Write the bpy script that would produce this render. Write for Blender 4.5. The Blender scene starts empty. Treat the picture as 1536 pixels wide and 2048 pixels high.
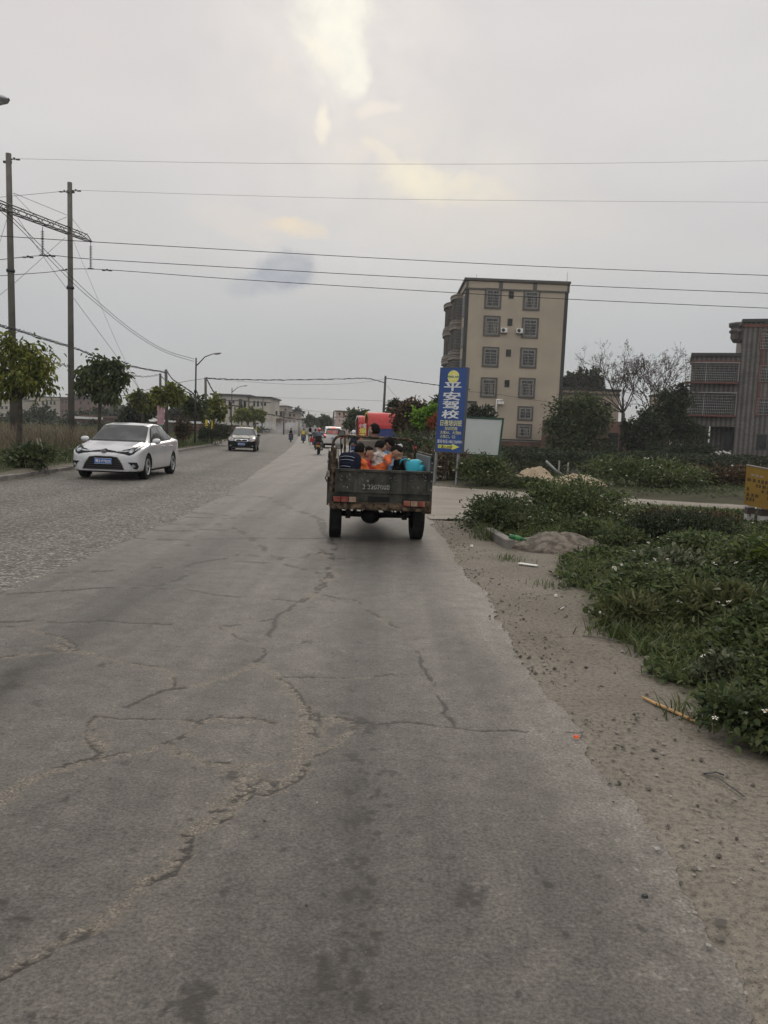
import bpy, bmesh, math, random
import numpy as np
from mathutils import Vector, Matrix, geometry
from mathutils.bvhtree import BVHTree
random.seed(7); RNG = np.random.default_rng(7)
sc = bpy.context.scene
col = sc.collection
R = math.radians
# ------------------------------------------------------------------ camera
CAM_F, CAM_TH, CAM_RO, CAM_H = 1580.0, math.atan(.1014), .04, 1.5
vF = Vector((0, math.cos(CAM_TH), -math.sin(CAM_TH)))
_r0 = Vector((1, 0, 0)); _u0 = Vector((0, math.sin(CAM_TH), math.cos(CAM_TH)))
vR = _r0*math.cos(CAM_RO) + _u0*math.sin(CAM_RO)
vU = -_r0*math.sin(CAM_RO) + _u0*math.cos(CAM_RO)
CAMP = Vector((0, 0, CAM_H))
cd = bpy.data.cameras.new('camera'); cam = bpy.data.objects.new('camera', cd); col.objects.link(cam)
mw = Matrix.Identity(4)
for i in range(3):
    mw[i][0] = vR[i]; mw[i][1] = vU[i]; mw[i][2] = -vF[i]; mw[i][3] = CAMP[i]
cam.matrix_world = mw
cd.sensor_fit = 'VERTICAL'; cd.sensor_height = 36; cd.lens = CAM_F/2048*36
cd.clip_start = .05; cd.clip_end = 6000
sc.camera = cam

def ray(px, py):
    return vF*CAM_F + vR*(px-768) + vU*(1024-py)
def at(px, py, Y):          # world point at depth Y seen at photo pixel
    d = ray(px, py); return CAMP + d*(Y/d.y)
def gp(px, py, z=0.0):      # ground point under photo pixel
    d = ray(px, py); return CAMP + d*((z-CAM_H)/d.z)

# ------------------------------------------------------------------ world
SUN_EL, SUN_AZ = R(27), R(-3)
w = bpy.data.worlds.new('World'); sc.world = w; w.use_nodes = True
nt = w.node_tree; nt.nodes.clear()
def N(t, **k):
    n = nt.nodes.new(t)
    for a, b in k.items(): setattr(n, a, b)
    return n
L = lambda a, b: nt.links.new(a, b)
tc = N('ShaderNodeTexCoord')
nz = N('ShaderNodeTexNoise'); nz.inputs['Scale'].default_value = 14; nz.inputs['Detail'].default_value = 5
nz.inputs['Roughness'].default_value = .68
L(tc.outputs['Generated'], nz.inputs['Vector'])
sub = N('ShaderNodeVectorMath', operation='SUBTRACT'); L(nz.outputs['Color'], sub.inputs[0]); sub.inputs[1].default_value = (.5,.5,.5)
scl = N('ShaderNodeVectorMath', operation='SCALE'); L(sub.outputs[0], scl.inputs[0]); scl.inputs['Scale'].default_value = .04
add = N('ShaderNodeVectorMath', operation='ADD'); L(tc.outputs['Generated'], add.inputs[0]); L(scl.outputs[0], add.inputs[1])
sx = N('ShaderNodeSeparateXYZ'); L(tc.outputs['Generated'], sx.inputs[0])
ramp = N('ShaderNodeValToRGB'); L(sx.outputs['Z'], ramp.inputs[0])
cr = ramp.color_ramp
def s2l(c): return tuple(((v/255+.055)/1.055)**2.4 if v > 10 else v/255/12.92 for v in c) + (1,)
stops = [(0, (172,171,168)), (.03, (174,176,177)), (.10, (183,186,188)), (.2, (202,201,200)), (.33, (212,209,208)), (.5, (217,213,213)), (.62, (222,218,217)), (1, (255,252,250))]  # last stops, above the frame, raised to add light on the ground
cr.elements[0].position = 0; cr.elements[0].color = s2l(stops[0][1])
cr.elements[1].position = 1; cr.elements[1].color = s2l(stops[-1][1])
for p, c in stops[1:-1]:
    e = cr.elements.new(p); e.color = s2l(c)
cur = ramp.outputs['Color']
# broad soft unevenness of the cloud deck
n2 = N('ShaderNodeTexNoise'); n2.inputs['Scale'].default_value = 2.6; n2.inputs['Detail'].default_value = 6
mp = N('ShaderNodeMapping'); mp.inputs['Scale'].default_value = (1,1,3); L(tc.outputs['Generated'], mp.inputs[0]); L(mp.outputs[0], n2.inputs['Vector'])
mr = N('ShaderNodeMapRange'); L(n2.outputs[0], mr.inputs[0]); mr.inputs[1].default_value=.3; mr.inputs[2].default_value=.7
mr.inputs[3].default_value=.99; mr.inputs[4].default_value=1.12
rear = N('ShaderNodeMapRange', interpolation_type='SMOOTHSTEP'); L(sx.outputs['Y'], rear.inputs[0]); rear.inputs[1].default_value = .35; rear.inputs[2].default_value = -.6; rear.inputs[3].default_value = 1; rear.inputs[4].default_value = 1.4   # unseen sky behind the camera, brightened to add light on the facades
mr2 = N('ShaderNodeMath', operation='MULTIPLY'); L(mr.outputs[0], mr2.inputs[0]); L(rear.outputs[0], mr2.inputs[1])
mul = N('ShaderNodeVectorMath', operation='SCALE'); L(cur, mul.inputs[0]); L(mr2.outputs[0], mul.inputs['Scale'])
wz = N('ShaderNodeTexNoise'); wz.inputs['Scale'].default_value = 20; wz.inputs['Detail'].default_value = 8; wz.inputs['Roughness'].default_value = .6; L(add.outputs[0], wz.inputs['Vector'])
wisp = N('ShaderNodeMapRange'); L(wz.outputs[0], wisp.inputs[0]); wisp.inputs[1].default_value = .3; wisp.inputs[2].default_value = .62; wisp.inputs[3].default_value = .25; wisp.inputs[4].default_value = 1.0
cur = mul.outputs[0]
def patch(px, py, hw, hh, ang, colr, strength, soft=1.0, sharp=.0):
    """a brighter or darker break in the clouds, an ellipse around a sky direction"""
    global cur
    c = ray(px, py).normalized()
    a = math.radians(ang)
    e1 = (vR*math.cos(a) - vU*math.sin(a)); e2 = (vR*math.sin(a) + vU*math.cos(a))
    e1 = (e1 - c*e1.dot(c)).normalized(); e2 = (e2 - c*e2.dot(c)).normalized()
    d1 = N('ShaderNodeVectorMath', operation='SUBTRACT'); L(add.outputs[0], d1.inputs[0]); d1.inputs[1].default_value = c
    q = []
    for e, h in ((e1, hw/CAM_F), (e2, hh/CAM_F)):
        dt = N('ShaderNodeVectorMath', operation='DOT_PRODUCT'); L(d1.outputs[0], dt.inputs[0]); dt.inputs[1].default_value = e/h
        m = N('ShaderNodeMath', operation='POWER'); ab = N('ShaderNodeMath', operation='ABSOLUTE'); L(dt.outputs['Value'], ab.inputs[0]); L(ab.outputs[0], m.inputs[0]); m.inputs[1].default_value = 2
        q.append(m)
    s = N('ShaderNodeMath', operation='ADD'); L(q[0].outputs[0], s.inputs[0]); L(q[1].outputs[0], s.inputs[1])
    f = N('ShaderNodeMapRange', interpolation_type='SMOOTHSTEP'); L(s.outputs[0], f.inputs[0])
    f.inputs[1].default_value = 1+soft; f.inputs[2].default_value = sharp; f.inputs[3].default_value = 0; f.inputs[4].default_value = strength
    fm = N('ShaderNodeMath', operation='MULTIPLY'); L(f.outputs[0], fm.inputs[0]); L(wisp.outputs[0], fm.inputs[1])
    mx = N('ShaderNodeMix', data_type='RGBA'); L(fm.outputs[0], mx.inputs[0]); L(cur, mx.inputs[6]); mx.inputs[7].default_value = s2l(colr)
    cur = mx.outputs[2]
patch(690, 30, 230, 300, 3, (228,223,219), .55, 2.2)
patch(680, -20, 120, 190, 3, (240,233,226), .6, 2.6)
patch(668, 0, 46, 84, 0, (255,252,236), .95, 3.0)
patch(690, 70, 28, 58, -14, (255,253,238), .9, 3.0)
patch(716, 140, 20, 24, 20, (255,253,238), .9, 3.0)
patch(645, 106, 30, 11, 25, (255,248,232), .8, 3.0)
patch(762, 216, 26, 7, -12, (248,239,226), .7, 3)
patch(641, 248, 8, 24, 8, (253,244,226), .95, 3)
patch(555, 175, 22, 26, 10, (234,224,217), .6, 3.5)
patch(900, 360, 170, 70, 12, (232,225,214), .6, 2.6)
patch(885, 374, 72, 18, 10, (253,243,216), .85, 4.5)
patch(775, 325, 38, 8, 34, (248,239,216), .7, 3.5)
patch(596, 457, 32, 10, 8, (243,226,198), .9, 3.5)
patch(480, 443, 60, 20, 8, (224,216,208), .7, 3)
patch(1000, 440, 190, 50, 3, (219,213,207), .5, 2.2)
patch(150, 60, 60, 120, -30, (224,216,212), .35, 2)
patch(568, 538, 46, 30, -8, (152,160,173), .95, 1.0, .4)
patch(530, 565, 58, 22, -10, (160,167,179), .9, 1.2, .2)
sky = N('ShaderNodeTexSky', sky_type='NISHITA'); sky.sun_disc = False; sky.sun_elevation = SUN_EL; sky.sun_rotation = SUN_AZ
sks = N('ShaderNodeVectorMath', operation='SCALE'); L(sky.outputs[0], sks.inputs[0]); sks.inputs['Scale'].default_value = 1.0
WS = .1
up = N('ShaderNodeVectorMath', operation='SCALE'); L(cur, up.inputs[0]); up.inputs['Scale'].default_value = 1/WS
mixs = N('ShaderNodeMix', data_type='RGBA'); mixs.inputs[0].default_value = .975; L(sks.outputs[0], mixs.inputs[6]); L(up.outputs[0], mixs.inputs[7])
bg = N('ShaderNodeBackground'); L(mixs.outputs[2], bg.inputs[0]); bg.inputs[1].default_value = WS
wo = N('ShaderNodeOutputWorld'); L(bg.outputs[0], wo.inputs[0])

sl = bpy.data.lights.new('sun', 'SUN'); sl.energy = .9; sl.angle = R(22); sl.color = (1, .93, .82)
so = bpy.data.objects.new('sun', sl); col.objects.link(so)
sd = Vector((math.sin(SUN_AZ)*math.cos(SUN_EL), math.cos(SUN_AZ)*math.cos(SUN_EL), math.sin(SUN_EL)))
so.rotation_euler = sd.to_track_quat('Z', 'Y').to_euler()
sc.view_settings.view_transform = 'Standard'; sc.view_settings.look = 'None'; sc.view_settings.gamma = 1
sc.view_settings.use_curve_mapping = False
sc.view_settings.exposure = 0.0
sc.cycles.max_bounces = 6; sc.cycles.use_denoising = True

# ------------------------------------------------------------------ numeric noise
def _h(ix, iy, s):
    n = (ix*374761393 + iy*668265263 + s*1442695041) & 0xffffffff
    n = ((n ^ (n >> 13))*1274126177) & 0xffffffff
    return ((n ^ (n >> 16)) & 0xffff)/65535.0
def vn(x, y, s=0):
    x = np.asarray(x, float); y = np.asarray(y, float)
    ix = np.floor(x).astype(np.int64); iy = np.floor(y).astype(np.int64)
    fx = x-ix; fy = y-iy; fx = fx*fx*(3-2*fx); fy = fy*fy*(3-2*fy)
    return (_h(ix,iy,s)*(1-fx)+_h(ix+1,iy,s)*fx)*(1-fy) + (_h(ix,iy+1,s)*(1-fx)+_h(ix+1,iy+1,s)*fx)*fy
def fbm(x, y, o=4, s=0):
    a = 0; k = .5; t = 0
    for i in range(o):
        a = a + k*vn(x*2**i, y*2**i, s+i*17); t += k; k *= .5
    return a/t
def sst(a, b, x):
    t = np.clip((np.asarray(x, float)-a)/(b-a), 0, 1); return t*t*(3-2*t)
def interp(x, pts):
    return np.interp(x, [p[0] for p in pts], [p[1] for p in pts])

# ------------------------------------------------------------------ materials
MATS = {}
def mat(name, c, rough=.7, metal=0., var=.12, scale=3., c2=None, bump=0., bscale=60., spec=.5, coat=0., emit=None, es=0., detail=6, lo=.35, hi=.65, trans=0.):
    """plain procedural surface: noise between two colours, noise bump"""
    if name in MATS: return MATS[name]
    m = bpy.data.materials.new(name); m.use_nodes = True; t = m.node_tree; b = t.nodes['Principled BSDF']
    b.inputs['Roughness'].default_value = rough; b.inputs['Metallic'].default_value = metal
    b.inputs['Specular IOR Level'].default_value = spec; b.inputs['Coat Weight'].default_value = coat
    b.inputs['Transmission Weight'].default_value = trans
    tc = t.nodes.new('ShaderNodeTexCoord'); n = t.nodes.new('ShaderNodeTexNoise')
    n.inputs['Scale'].default_value = scale; n.inputs['Detail'].default_value = detail
    t.links.new(tc.outputs['Object'], n.inputs['Vector'])
    mr = t.nodes.new('ShaderNodeMapRange'); mr.inputs[1].default_value = lo; mr.inputs[2].default_value = hi
    t.links.new(n.outputs[0], mr.inputs[0])
    mx = t.nodes.new('ShaderNodeMix'); mx.data_type = 'RGBA'
    t.links.new(mr.outputs[0], mx.inputs[0])
    c = tuple(c)[:3]
    if c2 is None:
        a1 = tuple(v*(1-var) for v in c); a2 = tuple(min(1, v*(1+var)) for v in c)
    else: a1, a2 = c, tuple(c2)[:3]
    mx.inputs[6].default_value = a1+(1,); mx.inputs[7].default_value = a2+(1,)
    t.links.new(mx.outputs[2], b.inputs['Base Color'])
    if bump:
        n3 = t.nodes.new('ShaderNodeTexNoise'); n3.inputs['Scale'].default_value = bscale; n3.inputs['Detail'].default_value = 4
        t.links.new(tc.outputs['Object'], n3.inputs['Vector'])
        bp = t.nodes.new('ShaderNodeBump'); bp.inputs['Strength'].default_value = bump; bp.inputs['Distance'].default_value = .01
        t.links.new(n3.outputs[0], bp.inputs['Height']); t.links.new(bp.outputs[0], b.inputs['Normal'])
    if emit:
        b.inputs['Emission Color'].default_value = tuple(emit)+(1,); b.inputs['Emission Strength'].default_value = es
    MATS[name] = m; return m
def leafmat(name, cols, trans=.3, rough=.55, nscale=1.2):
    if name in MATS: return MATS[name]
    m = bpy.data.materials.new(name); m.use_nodes = True; t = m.node_tree; t.nodes.clear()
    g = t.nodes.new('ShaderNodeNewGeometry'); r = t.nodes.new('ShaderNodeValToRGB')
    tc = t.nodes.new('ShaderNodeTexCoord'); n = t.nodes.new('ShaderNodeTexNoise'); n.inputs['Scale'].default_value = nscale
    t.links.new(tc.outputs['Object'], n.inputs['Vector'])
    a = t.nodes.new('ShaderNodeMath'); a.operation = 'MULTIPLY_ADD'; t.links.new(n.outputs[0], a.inputs[0]); a.inputs[1].default_value = 1.3; a.inputs[2].default_value = -.65
    b = t.nodes.new('ShaderNodeMath'); b.operation = 'ADD'; t.links.new(g.outputs['Random Per Island'], b.inputs[0]); t.links.new(a.outputs[0], b.inputs[1]); b.use_clamp = True
    t.links.new(b.outputs[0], r.inputs[0])
    e = r.color_ramp.elements
    e[0].color = tuple(cols[0])+(1,); e[1].color = tuple(cols[-1])+(1,)
    for i, c in enumerate(cols[1:-1]):
        x = e.new((i+1)/(len(cols)-1)); x.color = tuple(c)+(1,)
    p = t.nodes.new('ShaderNodeBsdfPrincipled'); p.inputs['Roughness'].default_value = rough; p.inputs['Specular IOR Level'].default_value = .3
    t.links.new(r.outputs[0], p.inputs['Base Color'])
    tr = t.nodes.new('ShaderNodeBsdfTranslucent'); t.links.new(r.outputs[0], tr.inputs['Color'])
    ms = t.nodes.new('ShaderNodeMixShader'); ms.inputs[0].default_value = trans
    t.links.new(p.outputs[0], ms.inputs[1]); t.links.new(tr.outputs[0], ms.inputs[2])
    o = t.nodes.new('ShaderNodeOutputMaterial'); t.links.new(ms.outputs[0], o.inputs[0])
    MATS[name] = m; return m

# ------------------------------------------------------------------ objects
def tag(o, label=None, cat=None, group=None, kind=None):
    if label: o['label'] = label
    if cat: o['category'] = cat
    if group: o['group'] = group
    if kind: o['kind'] = kind
    return o
def thing(name, label, cat, loc=(0,0,0), rz=0., group=None):
    o = bpy.data.objects.new(name, None); col.objects.link(o); o.empty_display_size = .2
    o.location = loc; o.rotation_euler = (0,0,rz)
    return tag(o, label, cat, group)
def link(name, me, m=None, parent=None):
    o = bpy.data.objects.new(name, me); col.objects.link(o)
    if m is not None:
        for k in (m if isinstance(m, (list, tuple)) else [m]): me.materials.append(k)
    if parent: o.parent = parent
    return o
def npmesh(name, V, F, m, parent=None, smooth=False, mi=None):
    """V (n,3), F (k,3|4) arrays -> one mesh object"""
    V = np.ascontiguousarray(V, dtype=np.float32); F = np.ascontiguousarray(F, dtype=np.int32)
    k = F.shape[1]; me = bpy.data.meshes.new(name)
    me.vertices.add(len(V)); me.vertices.foreach_set('co', V.ravel())
    me.loops.add(F.size); me.loops.foreach_set('vertex_index', F.ravel())
    me.polygons.add(len(F)); me.polygons.foreach_set('loop_start', np.arange(len(F), dtype=np.int32)*k)
    me.polygons.foreach_set('loop_total', np.full(len(F), k, dtype=np.int32))
    if mi is not None: me.polygons.foreach_set('material_index', np.ascontiguousarray(mi, dtype=np.int32))
    me.update(calc_edges=True)
    me.polygons.foreach_set('use_smooth', np.full(len(F), smooth, dtype=bool))
    return link(name, me, m, parent)
def gridfaces(nr, nc):
    i = np.arange(nr-1)[:,None]*nc + np.arange(nc-1)[None,:]
    return np.stack([i, i+1, i+nc+1, i+nc], -1).reshape(-1, 4)
def addattr(o, name, vals):
    a = o.data.attributes.new(name, 'FLOAT', 'POINT'); a.data.foreach_set('value', np.ascontiguousarray(vals, dtype=np.float32))

class MB:
    def __init__(s): s.v = []; s.f = []; s.m = []; s.s = []; s.M = Matrix.Identity(4)
    def _a(s, vs, fs, mi=0, sm=False):
        b = len(s.v); s.v += [tuple(s.M @ Vector(p)) for p in vs]
        for f in fs: s.f.append(tuple(b+i for i in f)); s.m.append(mi); s.s.append(sm)
        return s
    def box(s, x0, x1, y0, y1, z0, z1, mi=0, rot=None, piv=None):
        vs = [(x,y,z) for x in (x0,x1) for y in (y0,y1) for z in (z0,z1)]
        if rot is not None:
            pv = Vector(piv if piv else ((x0+x1)/2,(y0+y1)/2,(z0+z1)/2)); vs = [pv + rot @ (Vector(p)-pv) for p in vs]
        return s._a(vs, [(0,1,3,2),(4,6,7,5),(0,4,5,1),(2,3,7,6),(0,2,6,4),(1,5,7,3)], mi)
    def bbox(s, x0, x1, y0, y1, z0, z1, b=.02, mi=0, rot=None):
        """box with chamfered edges"""
        bm = bmesh.new(); bmesh.ops.create_cube(bm, size=1)
        for v in bm.verts: v.co = ((x0+x1)/2+v.co.x*(x1-x0), (y0+y1)/2+v.co.y*(y1-y0), (z0+z1)/2+v.co.z*(z1-z0))
        bmesh.ops.bevel(bm, geom=bm.edges[:], offset=b, segments=2, affect='EDGES', profile=.5)
        pv = Vector(((x0+x1)/2,(y0+y1)/2,(z0+z1)/2))
        bm.verts.index_update(); vs = [v.co.copy() if rot is None else pv+rot@(v.co-pv) for v in bm.verts]
        s._a(vs, [[v.index for v in f.verts] for f in bm.faces], mi, False); bm.free(); return s
    def tube(s, pts, r, n=8, mi=0, cap=True, sm=True, flat=None):
        pts = [Vector(p) for p in pts]; k = len(pts)
        rr = [r]*k if not isinstance(r, (list, tuple)) else r
        vs = []; fs = []; up = None
        for i, p in enumerate(pts):
            d = (pts[min(i+1,k-1)] - pts[max(i-1,0)])
            if d.length < 1e-9: d = Vector((0,0,1))
            d.normalize()
            if up is None: up = Vector((0,0,1)) if abs(d.z) < .9 else Vector((0,1,0))
            a = d.cross(up)
            if a.length < 1e-4: a = d.cross(Vector((1,0,0)))
            a.normalize(); b = a.cross(d).normalized(); up = b
            for j in range(n):
                t = 2*math.pi*j/n
                vs.append(p + a*(math.cos(t)*rr[i]) + b*(math.sin(t)*rr[i]*(flat or 1)))
        for i in range(k-1):
            for j in range(n):
                q = (j+1) % n; fs.append((i*n+j, i*n+q, (i+1)*n+q, (i+1)*n+j))
        if cap: fs.append(tuple(range(n))[::-1]); fs.append(tuple((k-1)*n+j for j in range(n)))
        return s._a(vs, fs, mi, sm)
    def lathe(s, prof, o=(0,0,0), ax='z', n=20, mi=0, sm=True):
        """prof = [(r, t)] along axis"""
        vs = []; fs = []; o = Vector(o)
        for r, t in prof:
            for j in range(n):
                a = 2*math.pi*j/n; c, q = math.cos(a)*r, math.sin(a)*r
                vs.append(o + Vector({'z':(c,q,t),'x':(t,c,q),'y':(c,t,q)}[ax]))
        for i in range(len(prof)-1):
            for j in range(n):
                q = (j+1)%n; fs.append((i*n+j, i*n+q, (i+1)*n+q, (i+1)*n+j))
        return s._a(vs, fs, mi, sm)
    def ell(s, c, r, mi=0, nu=14, nv=10, rot=None):
        vs = []; fs = []; c = Vector(c)
        for i in range(nv+1):
            t = math.pi*i/nv
            for j in range(nu):
                a = 2*math.pi*j/nu
                p = Vector((r[0]*math.sin(t)*math.cos(a), r[1]*math.sin(t)*math.sin(a), r[2]*math.cos(t)))
                if rot is not None: p = rot @ p
                vs.append(c+p)
        for i in range(nv):
            for j in range(nu):
                q = (j+1)%nu; fs.append((i*nu+j, (i+1)*nu+j, (i+1)*nu+q, i*nu+q))
        return s._a(vs, fs, mi, True)
    def prism(s, poly, fn, d0, d1, mi=0):
        """poly = [(a,b)], fn(a,b,d)->point; extruded between d0 and d1"""
        n = len(poly); vs = [fn(a,b,d0) for a,b in poly] + [fn(a,b,d1) for a,b in poly]
        fs = [tuple(range(n))[::-1], tuple(range(n,2*n))] + [(i,(i+1)%n,(i+1)%n+n,i+n) for i in range(n)]
        return s._a(vs, fs, mi)
    def quad(s, a, b, c, d, mi=0): return s._a([a,b,c,d], [(0,1,2,3)], mi)
    def build(s, name, m, parent=None):
        me = bpy.data.meshes.new(name); me.from_pydata(s.v, [], s.f); me.update()
        me.polygons.foreach_set('material_index', s.m); me.polygons.foreach_set('use_smooth', s.s)
        return link(name, me, m, parent)
def copy_tree(o, parent=None):
    c = o.copy(); col.objects.link(c)
    if parent: c.parent = parent
    for ch in [q for q in bpy.data.objects if q.parent is o]: copy_tree(ch, c)
    return c
def rotz(a): return Matrix.Rotation(a, 3, 'Z')

# ------------------------------------------------------------------ leaves
def leaves(P, D, S, w=.42, fold=.12, droop=.15, seed=1):
    """kite/ovate leaves: P base (n,3), D direction, S length -> V,F"""
    rg = np.random.default_rng(seed); n = len(P)
    D = D/np.linalg.norm(D, axis=1, keepdims=True)
    rnd = rg.normal(size=(n,3)); rnd[:,2] += 1.6
    sd = np.cross(D, rnd); sd /= np.linalg.norm(sd, axis=1, keepdims=True)+1e-9
    nn = np.cross(sd, D); S = S[:,None]
    wd = w*S*(.8+.4*rg.random((n,1)))*.5
    V = np.stack([P, P+D*S*.3+sd*wd+nn*S*fold, P+D*S*.68+sd*wd*.85+nn*S*fold*.6, P+D*S-nn*S*droop,
                  P+D*S*.68-sd*wd*.85+nn*S*fold*.6, P+D*S*.3-sd*wd+nn*S*fold], 1).reshape(-1,3)
    b = np.arange(n)[:,None]*6
    F = np.concatenate([b+np.array([0,1,2,3]), b+np.array([0,3,4,5])], 0)
    return V, F
def blades(P, H, W, bend=.35, seed=1, lean=.25):
    """grass blades: 5-vertex tapering ribbons made of two quads (tip doubled)"""
    rg = np.random.default_rng(seed); n = len(P)
    a = rg.random(n)*6.283; d = np.stack([np.cos(a), np.sin(a), 0*a], 1); s = np.stack([-np.sin(a), np.cos(a), 0*a], 1)
    l = (rg.random(n)*lean)[:,None]; H = H[:,None]; W = W[:,None]*.5; z = np.array([[0,0,1.]])
    k = (rg.random(n)*bend)[:,None]
    m = P + z*H*.55 + d*H*(l*.55+k*.15); t = P + z*H*(1-.25*k) + d*H*(l+k*.75)
    V = np.stack([P-s*W, P+s*W, m-s*W*.8, m+s*W*.8, t-s*W*.12, t+s*W*.12], 1).reshape(-1,3)
    b = np.arange(n)[:,None]*6
    F = np.concatenate([b+np.array([0,1,3,2]), b+np.array([2,3,5,4])], 0)
    return V, F
def merge(parts):
    V = []; F = []; o = 0
    for v, f in parts: V.append(v); F.append(f+o); o += len(v)
    return np.concatenate(V), np.concatenate(F)
# ------------------------------------------------------------------ road plan
KERB = [(-20,-8.7),(18,-8.8),(23,-9.2),(32,-10.0),(41,-10.8),(55,-12.2),(77,-15.6),(100,-18.6),(125,-21.7),(178,-26.2),(200,-28)]
LANE = [(-20,-3.21),(12,-3.24),(17.4,-3.5),(22,-3.9),(27.5,-4.4),(36,-5.1),(46,-6.0),(60,-7.3),(83,-9.6),(130,-14.6),(178,-20),(200,-22)]
REDG = [(-20,1.04),(1.9,1.04),(2.39,1.06),(3.19,1.06),(3.71,.99),(3.85,1.0),(3.98,1.08),(4.2,1.06),(4.5,1.0),(5.75,1.01),(6.56,1.01),(8,.96),(10.2,.88),(12.3,.85),
        (20,.75),(30,.4),(40,-.3),(50,-1.1),(67,-2.6),(80,-4),(110,-7.5),(150,-12),(200,-17)]
def kerb(y): return interp(y, KERB)
def lane(y): return interp(y, LANE) + (fbm(np.asarray(y)*.9, np.asarray(y)*0, 3, 5)-.5)*.12
def redge(y):
    y = np.asarray(y, float)
    return interp(y, REDG) + (fbm(y*1.7, y*0, 3, 9)-.5)*.16 + (fbm(y*11, y*0, 3, 19)-.5)*.07
VEDGE = [(-8,2.6),(1,2.3),(3.0,2.15),(3.62,1.87),(3.78,1.74),(4.3,1.89),(5,1.73),(5.7,1.75),(7.3,1.83),(8.6,1.8),(9.6,2.1),(10.4,2.7),(11.2,2.75),(11.6,1.9),(12.2,1.72),(14,1.5),(15,1.6)]
def vedge(y): return interp(y, VEDGE)
SNEAR = [(.8,13.6),(1.43,13.9),(2.78,16.1),(4,17.4),(5.63,18.2),(8.5,17.7),(12,17.2),(20,16.5),(40,14)]
SFAR = [(.5,24),(1.3,22.5),(3.1,21.6),(4.78,21.1),(9.36,19.6),(20,19.0),(40,17)]
def snear(x): return interp(x, SNEAR)
def sfar(x): return interp(x, SFAR)
# ------------------------------------------------------------------ terrain
def terrain(x, y):
    x = np.asarray(x, float); y = np.asarray(y, float)
    z = -.035 + 0*x
    left = kerb(y) - x                            # beyond the left kerb
    z = z + sst(-.05, .15, left)*(.13 + .12*fbm(x*.3, y*.3, 3, 3))*(y < 203)
    rv = x - redge(np.clip(y, -20, 200))
    z = z + sst(-.2, .0, rv)*.030*(y < 203)
    bump = (fbm(x*1.5, y*1.5, 4, 31)-.5)
    z = z + sst(0, .3, rv)*bump*.05*(y < 30)
    # weedy mound between verge and side road
    ve = x - vedge(y); sn = snear(x) - y
    md = sst(.0, 1.6, ve)*sst(.0, 1.6, sn)*(y > -8)
    z = z + md*(.05 + .20*fbm(x*.45, y*.45, 3, 12))*(.25+.75*sst(1.0, 4.5, sn))*(1-.85*np.exp(-((x-5.5)/1.3)**2-((y-12)/2.2)**2))
    # heap of grey soil by the broken kerb
    z = z + .06*np.exp(-(((x-2.55)/.55)**2 + ((y-10.9)/.55)**2))
    # strip beyond the side road, then the pond
    sf = y - sfar(x)
    z = z + sst(0, 3, sf)*sst(.5, 3, rv)*(.02+.12*fbm(x*.3, y*.3, 3, 7))*(y < 60)
    ps = sst(3.0, 8.5, x + (y-30)*.25)
    pond = sst(29.5, 32.5, y + .6*np.sin(x*.5))*(1-sst(47.0, 49.5, y+.5*np.sin(x*.4)))*ps
    z = z - 1.7*pond*(x > 0)
    # raised bank under the houses beyond the pond
    z = z + sst(48, 53, y)*sst(-1, 6, x - 6 + (y-50)*.0)*.25*(1-sst(200, 300, y))*(x > 0)
    return z
def spaced(a0, near, step, far, g):
    o = [a0]; s = step
    while o[-1] < near: o.append(o[-1]+step)
    while o[-1] < far: s *= g; o.append(o[-1]+s)
    return np.array(o)
ys = np.concatenate([[-10,-6,-3], spaced(-1, 24, .10, 60, 1.012), ])
ys = np.concatenate([ys, spaced(ys[-1]+1, 120, .9, 2600, 1.09)])
xr_ = spaced(0, 9, .10, 2200, 1.045); xl_ = -spaced(.3, 8.3, .5, 8.5, 1.2)[::-1]
xl2 = -spaced(8.6, 12, .12, 2200, 1.06)[::-1]
xs = np.unique(np.round(np.concatenate([xl2, xl_, xr_]), 4))
X, Y = np.meshgrid(xs, ys); Z = terrain(X, Y)
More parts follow.
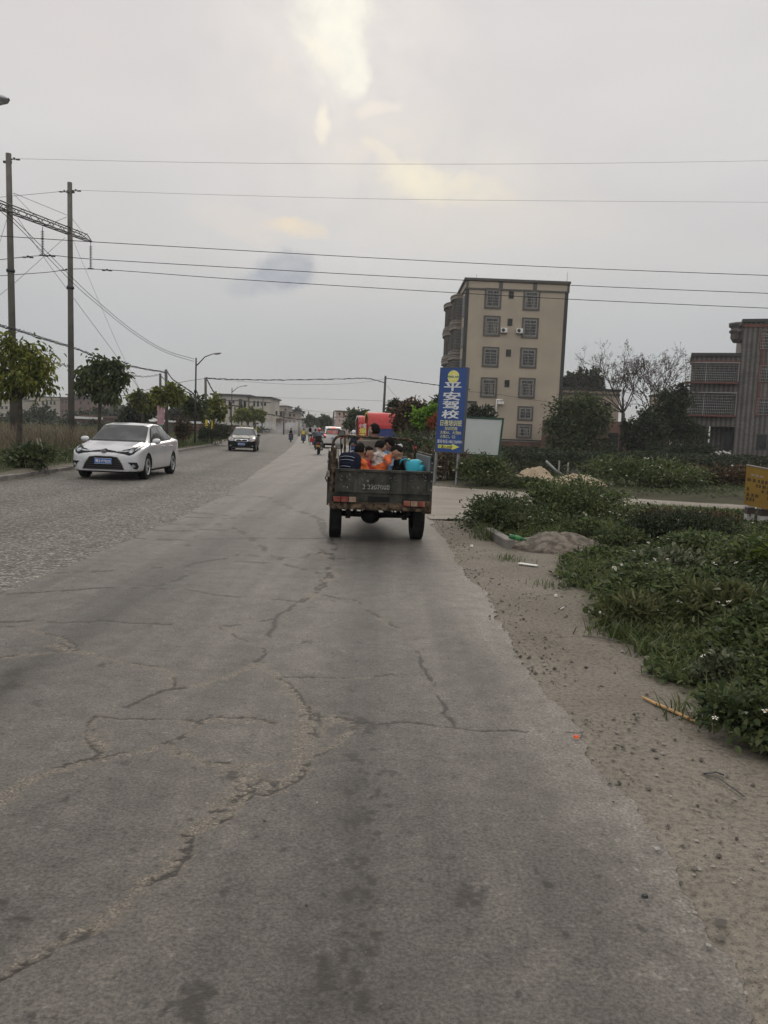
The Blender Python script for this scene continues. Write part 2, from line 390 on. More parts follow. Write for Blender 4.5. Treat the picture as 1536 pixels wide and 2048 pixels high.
def gmat():
    m = bpy.data.materials.new('ground_soil'); m.use_nodes = True; t = m.node_tree; b = t.nodes['Principled BSDF']; b.inputs['Roughness'].default_value = .95
    b.inputs['Specular IOR Level'].default_value = .15
    tc = t.nodes.new('ShaderNodeTexCoord')
    def nz(s, d=5):
        n = t.nodes.new('ShaderNodeTexNoise'); n.inputs['Scale'].default_value = s; n.inputs['Detail'].default_value = d; t.links.new(tc.outputs['Object'], n.inputs['Vector']); return n
    def ramp(src, stops):
        r = t.nodes.new('ShaderNodeValToRGB'); t.links.new(src, r.inputs[0]); e = r.color_ramp.elements
        e[0].position, e[0].color = stops[0][0], tuple(stops[0][1])+(1,); e[1].position, e[1].color = stops[-1][0], tuple(stops[-1][1])+(1,)
        for p, c in stops[1:-1]: q = e.new(p); q.color = tuple(c)+(1,)
        return r.outputs[0]
    def mix(f, a, c, typ='MIX', fv=None):
        x = t.nodes.new('ShaderNodeMix'); x.data_type = 'RGBA'; x.blend_type = typ
        if fv is not None: x.inputs[0].default_value = fv
        else: t.links.new(f, x.inputs[0])
        t.links.new(a, x.inputs[6]); t.links.new(c, x.inputs[7]); return x.outputs[2]
    d1 = ramp(nz(1.1).outputs[0], [(.3,(.162,.144,.117)),(.7,(.222,.200,.165))])
    d2 = ramp(nz(38, 3).outputs[0], [(.3,(.55,.55,.55)),(.5,(.97,.97,.97)),(.75,(1.25,1.22,1.18))])
    dirt = mix(None, d1, d2, 'MULTIPLY', .85)
    d3 = ramp(nz(150, 2).outputs[0], [(.32,(.35,.33,.32)),(.42,(1,1,1)),(.62,(1,1,1)),(.74,(1.5,1.5,1.45))])
    dirt = mix(None, dirt, d3, 'MULTIPLY', .8)
    soil = ramp(nz(.9).outputs[0], [(.3,(.035,.033,.02)),(.6,(.055,.055,.028)),(.75,(.07,.062,.04))])
    at_ = t.nodes.new('ShaderNodeAttribute'); at_.attribute_name = 'soil'
    c = mix(at_.outputs['Fac'], dirt, soil)
    t.links.new(c, b.inputs['Base Color'])
    bp = t.nodes.new('ShaderNodeBump'); bp.inputs['Strength'].default_value = .7; bp.inputs['Distance'].default_value = .012
    ad = t.nodes.new('ShaderNodeMath'); ad.operation = 'ADD'; t.links.new(nz(60, 6).outputs[0], ad.inputs[0]); t.links.new(nz(9, 4).outputs[0], ad.inputs[1])
    t.links.new(ad.outputs[0], bp.inputs['Height']); t.links.new(bp.outputs[0], b.inputs['Normal'])
    return m
g = npmesh('ground', np.stack([X, Y, Z], -1).reshape(-1,3), gridfaces(len(ys), len(xs)), gmat(), smooth=True)
ve = X - vedge(Y) + (fbm(X*4, Y*4, 3, 44)-.5)*.3; sn = snear(X) - Y + (fbm(X*3, Y*3, 3, 45)-.5)*.3
soil = sst(-.1, .35, ve)*sst(0, .5, sn)
heap = np.exp(-(((X-2.3)/.8)**2+((Y-10.8)/.7)**2)); soil = soil*(1-.85*np.clip(heap*1.6, 0, 1)) + .15*np.clip(heap*1.5, 0, 1)
sf = Y - sfar(X) + (fbm(X*2, Y*2, 3, 46)-.5)*.7
soil = np.maximum(soil, sst(-.2, .8, sf)*sst(.3, 2.2, X-interp(Y, REDG)))
soil = np.maximum(soil, sst(.0, .4, kerb(Y)-X)*.95)
soil = np.maximum(soil, Y > 203)
addattr(g, 'soil', soil.ravel()); tag(g, kind='structure')

# ------------------------------------------------------------------ cracks (traced runs of px points: width m, sandiness)
CR = [
 (.012,.5,[(0,1244),(70,1241),(117,1246),(199,1242),(305,1248),(387,1249),(457,1252),(516,1244),(551,1238),(562,1226),(603,1205),(638,1181),(656,1165),(665,1153),(656,1140),(663,1120),(668,1090),(647,1062),(643,1040)]),
 (.05,1,[(603,1205),(638,1181),(652,1166),(664,1152),(657,1138)]),
 (.028,.9,[(18,1253),(70,1264),(100,1270),(123,1276),(146,1300),(193,1311),(246,1326),(316,1335),(343,1344),(343,1376)]),
 (.06,1,[(110,1290),(146,1300),(193,1311)]),
 (.03,.8,[(0,1317),(35,1311),(76,1307),(140,1302)]),
 (.05,1,[(0,1600),(23,1581),(50,1562),(88,1549),(140,1530),(193,1519)]),
 (.03,.9,[(193,1519),(202,1505),(176,1470),(188,1434)]),(.05,1,[(205,1500),(186,1468)]),
 (.016,.3,[(188,1434),(234,1420),(322,1382),(346,1379),(375,1376),(434,1358),(486,1338),(530,1311)]),
 (.03,1,[(346,1380),(400,1371),(434,1360),(486,1341),(520,1322)]),
 (.02,.6,[(530,1311),(527,1294),(504,1288),(469,1273),(437,1252)]),(.014,.5,[(530,1290),(540,1262),(552,1240)]),
 (.045,1,[(524,1328),(557,1358),(580,1379),(603,1405),(615,1434)]),
 (.06,1,[(615,1434),(640,1437),(676,1440),(703,1442)]),(.03,1,[(703,1440),(712,1458),(690,1470),(662,1493),(621,1512)]),(.08,1,[(621,1432),(617,1458),(620,1485),(609,1505)]),
 (.02,.8,[(334,1487),(363,1475),(404,1446)]),(.055,1,[(404,1443),(434,1436),(470,1437),(498,1438),(540,1445)]),(.016,.6,[(540,1445),(557,1449),(609,1455)]),
 (.018,.9,[(188,1434),(250,1438),(330,1438),(404,1446)]),
 (.03,1,[(193,1519),(235,1510),(281,1505),(334,1487),(352,1505),(395,1515),(410,1525),(480,1528),(527,1528),(609,1519)]),
 (.07,1,[(615,1458),(609,1505),(600,1535),(586,1557),(550,1572),(527,1581),(486,1575)]),(.09,1,[(470,1530),(490,1560),(540,1578)]),
 (.055,1,[(486,1575),(465,1595),(445,1610),(425,1620)]),(.04,1,[(500,1585),(455,1625),(428,1650)]),
 (.06,1,[(415,1640),(375,1663),(368,1690),(357,1710),(340,1739)]),(.045,1,[(340,1739),(320,1752),(293,1762),(252,1798),(217,1833),(190,1850),(158,1868)]),(.028,1,[(158,1868),(105,1891),(70,1915),(35,1932),(0,1956)]),
 (.010,.4,[(709,1200),(744,1226),(791,1253),(820,1270),(838,1311),(855,1346),(873,1376),(888,1426),(912,1455)]),(.03,.9,[(744,1226),(791,1253),(812,1266)]),
 (.008,.4,[(647,1190),(672,1196),(709,1203)]),
 (.016,.7,[(562,1353),(610,1354),(674,1355),(732,1355),(791,1348),(826,1348)]),
 (.008,.3,[(700,1445),(760,1447),(820,1443),(905,1455),(1000,1460),(1110,1464),(1180,1465)]),
 (.014,.2,[(273,1076),(319,1079),(342,1080),(410,1078),(465,1077),(524,1076),(592,1078),(647,1076)]),
 (.014,.1,[(303,1060),(346,1062),(400,1059),(456,1061)]),(.012,.1,[(340,1047),(395,1050),(440,1048)]),
 (.018,.1,[(374,1025),(400,1026),(433,1028),(470,1033),(524,1037)]),(.022,.1,[(374,1034),(410,1035),(456,1037),(490,1034)]),(.012,.1,[(430,1006),(455,1007)]),(.012,.1,[(500,1020),(526,1021)]),
 (.012,.3,[(444,989),(480,992),(524,994),(561,999),(551,1004),(592,1019),(615,1028),(638,1037),(647,1058)]),
 (.016,.5,[(456,1053),(480,1062),(501,1071),(506,1085),(538,1103),(560,1119)]),
 (.010,.3,[(501,1110),(547,1115),(602,1115),(638,1106),(665,1101)]),
 (.014,.1,[(114,1147),(150,1145),(190,1143),(228,1141),(273,1138),(320,1135),(374,1131),(433,1119),(474,1110)]),
 (.012,.4,[(374,1131),(376,1144),(360,1158),(319,1172),(292,1174)]),
 (.012,.3,[(18,1188),(123,1182),(205,1176),(292,1176),(378,1181),(456,1192),(529,1198),(593,1203)]),
 (.012,.2,[(369,1085),(378,1092),(390,1099)]),
 (.008,.3,[(474,1122),(520,1125),(570,1128),(638,1147)]),
 (.03,.9,[(640,1100),(652,1112),(668,1118),(700,1118)]),
]
segs = []
rr = random.Random(3)
for wd, sd_, pts in CR:
    q = [gp(*p) for p in pts]
    poly = []
    for a, b in zip(q, q[1:]):           # break each run into short wandering steps
        a = Vector(a[:2]); b = Vector(b[:2]); n = max(1, int((b-a).length/.09)); d = (b-a); nn = Vector((-d.y, d.x)).normalized() if d.length else Vector((0,0))
        for i in range(n):
            off = 0 if i == 0 else rr.gauss(0, .013)
            poly.append((a + d*(i/n) + nn*off, wd*rr.uniform(.55, 1.35)))
    poly.append((Vector(q[-1][:2]), wd*.6))
    for (a, wa), (b, wb) in zip(poly, poly[1:]): segs.append((a.x, a.y, b.x, b.y, wa, wb, sd_))
segs = np.array(segs)
def crackfield(x, y):
    sand = np.zeros(len(x)); dark = np.zeros(len(x))
    xn = x + (fbm(x*26, y*26, 4, 61)-.5)*.04; yn = y + (fbm(x*26, y*26, 4, 62)-.5)*.04
    edge = (fbm(x*30, y*30, 5, 63)-.5); far = 1 + np.clip(y-5, 0, 20)*.13; patchy = .35+.65*sst(.38, .58, fbm(x*55, y*55, 3, 64))
    order = np.argsort(y); ysd = y[order]
    for s in segs:
        m = .2; lo, hi = np.searchsorted(ysd, [min(s[1], s[3])-m, max(s[1], s[3])+m])
        id_ = order[lo:hi]
        if not len(id_): continue
        sel = (x[id_] > min(s[0], s[2])-m) & (x[id_] < max(s[0], s[2])+m); id_ = id_[sel]
        if not len(id_): continue
        dx, dy = s[2]-s[0], s[3]-s[1]; l2 = dx*dx+dy*dy+1e-9
        t = np.clip(((xn[id_]-s[0])*dx+(yn[id_]-s[1])*dy)/l2, 0, 1)
        d = np.hypot(xn[id_]-s[0]-t*dx, yn[id_]-s[1]-t*dy); wdt = (s[4]+(s[5]-s[4])*t)*far[id_]*(.80 if s[6] > .85 else 1)
        e = d - wdt - edge[id_]*wdt*1.8
        sa = (1-sst(-.5, .6, e/np.maximum(wdt, .012)))*s[6]*patchy[id_]
        sand[id_] = np.maximum(sand[id_], sa)
        # open dark gap along one rim
        gap = np.abs(d - wdt*.75) if s[6] > .75 else d
        side = ((xn[id_]-s[0])*dy-(yn[id_]-s[1])*dx) < 0 if s[6] > .75 else True
        fr_ = far[id_]; q_ = y[id_]**2*(.00042 if s[6] < .6 else .0001); dk = (1-sst(.001*fr_+q_*.5, (.0022 if s[6] > .75 else .005)*fr_+q_, gap - np.minimum(wdt*.25, .004)))*np.where(side, 1, 0)*sst(.38, .5, fbm(x[id_]*6, y[id_]*6, 2, 71))
        dark[id_] = np.maximum(dark[id_], dk)
    return sand, dark
def rows(y0, y1):
    o = [y0]
    while o[-1] < y1: o.append(o[-1] + max(.006, o[-1]**2/1185*.85))
    return np.array(o)
def nodes_road(name, kind):
    m = bpy.data.materials.new(name); m.use_nodes = True; t = m.node_tree; b = t.nodes['Principled BSDF']
    tc = t.nodes.new('ShaderNodeTexCoord')
    def mp(s):
        n = t.nodes.new('ShaderNodeMapping'); n.inputs['Scale'].default_value = s; t.links.new(tc.outputs['Object'], n.inputs[0]); return n.outputs[0]
    def nz(s, d=5, v=None, rough=.55):
        n = t.nodes.new('ShaderNodeTexNoise'); n.inputs['Scale'].default_value = s; n.inputs['Detail'].default_value = d; n.inputs['Roughness'].default_value = rough
        t.links.new(v or tc.outputs['Object'], n.inputs['Vector']); return n.outputs[0]
    def ramp(src, stops):
        r = t.nodes.new('ShaderNodeValToRGB'); t.links.new(src, r.inputs[0]); e = r.color_ramp.elements
        g = lambda c: (c,c,c,1) if isinstance(c, (int, float)) else tuple(c)+(1,)
        e[0].position, e[0].color = stops[0][0], g(stops[0][1]); e[1].position, e[1].color = stops[-1][0], g(stops[-1][1])
        for p, c in stops[1:-1]: q = e.new(p); q.color = g(c)
        return r.outputs[0]
    def mix(a, c, f=1., typ='MULTIPLY', fs=None):
        x = t.nodes.new('ShaderNodeMix'); x.data_type = 'RGBA'; x.blend_type = typ; x.inputs[0].default_value = f
        if fs is not None: t.links.new(fs, x.inputs[0])
        t.links.new(a, x.inputs[6]); t.links.new(c, x.inputs[7]); return x.outputs[2]
    def rgb(c):
        r = t.nodes.new('ShaderNodeRGB'); r.outputs[0].default_value = tuple(c)+(1,); return r.outputs[0]
    def fac(nm):
        a = t.nodes.new('ShaderNodeAttribute'); a.attribute_name = nm; return a.outputs['Fac']
    if kind == 'smooth':
        base = ramp(nz(.7, 5), [(.3,(.106,.096,.083)),(.7,(.138,.126,.110))])
        base = mix(base, ramp(nz(1, 5, mp((3.2,.13,1))), [(.35,.78),(.6,1.08)]), .9)           # tyre-polished bands
        base = mix(base, ramp(nz(6, 7), [(.3,.80),(.7,1.18)]))
        base = mix(base, ramp(nz(75, 4), [(.34,.60),(.5,1.0),(.68,1.45)]), .85)
        base = mix(base, ramp(nz(24, 3), [(.30,.62),(.40,.97),(.62,1),(.72,1.42)]), .85)
        base = mix(base, ramp(nz(260, 2), [(.35,.75),(.65,1.3)]), .7)
        wv = t.nodes.new('ShaderNodeVectorMath'); wv.operation = 'SCALE'; t.links.new(base, wv.inputs[0]); t.links.new(fac('wear_tone'), wv.inputs['Scale']); base = wv.outputs[0]
        sp = ramp(nz(4.3, 2), [(.25,.60),(.31,1.0)]); base = mix(base, sp, .8)                  # oil spots
        hd, bs, rg = .006, 120, .72
    elif kind == 'coarse':
        v = t.nodes.new('ShaderNodeTexVoronoi'); v.inputs['Scale'].default_value = 30; t.links.new(tc.outputs['Object'], v.inputs['Vector'])
        sepc = t.nodes.new('ShaderNodeSeparateColor'); t.links.new(v.outputs['Color'], sepc.inputs[0])
        base = ramp(sepc.outputs[0], [(0,(.115,.106,.09)),(.5,(.225,.208,.178)),(.85,(.30,.28,.245)),(1,(.42,.40,.36))])
        base = mix(base, ramp(v.outputs['Distance'], [(.25,1.08),(.55,.45)]), .9)
        base = mix(base, ramp(nz(.5, 5), [(.3,.86),(.7,1.12)]))
        base = mix(base, ramp(nz(9, 4), [(.35,.75),(.6,1.15)]), .8)
        hd, bs, rg = .02, 30, .85
    else:
        base = ramp(nz(.6, 5), [(.3,(.215,.19,.155)),(.7,(.29,.262,.22))])
        base = mix(base, ramp(nz(40, 4), [(.3,.72),(.7,1.2)]), .8)
        base = mix(base, ramp(nz(1, 4, mp((.25,3,1))), [(.35,.84),(.6,1.06)]), .8)
        hd, bs, rg = .008, 80, .9
    if kind == 'coarse':
        wv = t.nodes.new('ShaderNodeVectorMath'); wv.operation = 'SCALE'; t.links.new(base, wv.inputs[0]); t.links.new(fac('wear_tone'), wv.inputs['Scale']); base = wv.outputs[0]
    if kind != 'side':
        sand = mix(ramp(nz(30, 4), [(.3,(.105,.090,.070)),(.6,(.168,.146,.115)),(.8,(.23,.205,.17))]), ramp(nz(110, 4), [(.36,.38),(.5,1.0),(.64,1.7)]), .95)
        base = mix(base, sand, 1, 'MIX', fac('sand'))
        base = mix(base, rgb((.042,.036,.030)), 1, 'MIX', fac('crack'))
        base = mix(base, rgb((.036,.032,.028)), 1, 'MIX', fac('stain'))
    t.links.new(base, b.inputs['Base Color']); b.inputs['Roughness'].default_value = rg; b.inputs['Specular IOR Level'].default_value = .35
    bp = t.nodes.new('ShaderNodeBump'); bp.inputs['Strength'].default_value = .8; bp.inputs['Distance'].default_value = hd
    h = t.nodes.new('ShaderNodeMath'); h.operation = 'ADD'; t.links.new(nz(bs, 5), h.inputs[0])
    if kind == 'coarse':
        mm = t.nodes.new('ShaderNodeMath'); mm.operation = 'MULTIPLY'; mm.inputs[1].default_value = -1.2; t.links.new(v.outputs['Distance'], mm.inputs[0]); t.links.new(mm.outputs[0], h.inputs[1])
    else: t.links.new(nz(14, 3), h.inputs[1])
    t.links.new(h.outputs[0], bp.inputs['Height']); t.links.new(bp.outputs[0], b.inputs['Normal'])
    return m
rs_ = random.Random(77)
STAINS = [(rs_.gauss(722, 22), rs_.uniform(1480, 2040), rs_.choice([.008,.012,.018,.012])) for _ in range(46)] + [(rs_.uniform(0, 1300), rs_.uniform(1250, 2040), rs_.uniform(.005,.014)) for _ in range(40)] + [(390,2010,.045),(1150,1472,.0),(725,1440,.03),(735,1460,.03),(705,1510,.03),(720,1520,.02),(770,1540,.022),(785,1548,.02),(700,1585,.022),(735,1640,.02),(705,1640,.02),(700,1715,.02),(730,1720,.02),(695,1790,.02),(735,1785,.018),(650,1960,.025),
          (725,2000,.02),(43,1838,.02),(5,1808,.02),(612,1283,.03),(940,1792,.045),(20,1370,.05),(205,1330,.03),(30,1345,.05),(462,1552,.03),(645,1930,.02),(710,1650,.015),(712,1455,.03),(745,1450,.025)]
def pave(name, fa, fb, ncol, yr, kind, jit, z0=0., crack=False):
    A = fa(yr); B = fb(yr); u = np.linspace(0, 1, ncol)[None,:]
    x = A[:,None]*(1-u) + B[:,None]*u; y = np.repeat(yr[:,None], ncol, 1)
    z = z0 + (fbm(x*.8, y*.8, 3, 21)-.5)*.012
    xf, yf = x.ravel(), y.ravel(); sand = np.zeros(xf.size); dark = np.zeros(xf.size); st = np.zeros(xf.size)
    if crack:
        near = yf < 30; s_, d_ = crackfield(xf[near], yf[near]); sand[near] = s_; dark[near] = d_
        for px, py, r in STAINS:
            c = gp(px, py); d = np.hypot(xf-c.x, (yf-c.y)*.6)
            st = np.maximum(st, (1-sst(.25, 1.15, d/max(r*1.35, .001) + (fbm(xf*50, yf*50, 3, 5)-.5)*2.0))*.85)
        z = z.ravel() - .004*dark - .001*sand*(.5+fbm(xf*40, yf*40, 2, 3)) 
        # sand blown over the broken right edge and the junction mouth
        ed = B[:,None]-x; sand = np.maximum(sand, ((1-sst(.0, .35, ed + (fbm(x*7, y*7, 3, 14)-.5)*.5))*.55*(y > 9)).ravel())
        sand = np.maximum(sand, (np.exp(-((x-.9)/1.1)**2-((y-19)/5.)**2)*.8*fbm(x*1.2, y*1.2, 4, 15)).ravel())
        z = z.reshape(x.shape)
    o = npmesh(name, np.stack([x, y, z], -1).reshape(-1,3), gridfaces(len(yr), ncol), nodes_road(name+'_surface', kind), smooth=True)
    nzb = fbm(x*2.5, y*.35, 4, 121); bd = lambda c, w_: np.exp(-((x-c)/w_)**2)
    wear_tone = 1 - (.42*bd(-2.1, .28)*(.4+1.2*nzb) + .20*bd(-1.45, .25)*nzb + .34*bd(-.14, .24)*(.4+1.2*nzb))*(1-sst(30, 60, y)*.6) + .58*sst(.60-.32*sst(3, 8, y), .95, x + (fbm(x*2, y*.8, 3, 122)-.5)*.5)*(y < 30) + .10*(fbm(x*.9, y*.5, 4, 123)-.5)
    if kind == 'coarse': kk = x - kerb(y); wear_tone = 1 - .22*np.exp(-((kk-2.1)/.4)**2)*(.4+nzb) - .22*np.exp(-((kk-3.7)/.4)**2)*(.4+nzb) - .22*np.exp(-(kk/.8)**2) + .10*(fbm(x*.9, y*.5, 4, 123)-.5)
    wear_tone = wear_tone*(1 - .10*(1-sst(1.5, 4.5, y)))  # whole surface slightly darker towards the near end
    addattr(o, 'wear_tone', wear_tone.ravel()); addattr(o, 'sand', sand); addattr(o, 'crack', dark); addattr(o, 'stain', st)
    return tag(o, kind='structure')
yn_ = rows(1.2, 30)
yall = np.concatenate([np.linspace(-12, 1.1, 14), yn_, np.arange(30.8, 202, .8)])
pave('concrete_road', lane, redge, 430, yall, 'smooth', 0, 0., True)
yc = np.concatenate([np.linspace(-12, 4, 10), np.arange(4.3, 202, .4)])
pave('asphalt_road', lambda y: kerb(y)+.0, lambda y: lane(y)+.0, 40, yc, 'coarse', 0, -.004)
# dusty side road
xq = np.concatenate([np.arange(.2, 12, .08), np.arange(12, 60, .8)]); uq = np.linspace(0, 1, 60)
def sidegeom():
    a = snear(xq) + (fbm(xq*1.6, xq*0, 4, 51)-.5)*.5; b = sfar(xq) + (fbm(xq*1.3, xq*0, 4, 52)-.5)*.6
    yy = a[:,None]*(1-uq)+b[:,None]*uq; xx = np.repeat(xq[:,None], 60, 1)
    # curve the west end round the road edge
    e = redge(yy) - .02; xx = np.maximum(xx, e)
    return xx, yy, np.maximum(terrain(xx, yy)+.004, .012)*sst(0,.6,xx-redge(yy)) + .012
sxx, syy, szz = sidegeom()
so_ = npmesh('side_road', np.stack([sxx, syy, szz], -1).reshape(-1,3), gridfaces(len(xq), 60)[:, ::-1], nodes_road('side_road_surface', 'side'), smooth=True)
tag(so_, kind='structure')
# pond water
wm = mat('pond_water', (.012,.014,.010), rough=.09, var=.3, scale=.4, bump=.12, bscale=3)
q = MB(); q.quad((2,28,-.95),(60,28,-.95),(60,51,-.95),(2,51,-.95)); tag(q.build('pond_water', wm), kind='structure')

# ------------------------------------------------------------------ kerbs
km = mat('kerb_concrete', (.16,.15,.135), rough=.9, var=.3, scale=2.5, bump=.5, bscale=40)
def kerb_run(name, pts, w_, h_, seed, label, z0=-.06, gap=0):
    mb = MB(); rg = random.Random(seed)
    for a, b in zip(pts, pts[1:]):
        a, b = Vector(a), Vector(b); n = max(1, round((b-a).length/1.0)); d = (b-a)/n; an = math.atan2(d.y, d.x); l = d.length
        for i in range(n):
            c = a + d*(i+.5); hh = h_+rg.uniform(-.012,.012); rot = rotz(an+rg.uniform(-.008,.008))
            mb.bbox(c.x-l*.495, c.x+l*.495, c.y-w_/2, c.y+w_/2, z0, hh, .018, 0, rot)
    o = mb.build(name, km); return tag(o, label, 'kerb')
yk = np.concatenate([np.arange(-6, 60, 3), np.arange(60, 203, 10)])
kerb_run('kerb', [(float(kerb(y))-.09, y) for y in yk], .16, .13, 1, 'long grey concrete kerb between the left lane and the grass')
kerb_run('kerb', [(1.50,14.2),(1.42,12.9)], .13, .10, 3, 'short half-buried kerb stones at the mouth of the side road')
kerb_run('kerb', [(1.60,11.9),(1.72,10.6)], .14, .11, 2, 'broken kerb stones beside the heap of grey soil')
kerb_run('kerb', [(-28.3,202.3),(-15,202.6),(-9,203)], .5, .35, 4, 'low kerb across the far end of the road')
# ------------------------------------------------------------------ vegetation
G_W = leafmat('leaf_weed', [(0.0333,0.0489,0.0192),(0.0667,0.0943,0.0346),(0.1020,0.1363,0.0500),(0.1575,0.1747,0.0693)], .22)
G_LT = leafmat('leaf_pale', [(.04,.055,.028),(.08,.10,.055),(.13,.15,.085),(.20,.21,.13)], .2)
G_GR = leafmat('grass_green', [(0.0374,0.0588,0.0156),(0.0749,0.1058,0.0285),(0.1248,0.1411,0.0518)], .3)
G_DRY = leafmat('grass_dry', [(0.0419,0.0451,0.0224),(0.1017,0.0845,0.0497),(0.1674,0.1352,0.0869),(0.2392,0.1916,0.1366)], .25, nscale=.3)
G_DK = leafmat('leaf_dark', [(0.0156,0.0235,0.0130),(0.0312,0.0441,0.0194),(0.0562,0.0706,0.0292)], .2)
G_MID = leafmat('leaf_mid', [(0.0309,0.0465,0.0193),(0.0618,0.0873,0.0321),(0.1081,0.1238,0.0481)], .25)
G_YEL = leafmat('leaf_yellow', [(0.0348,0.0527,0.0110),(0.0845,0.1113,0.0177),(0.1691,0.1874,0.0331),(0.2586,0.2577,0.0553)], .35, nscale=.8)
G_LIME = leafmat('leaf_lime', [(.07,.14,.015),(.13,.26,.025),(.20,.34,.04)], .4)
G_RUST = leafmat('leaf_rust', [(0.0234,0.0269,0.0135),(0.0520,0.0429,0.0216),(0.0975,0.0612,0.0297),(0.1300,0.0735,0.0405)], .2)
G_ORG = leafmat('leaf_orange', [(.20,.05,.02),(.35,.08,.03)], .3)
BARK = mat('bark', (.055,.045,.035), rough=.95, var=.35, scale=8, bump=.6, bscale=30)
BARKP = mat('bark_pale', (.14,.13,.11), rough=.9, var=.3, scale=6, bump=.4, bscale=30)
def npobj(name, VF, m, parent=None, smooth=False): return npmesh(name, VF[0], VF[1], m, parent, smooth)

def canopy(x, y):      # height of the weeds over the soil
    c = .05 + .36*sst(.34, .70, fbm(x*1.0, y*1.0, 3, 81)) + .09*fbm(x*5, y*5, 2, 82)
    return c*(1-.5*sst(7, 12, y))
def cover(n, xr, yr, mask, hfun, smin, smax, seed, top=.55):
    rg = np.random.default_rng(seed)
    x = rg.uniform(*xr, n); y = rg.uniform(*yr, n); k = mask(x, y, rg.random(n)); x, y = x[k], y[k]
    h = hfun(x, y); u = rg.random(len(x))**.6
    z = terrain(x, y) + h*(1-top+top*u) - .01
    P = np.stack([x, y, z], 1); D = rg.normal(size=P.shape); D[:,2] = np.abs(D[:,2])*.55 + .1
    S = rg.uniform(smin, smax, len(x))
    return P, D, S, rg
mk = lambda x, y, u: (sst(0, .5, x - vedge(y) + (fbm(x*4, y*4, 3, 44)-.5)*.45) > u*.9) & (sst(0, .6, snear(x) - y + (fbm(x*3, y*3, 3, 45)-.5)*.5) > u*.9) & (np.hypot((x-2.35)/.75, (y-10.75)/.75) > .95+.25*u) & (x < .56*y+.7)
edge_h = lambda x, y: canopy(x, y)*(.25+.75*sst(0, .8, x - vedge(y)))*(.3+.7*sst(0.5, 4.5, snear(x)-y))*(1-.85*np.exp(-((x-5.5)/1.3)**2-((y-11.8)/2.3)**2))
parts = []
P, D, S, rg = cover(230000, (1.6, 9.5), (3.2, 17.8), mk, edge_h, .030, .062, 3)
S = S*(1 + .035*P[:,1]); parts.append(leaves(P, D, S, w=.5, seed=4))
P, D, S, rg = cover(60000, (1.6, 3.8), (3.2, 7.0), mk, edge_h, .028, .055, 33); parts.append(leaves(P, D, S, w=.55, seed=5))
o = npobj('weeds', merge(parts), G_W); tag(o, 'dense dark green leafy weeds covering the mound right of the dirt verge', 'weeds', kind='stuff')
# grass among and at the rim of the weeds
rg = np.random.default_rng(12); n = 30000
x = rg.uniform(1.6, 9, n); y = rg.uniform(3.2, 17.8, n)
k = mk(x, y, rg.random(n)*.7) & ((fbm(x*.9, y*.9, 3, 91) > .53) | (np.abs(x-vedge(y)) < .3) & (rg.random(n) < .4)); x, y = x[k], y[k]
P = np.stack([x, y, terrain(x, y)-.02], 1); H = .16 + .5*rg.random(len(x))*edge_h(x, y)*2.2; V1 = blades(P, H, .006+.006*rg.random(len(x)), .8, 6, .5)
# loose grass tufts on the verge
tf = []
for px, py, nb, hh in [(1250,1268,160,.16),(1200,1255,60,.10),(1310,1300,120,.14),(1016,1115,70,.09),(1350,1350,90,.12),(1225,1240,80,.1),(975,1075,120,.25),(940,1050,90,.22),(1380,1420,60,.12),(1100,1165,60,.08)]:
    c = gp(px, py, .03); r_ = rg.normal(size=(nb,2))*.07*(1+c.y*.05); tf.append(blades(np.stack([c.x+r_[:,0], c.y+r_[:,1], terrain(c.x+r_[:,0], c.y+r_[:,1])-.005], 1), hh*(.5+.8*rg.random(nb)), .005+.006*rg.random(nb), 1.0, int(px), .9))
o = npobj('grass', merge([V1]+tf), G_GR); tag(o, 'green grass blades among the weeds beside the dirt verge', 'grass', kind='stuff')
x = rg.uniform(1.9, 9, 5200); y = rg.uniform(3.2, 17.5, 5200); k = mk(x, y, np.full(5200, .8)) & (fbm(x*.8, y*.8, 3, 191) > .47); x, y = x[k], y[k]
P = np.stack([x, y, terrain(x, y)], 1); o = npobj('dead_stems', blades(P, edge_h(x, y)*1.15+.10*rg.random(len(x)), .004+.003*rg.random(len(x)), .5, 16, .35), G_DRY); tag(o, 'thin dead brown stems sticking up among the weeds', 'weeds', kind='stuff')
P, D, S, rg2 = cover(60000, (1.6, 9.5), (3.2, 17.8), lambda x, y, u: mk(x, y, u) & (fbm(x*.75, y*.75, 3, 193) > .5), edge_h, .022, .045, 63, .35)
o = npobj('creeping_weeds', leaves(P, D, S*(1+.035*P[:,1]), w=.75, seed=64), G_LT); tag(o, 'paler grey green small leaved weeds in patches on the mound', 'weeds', kind='stuff')
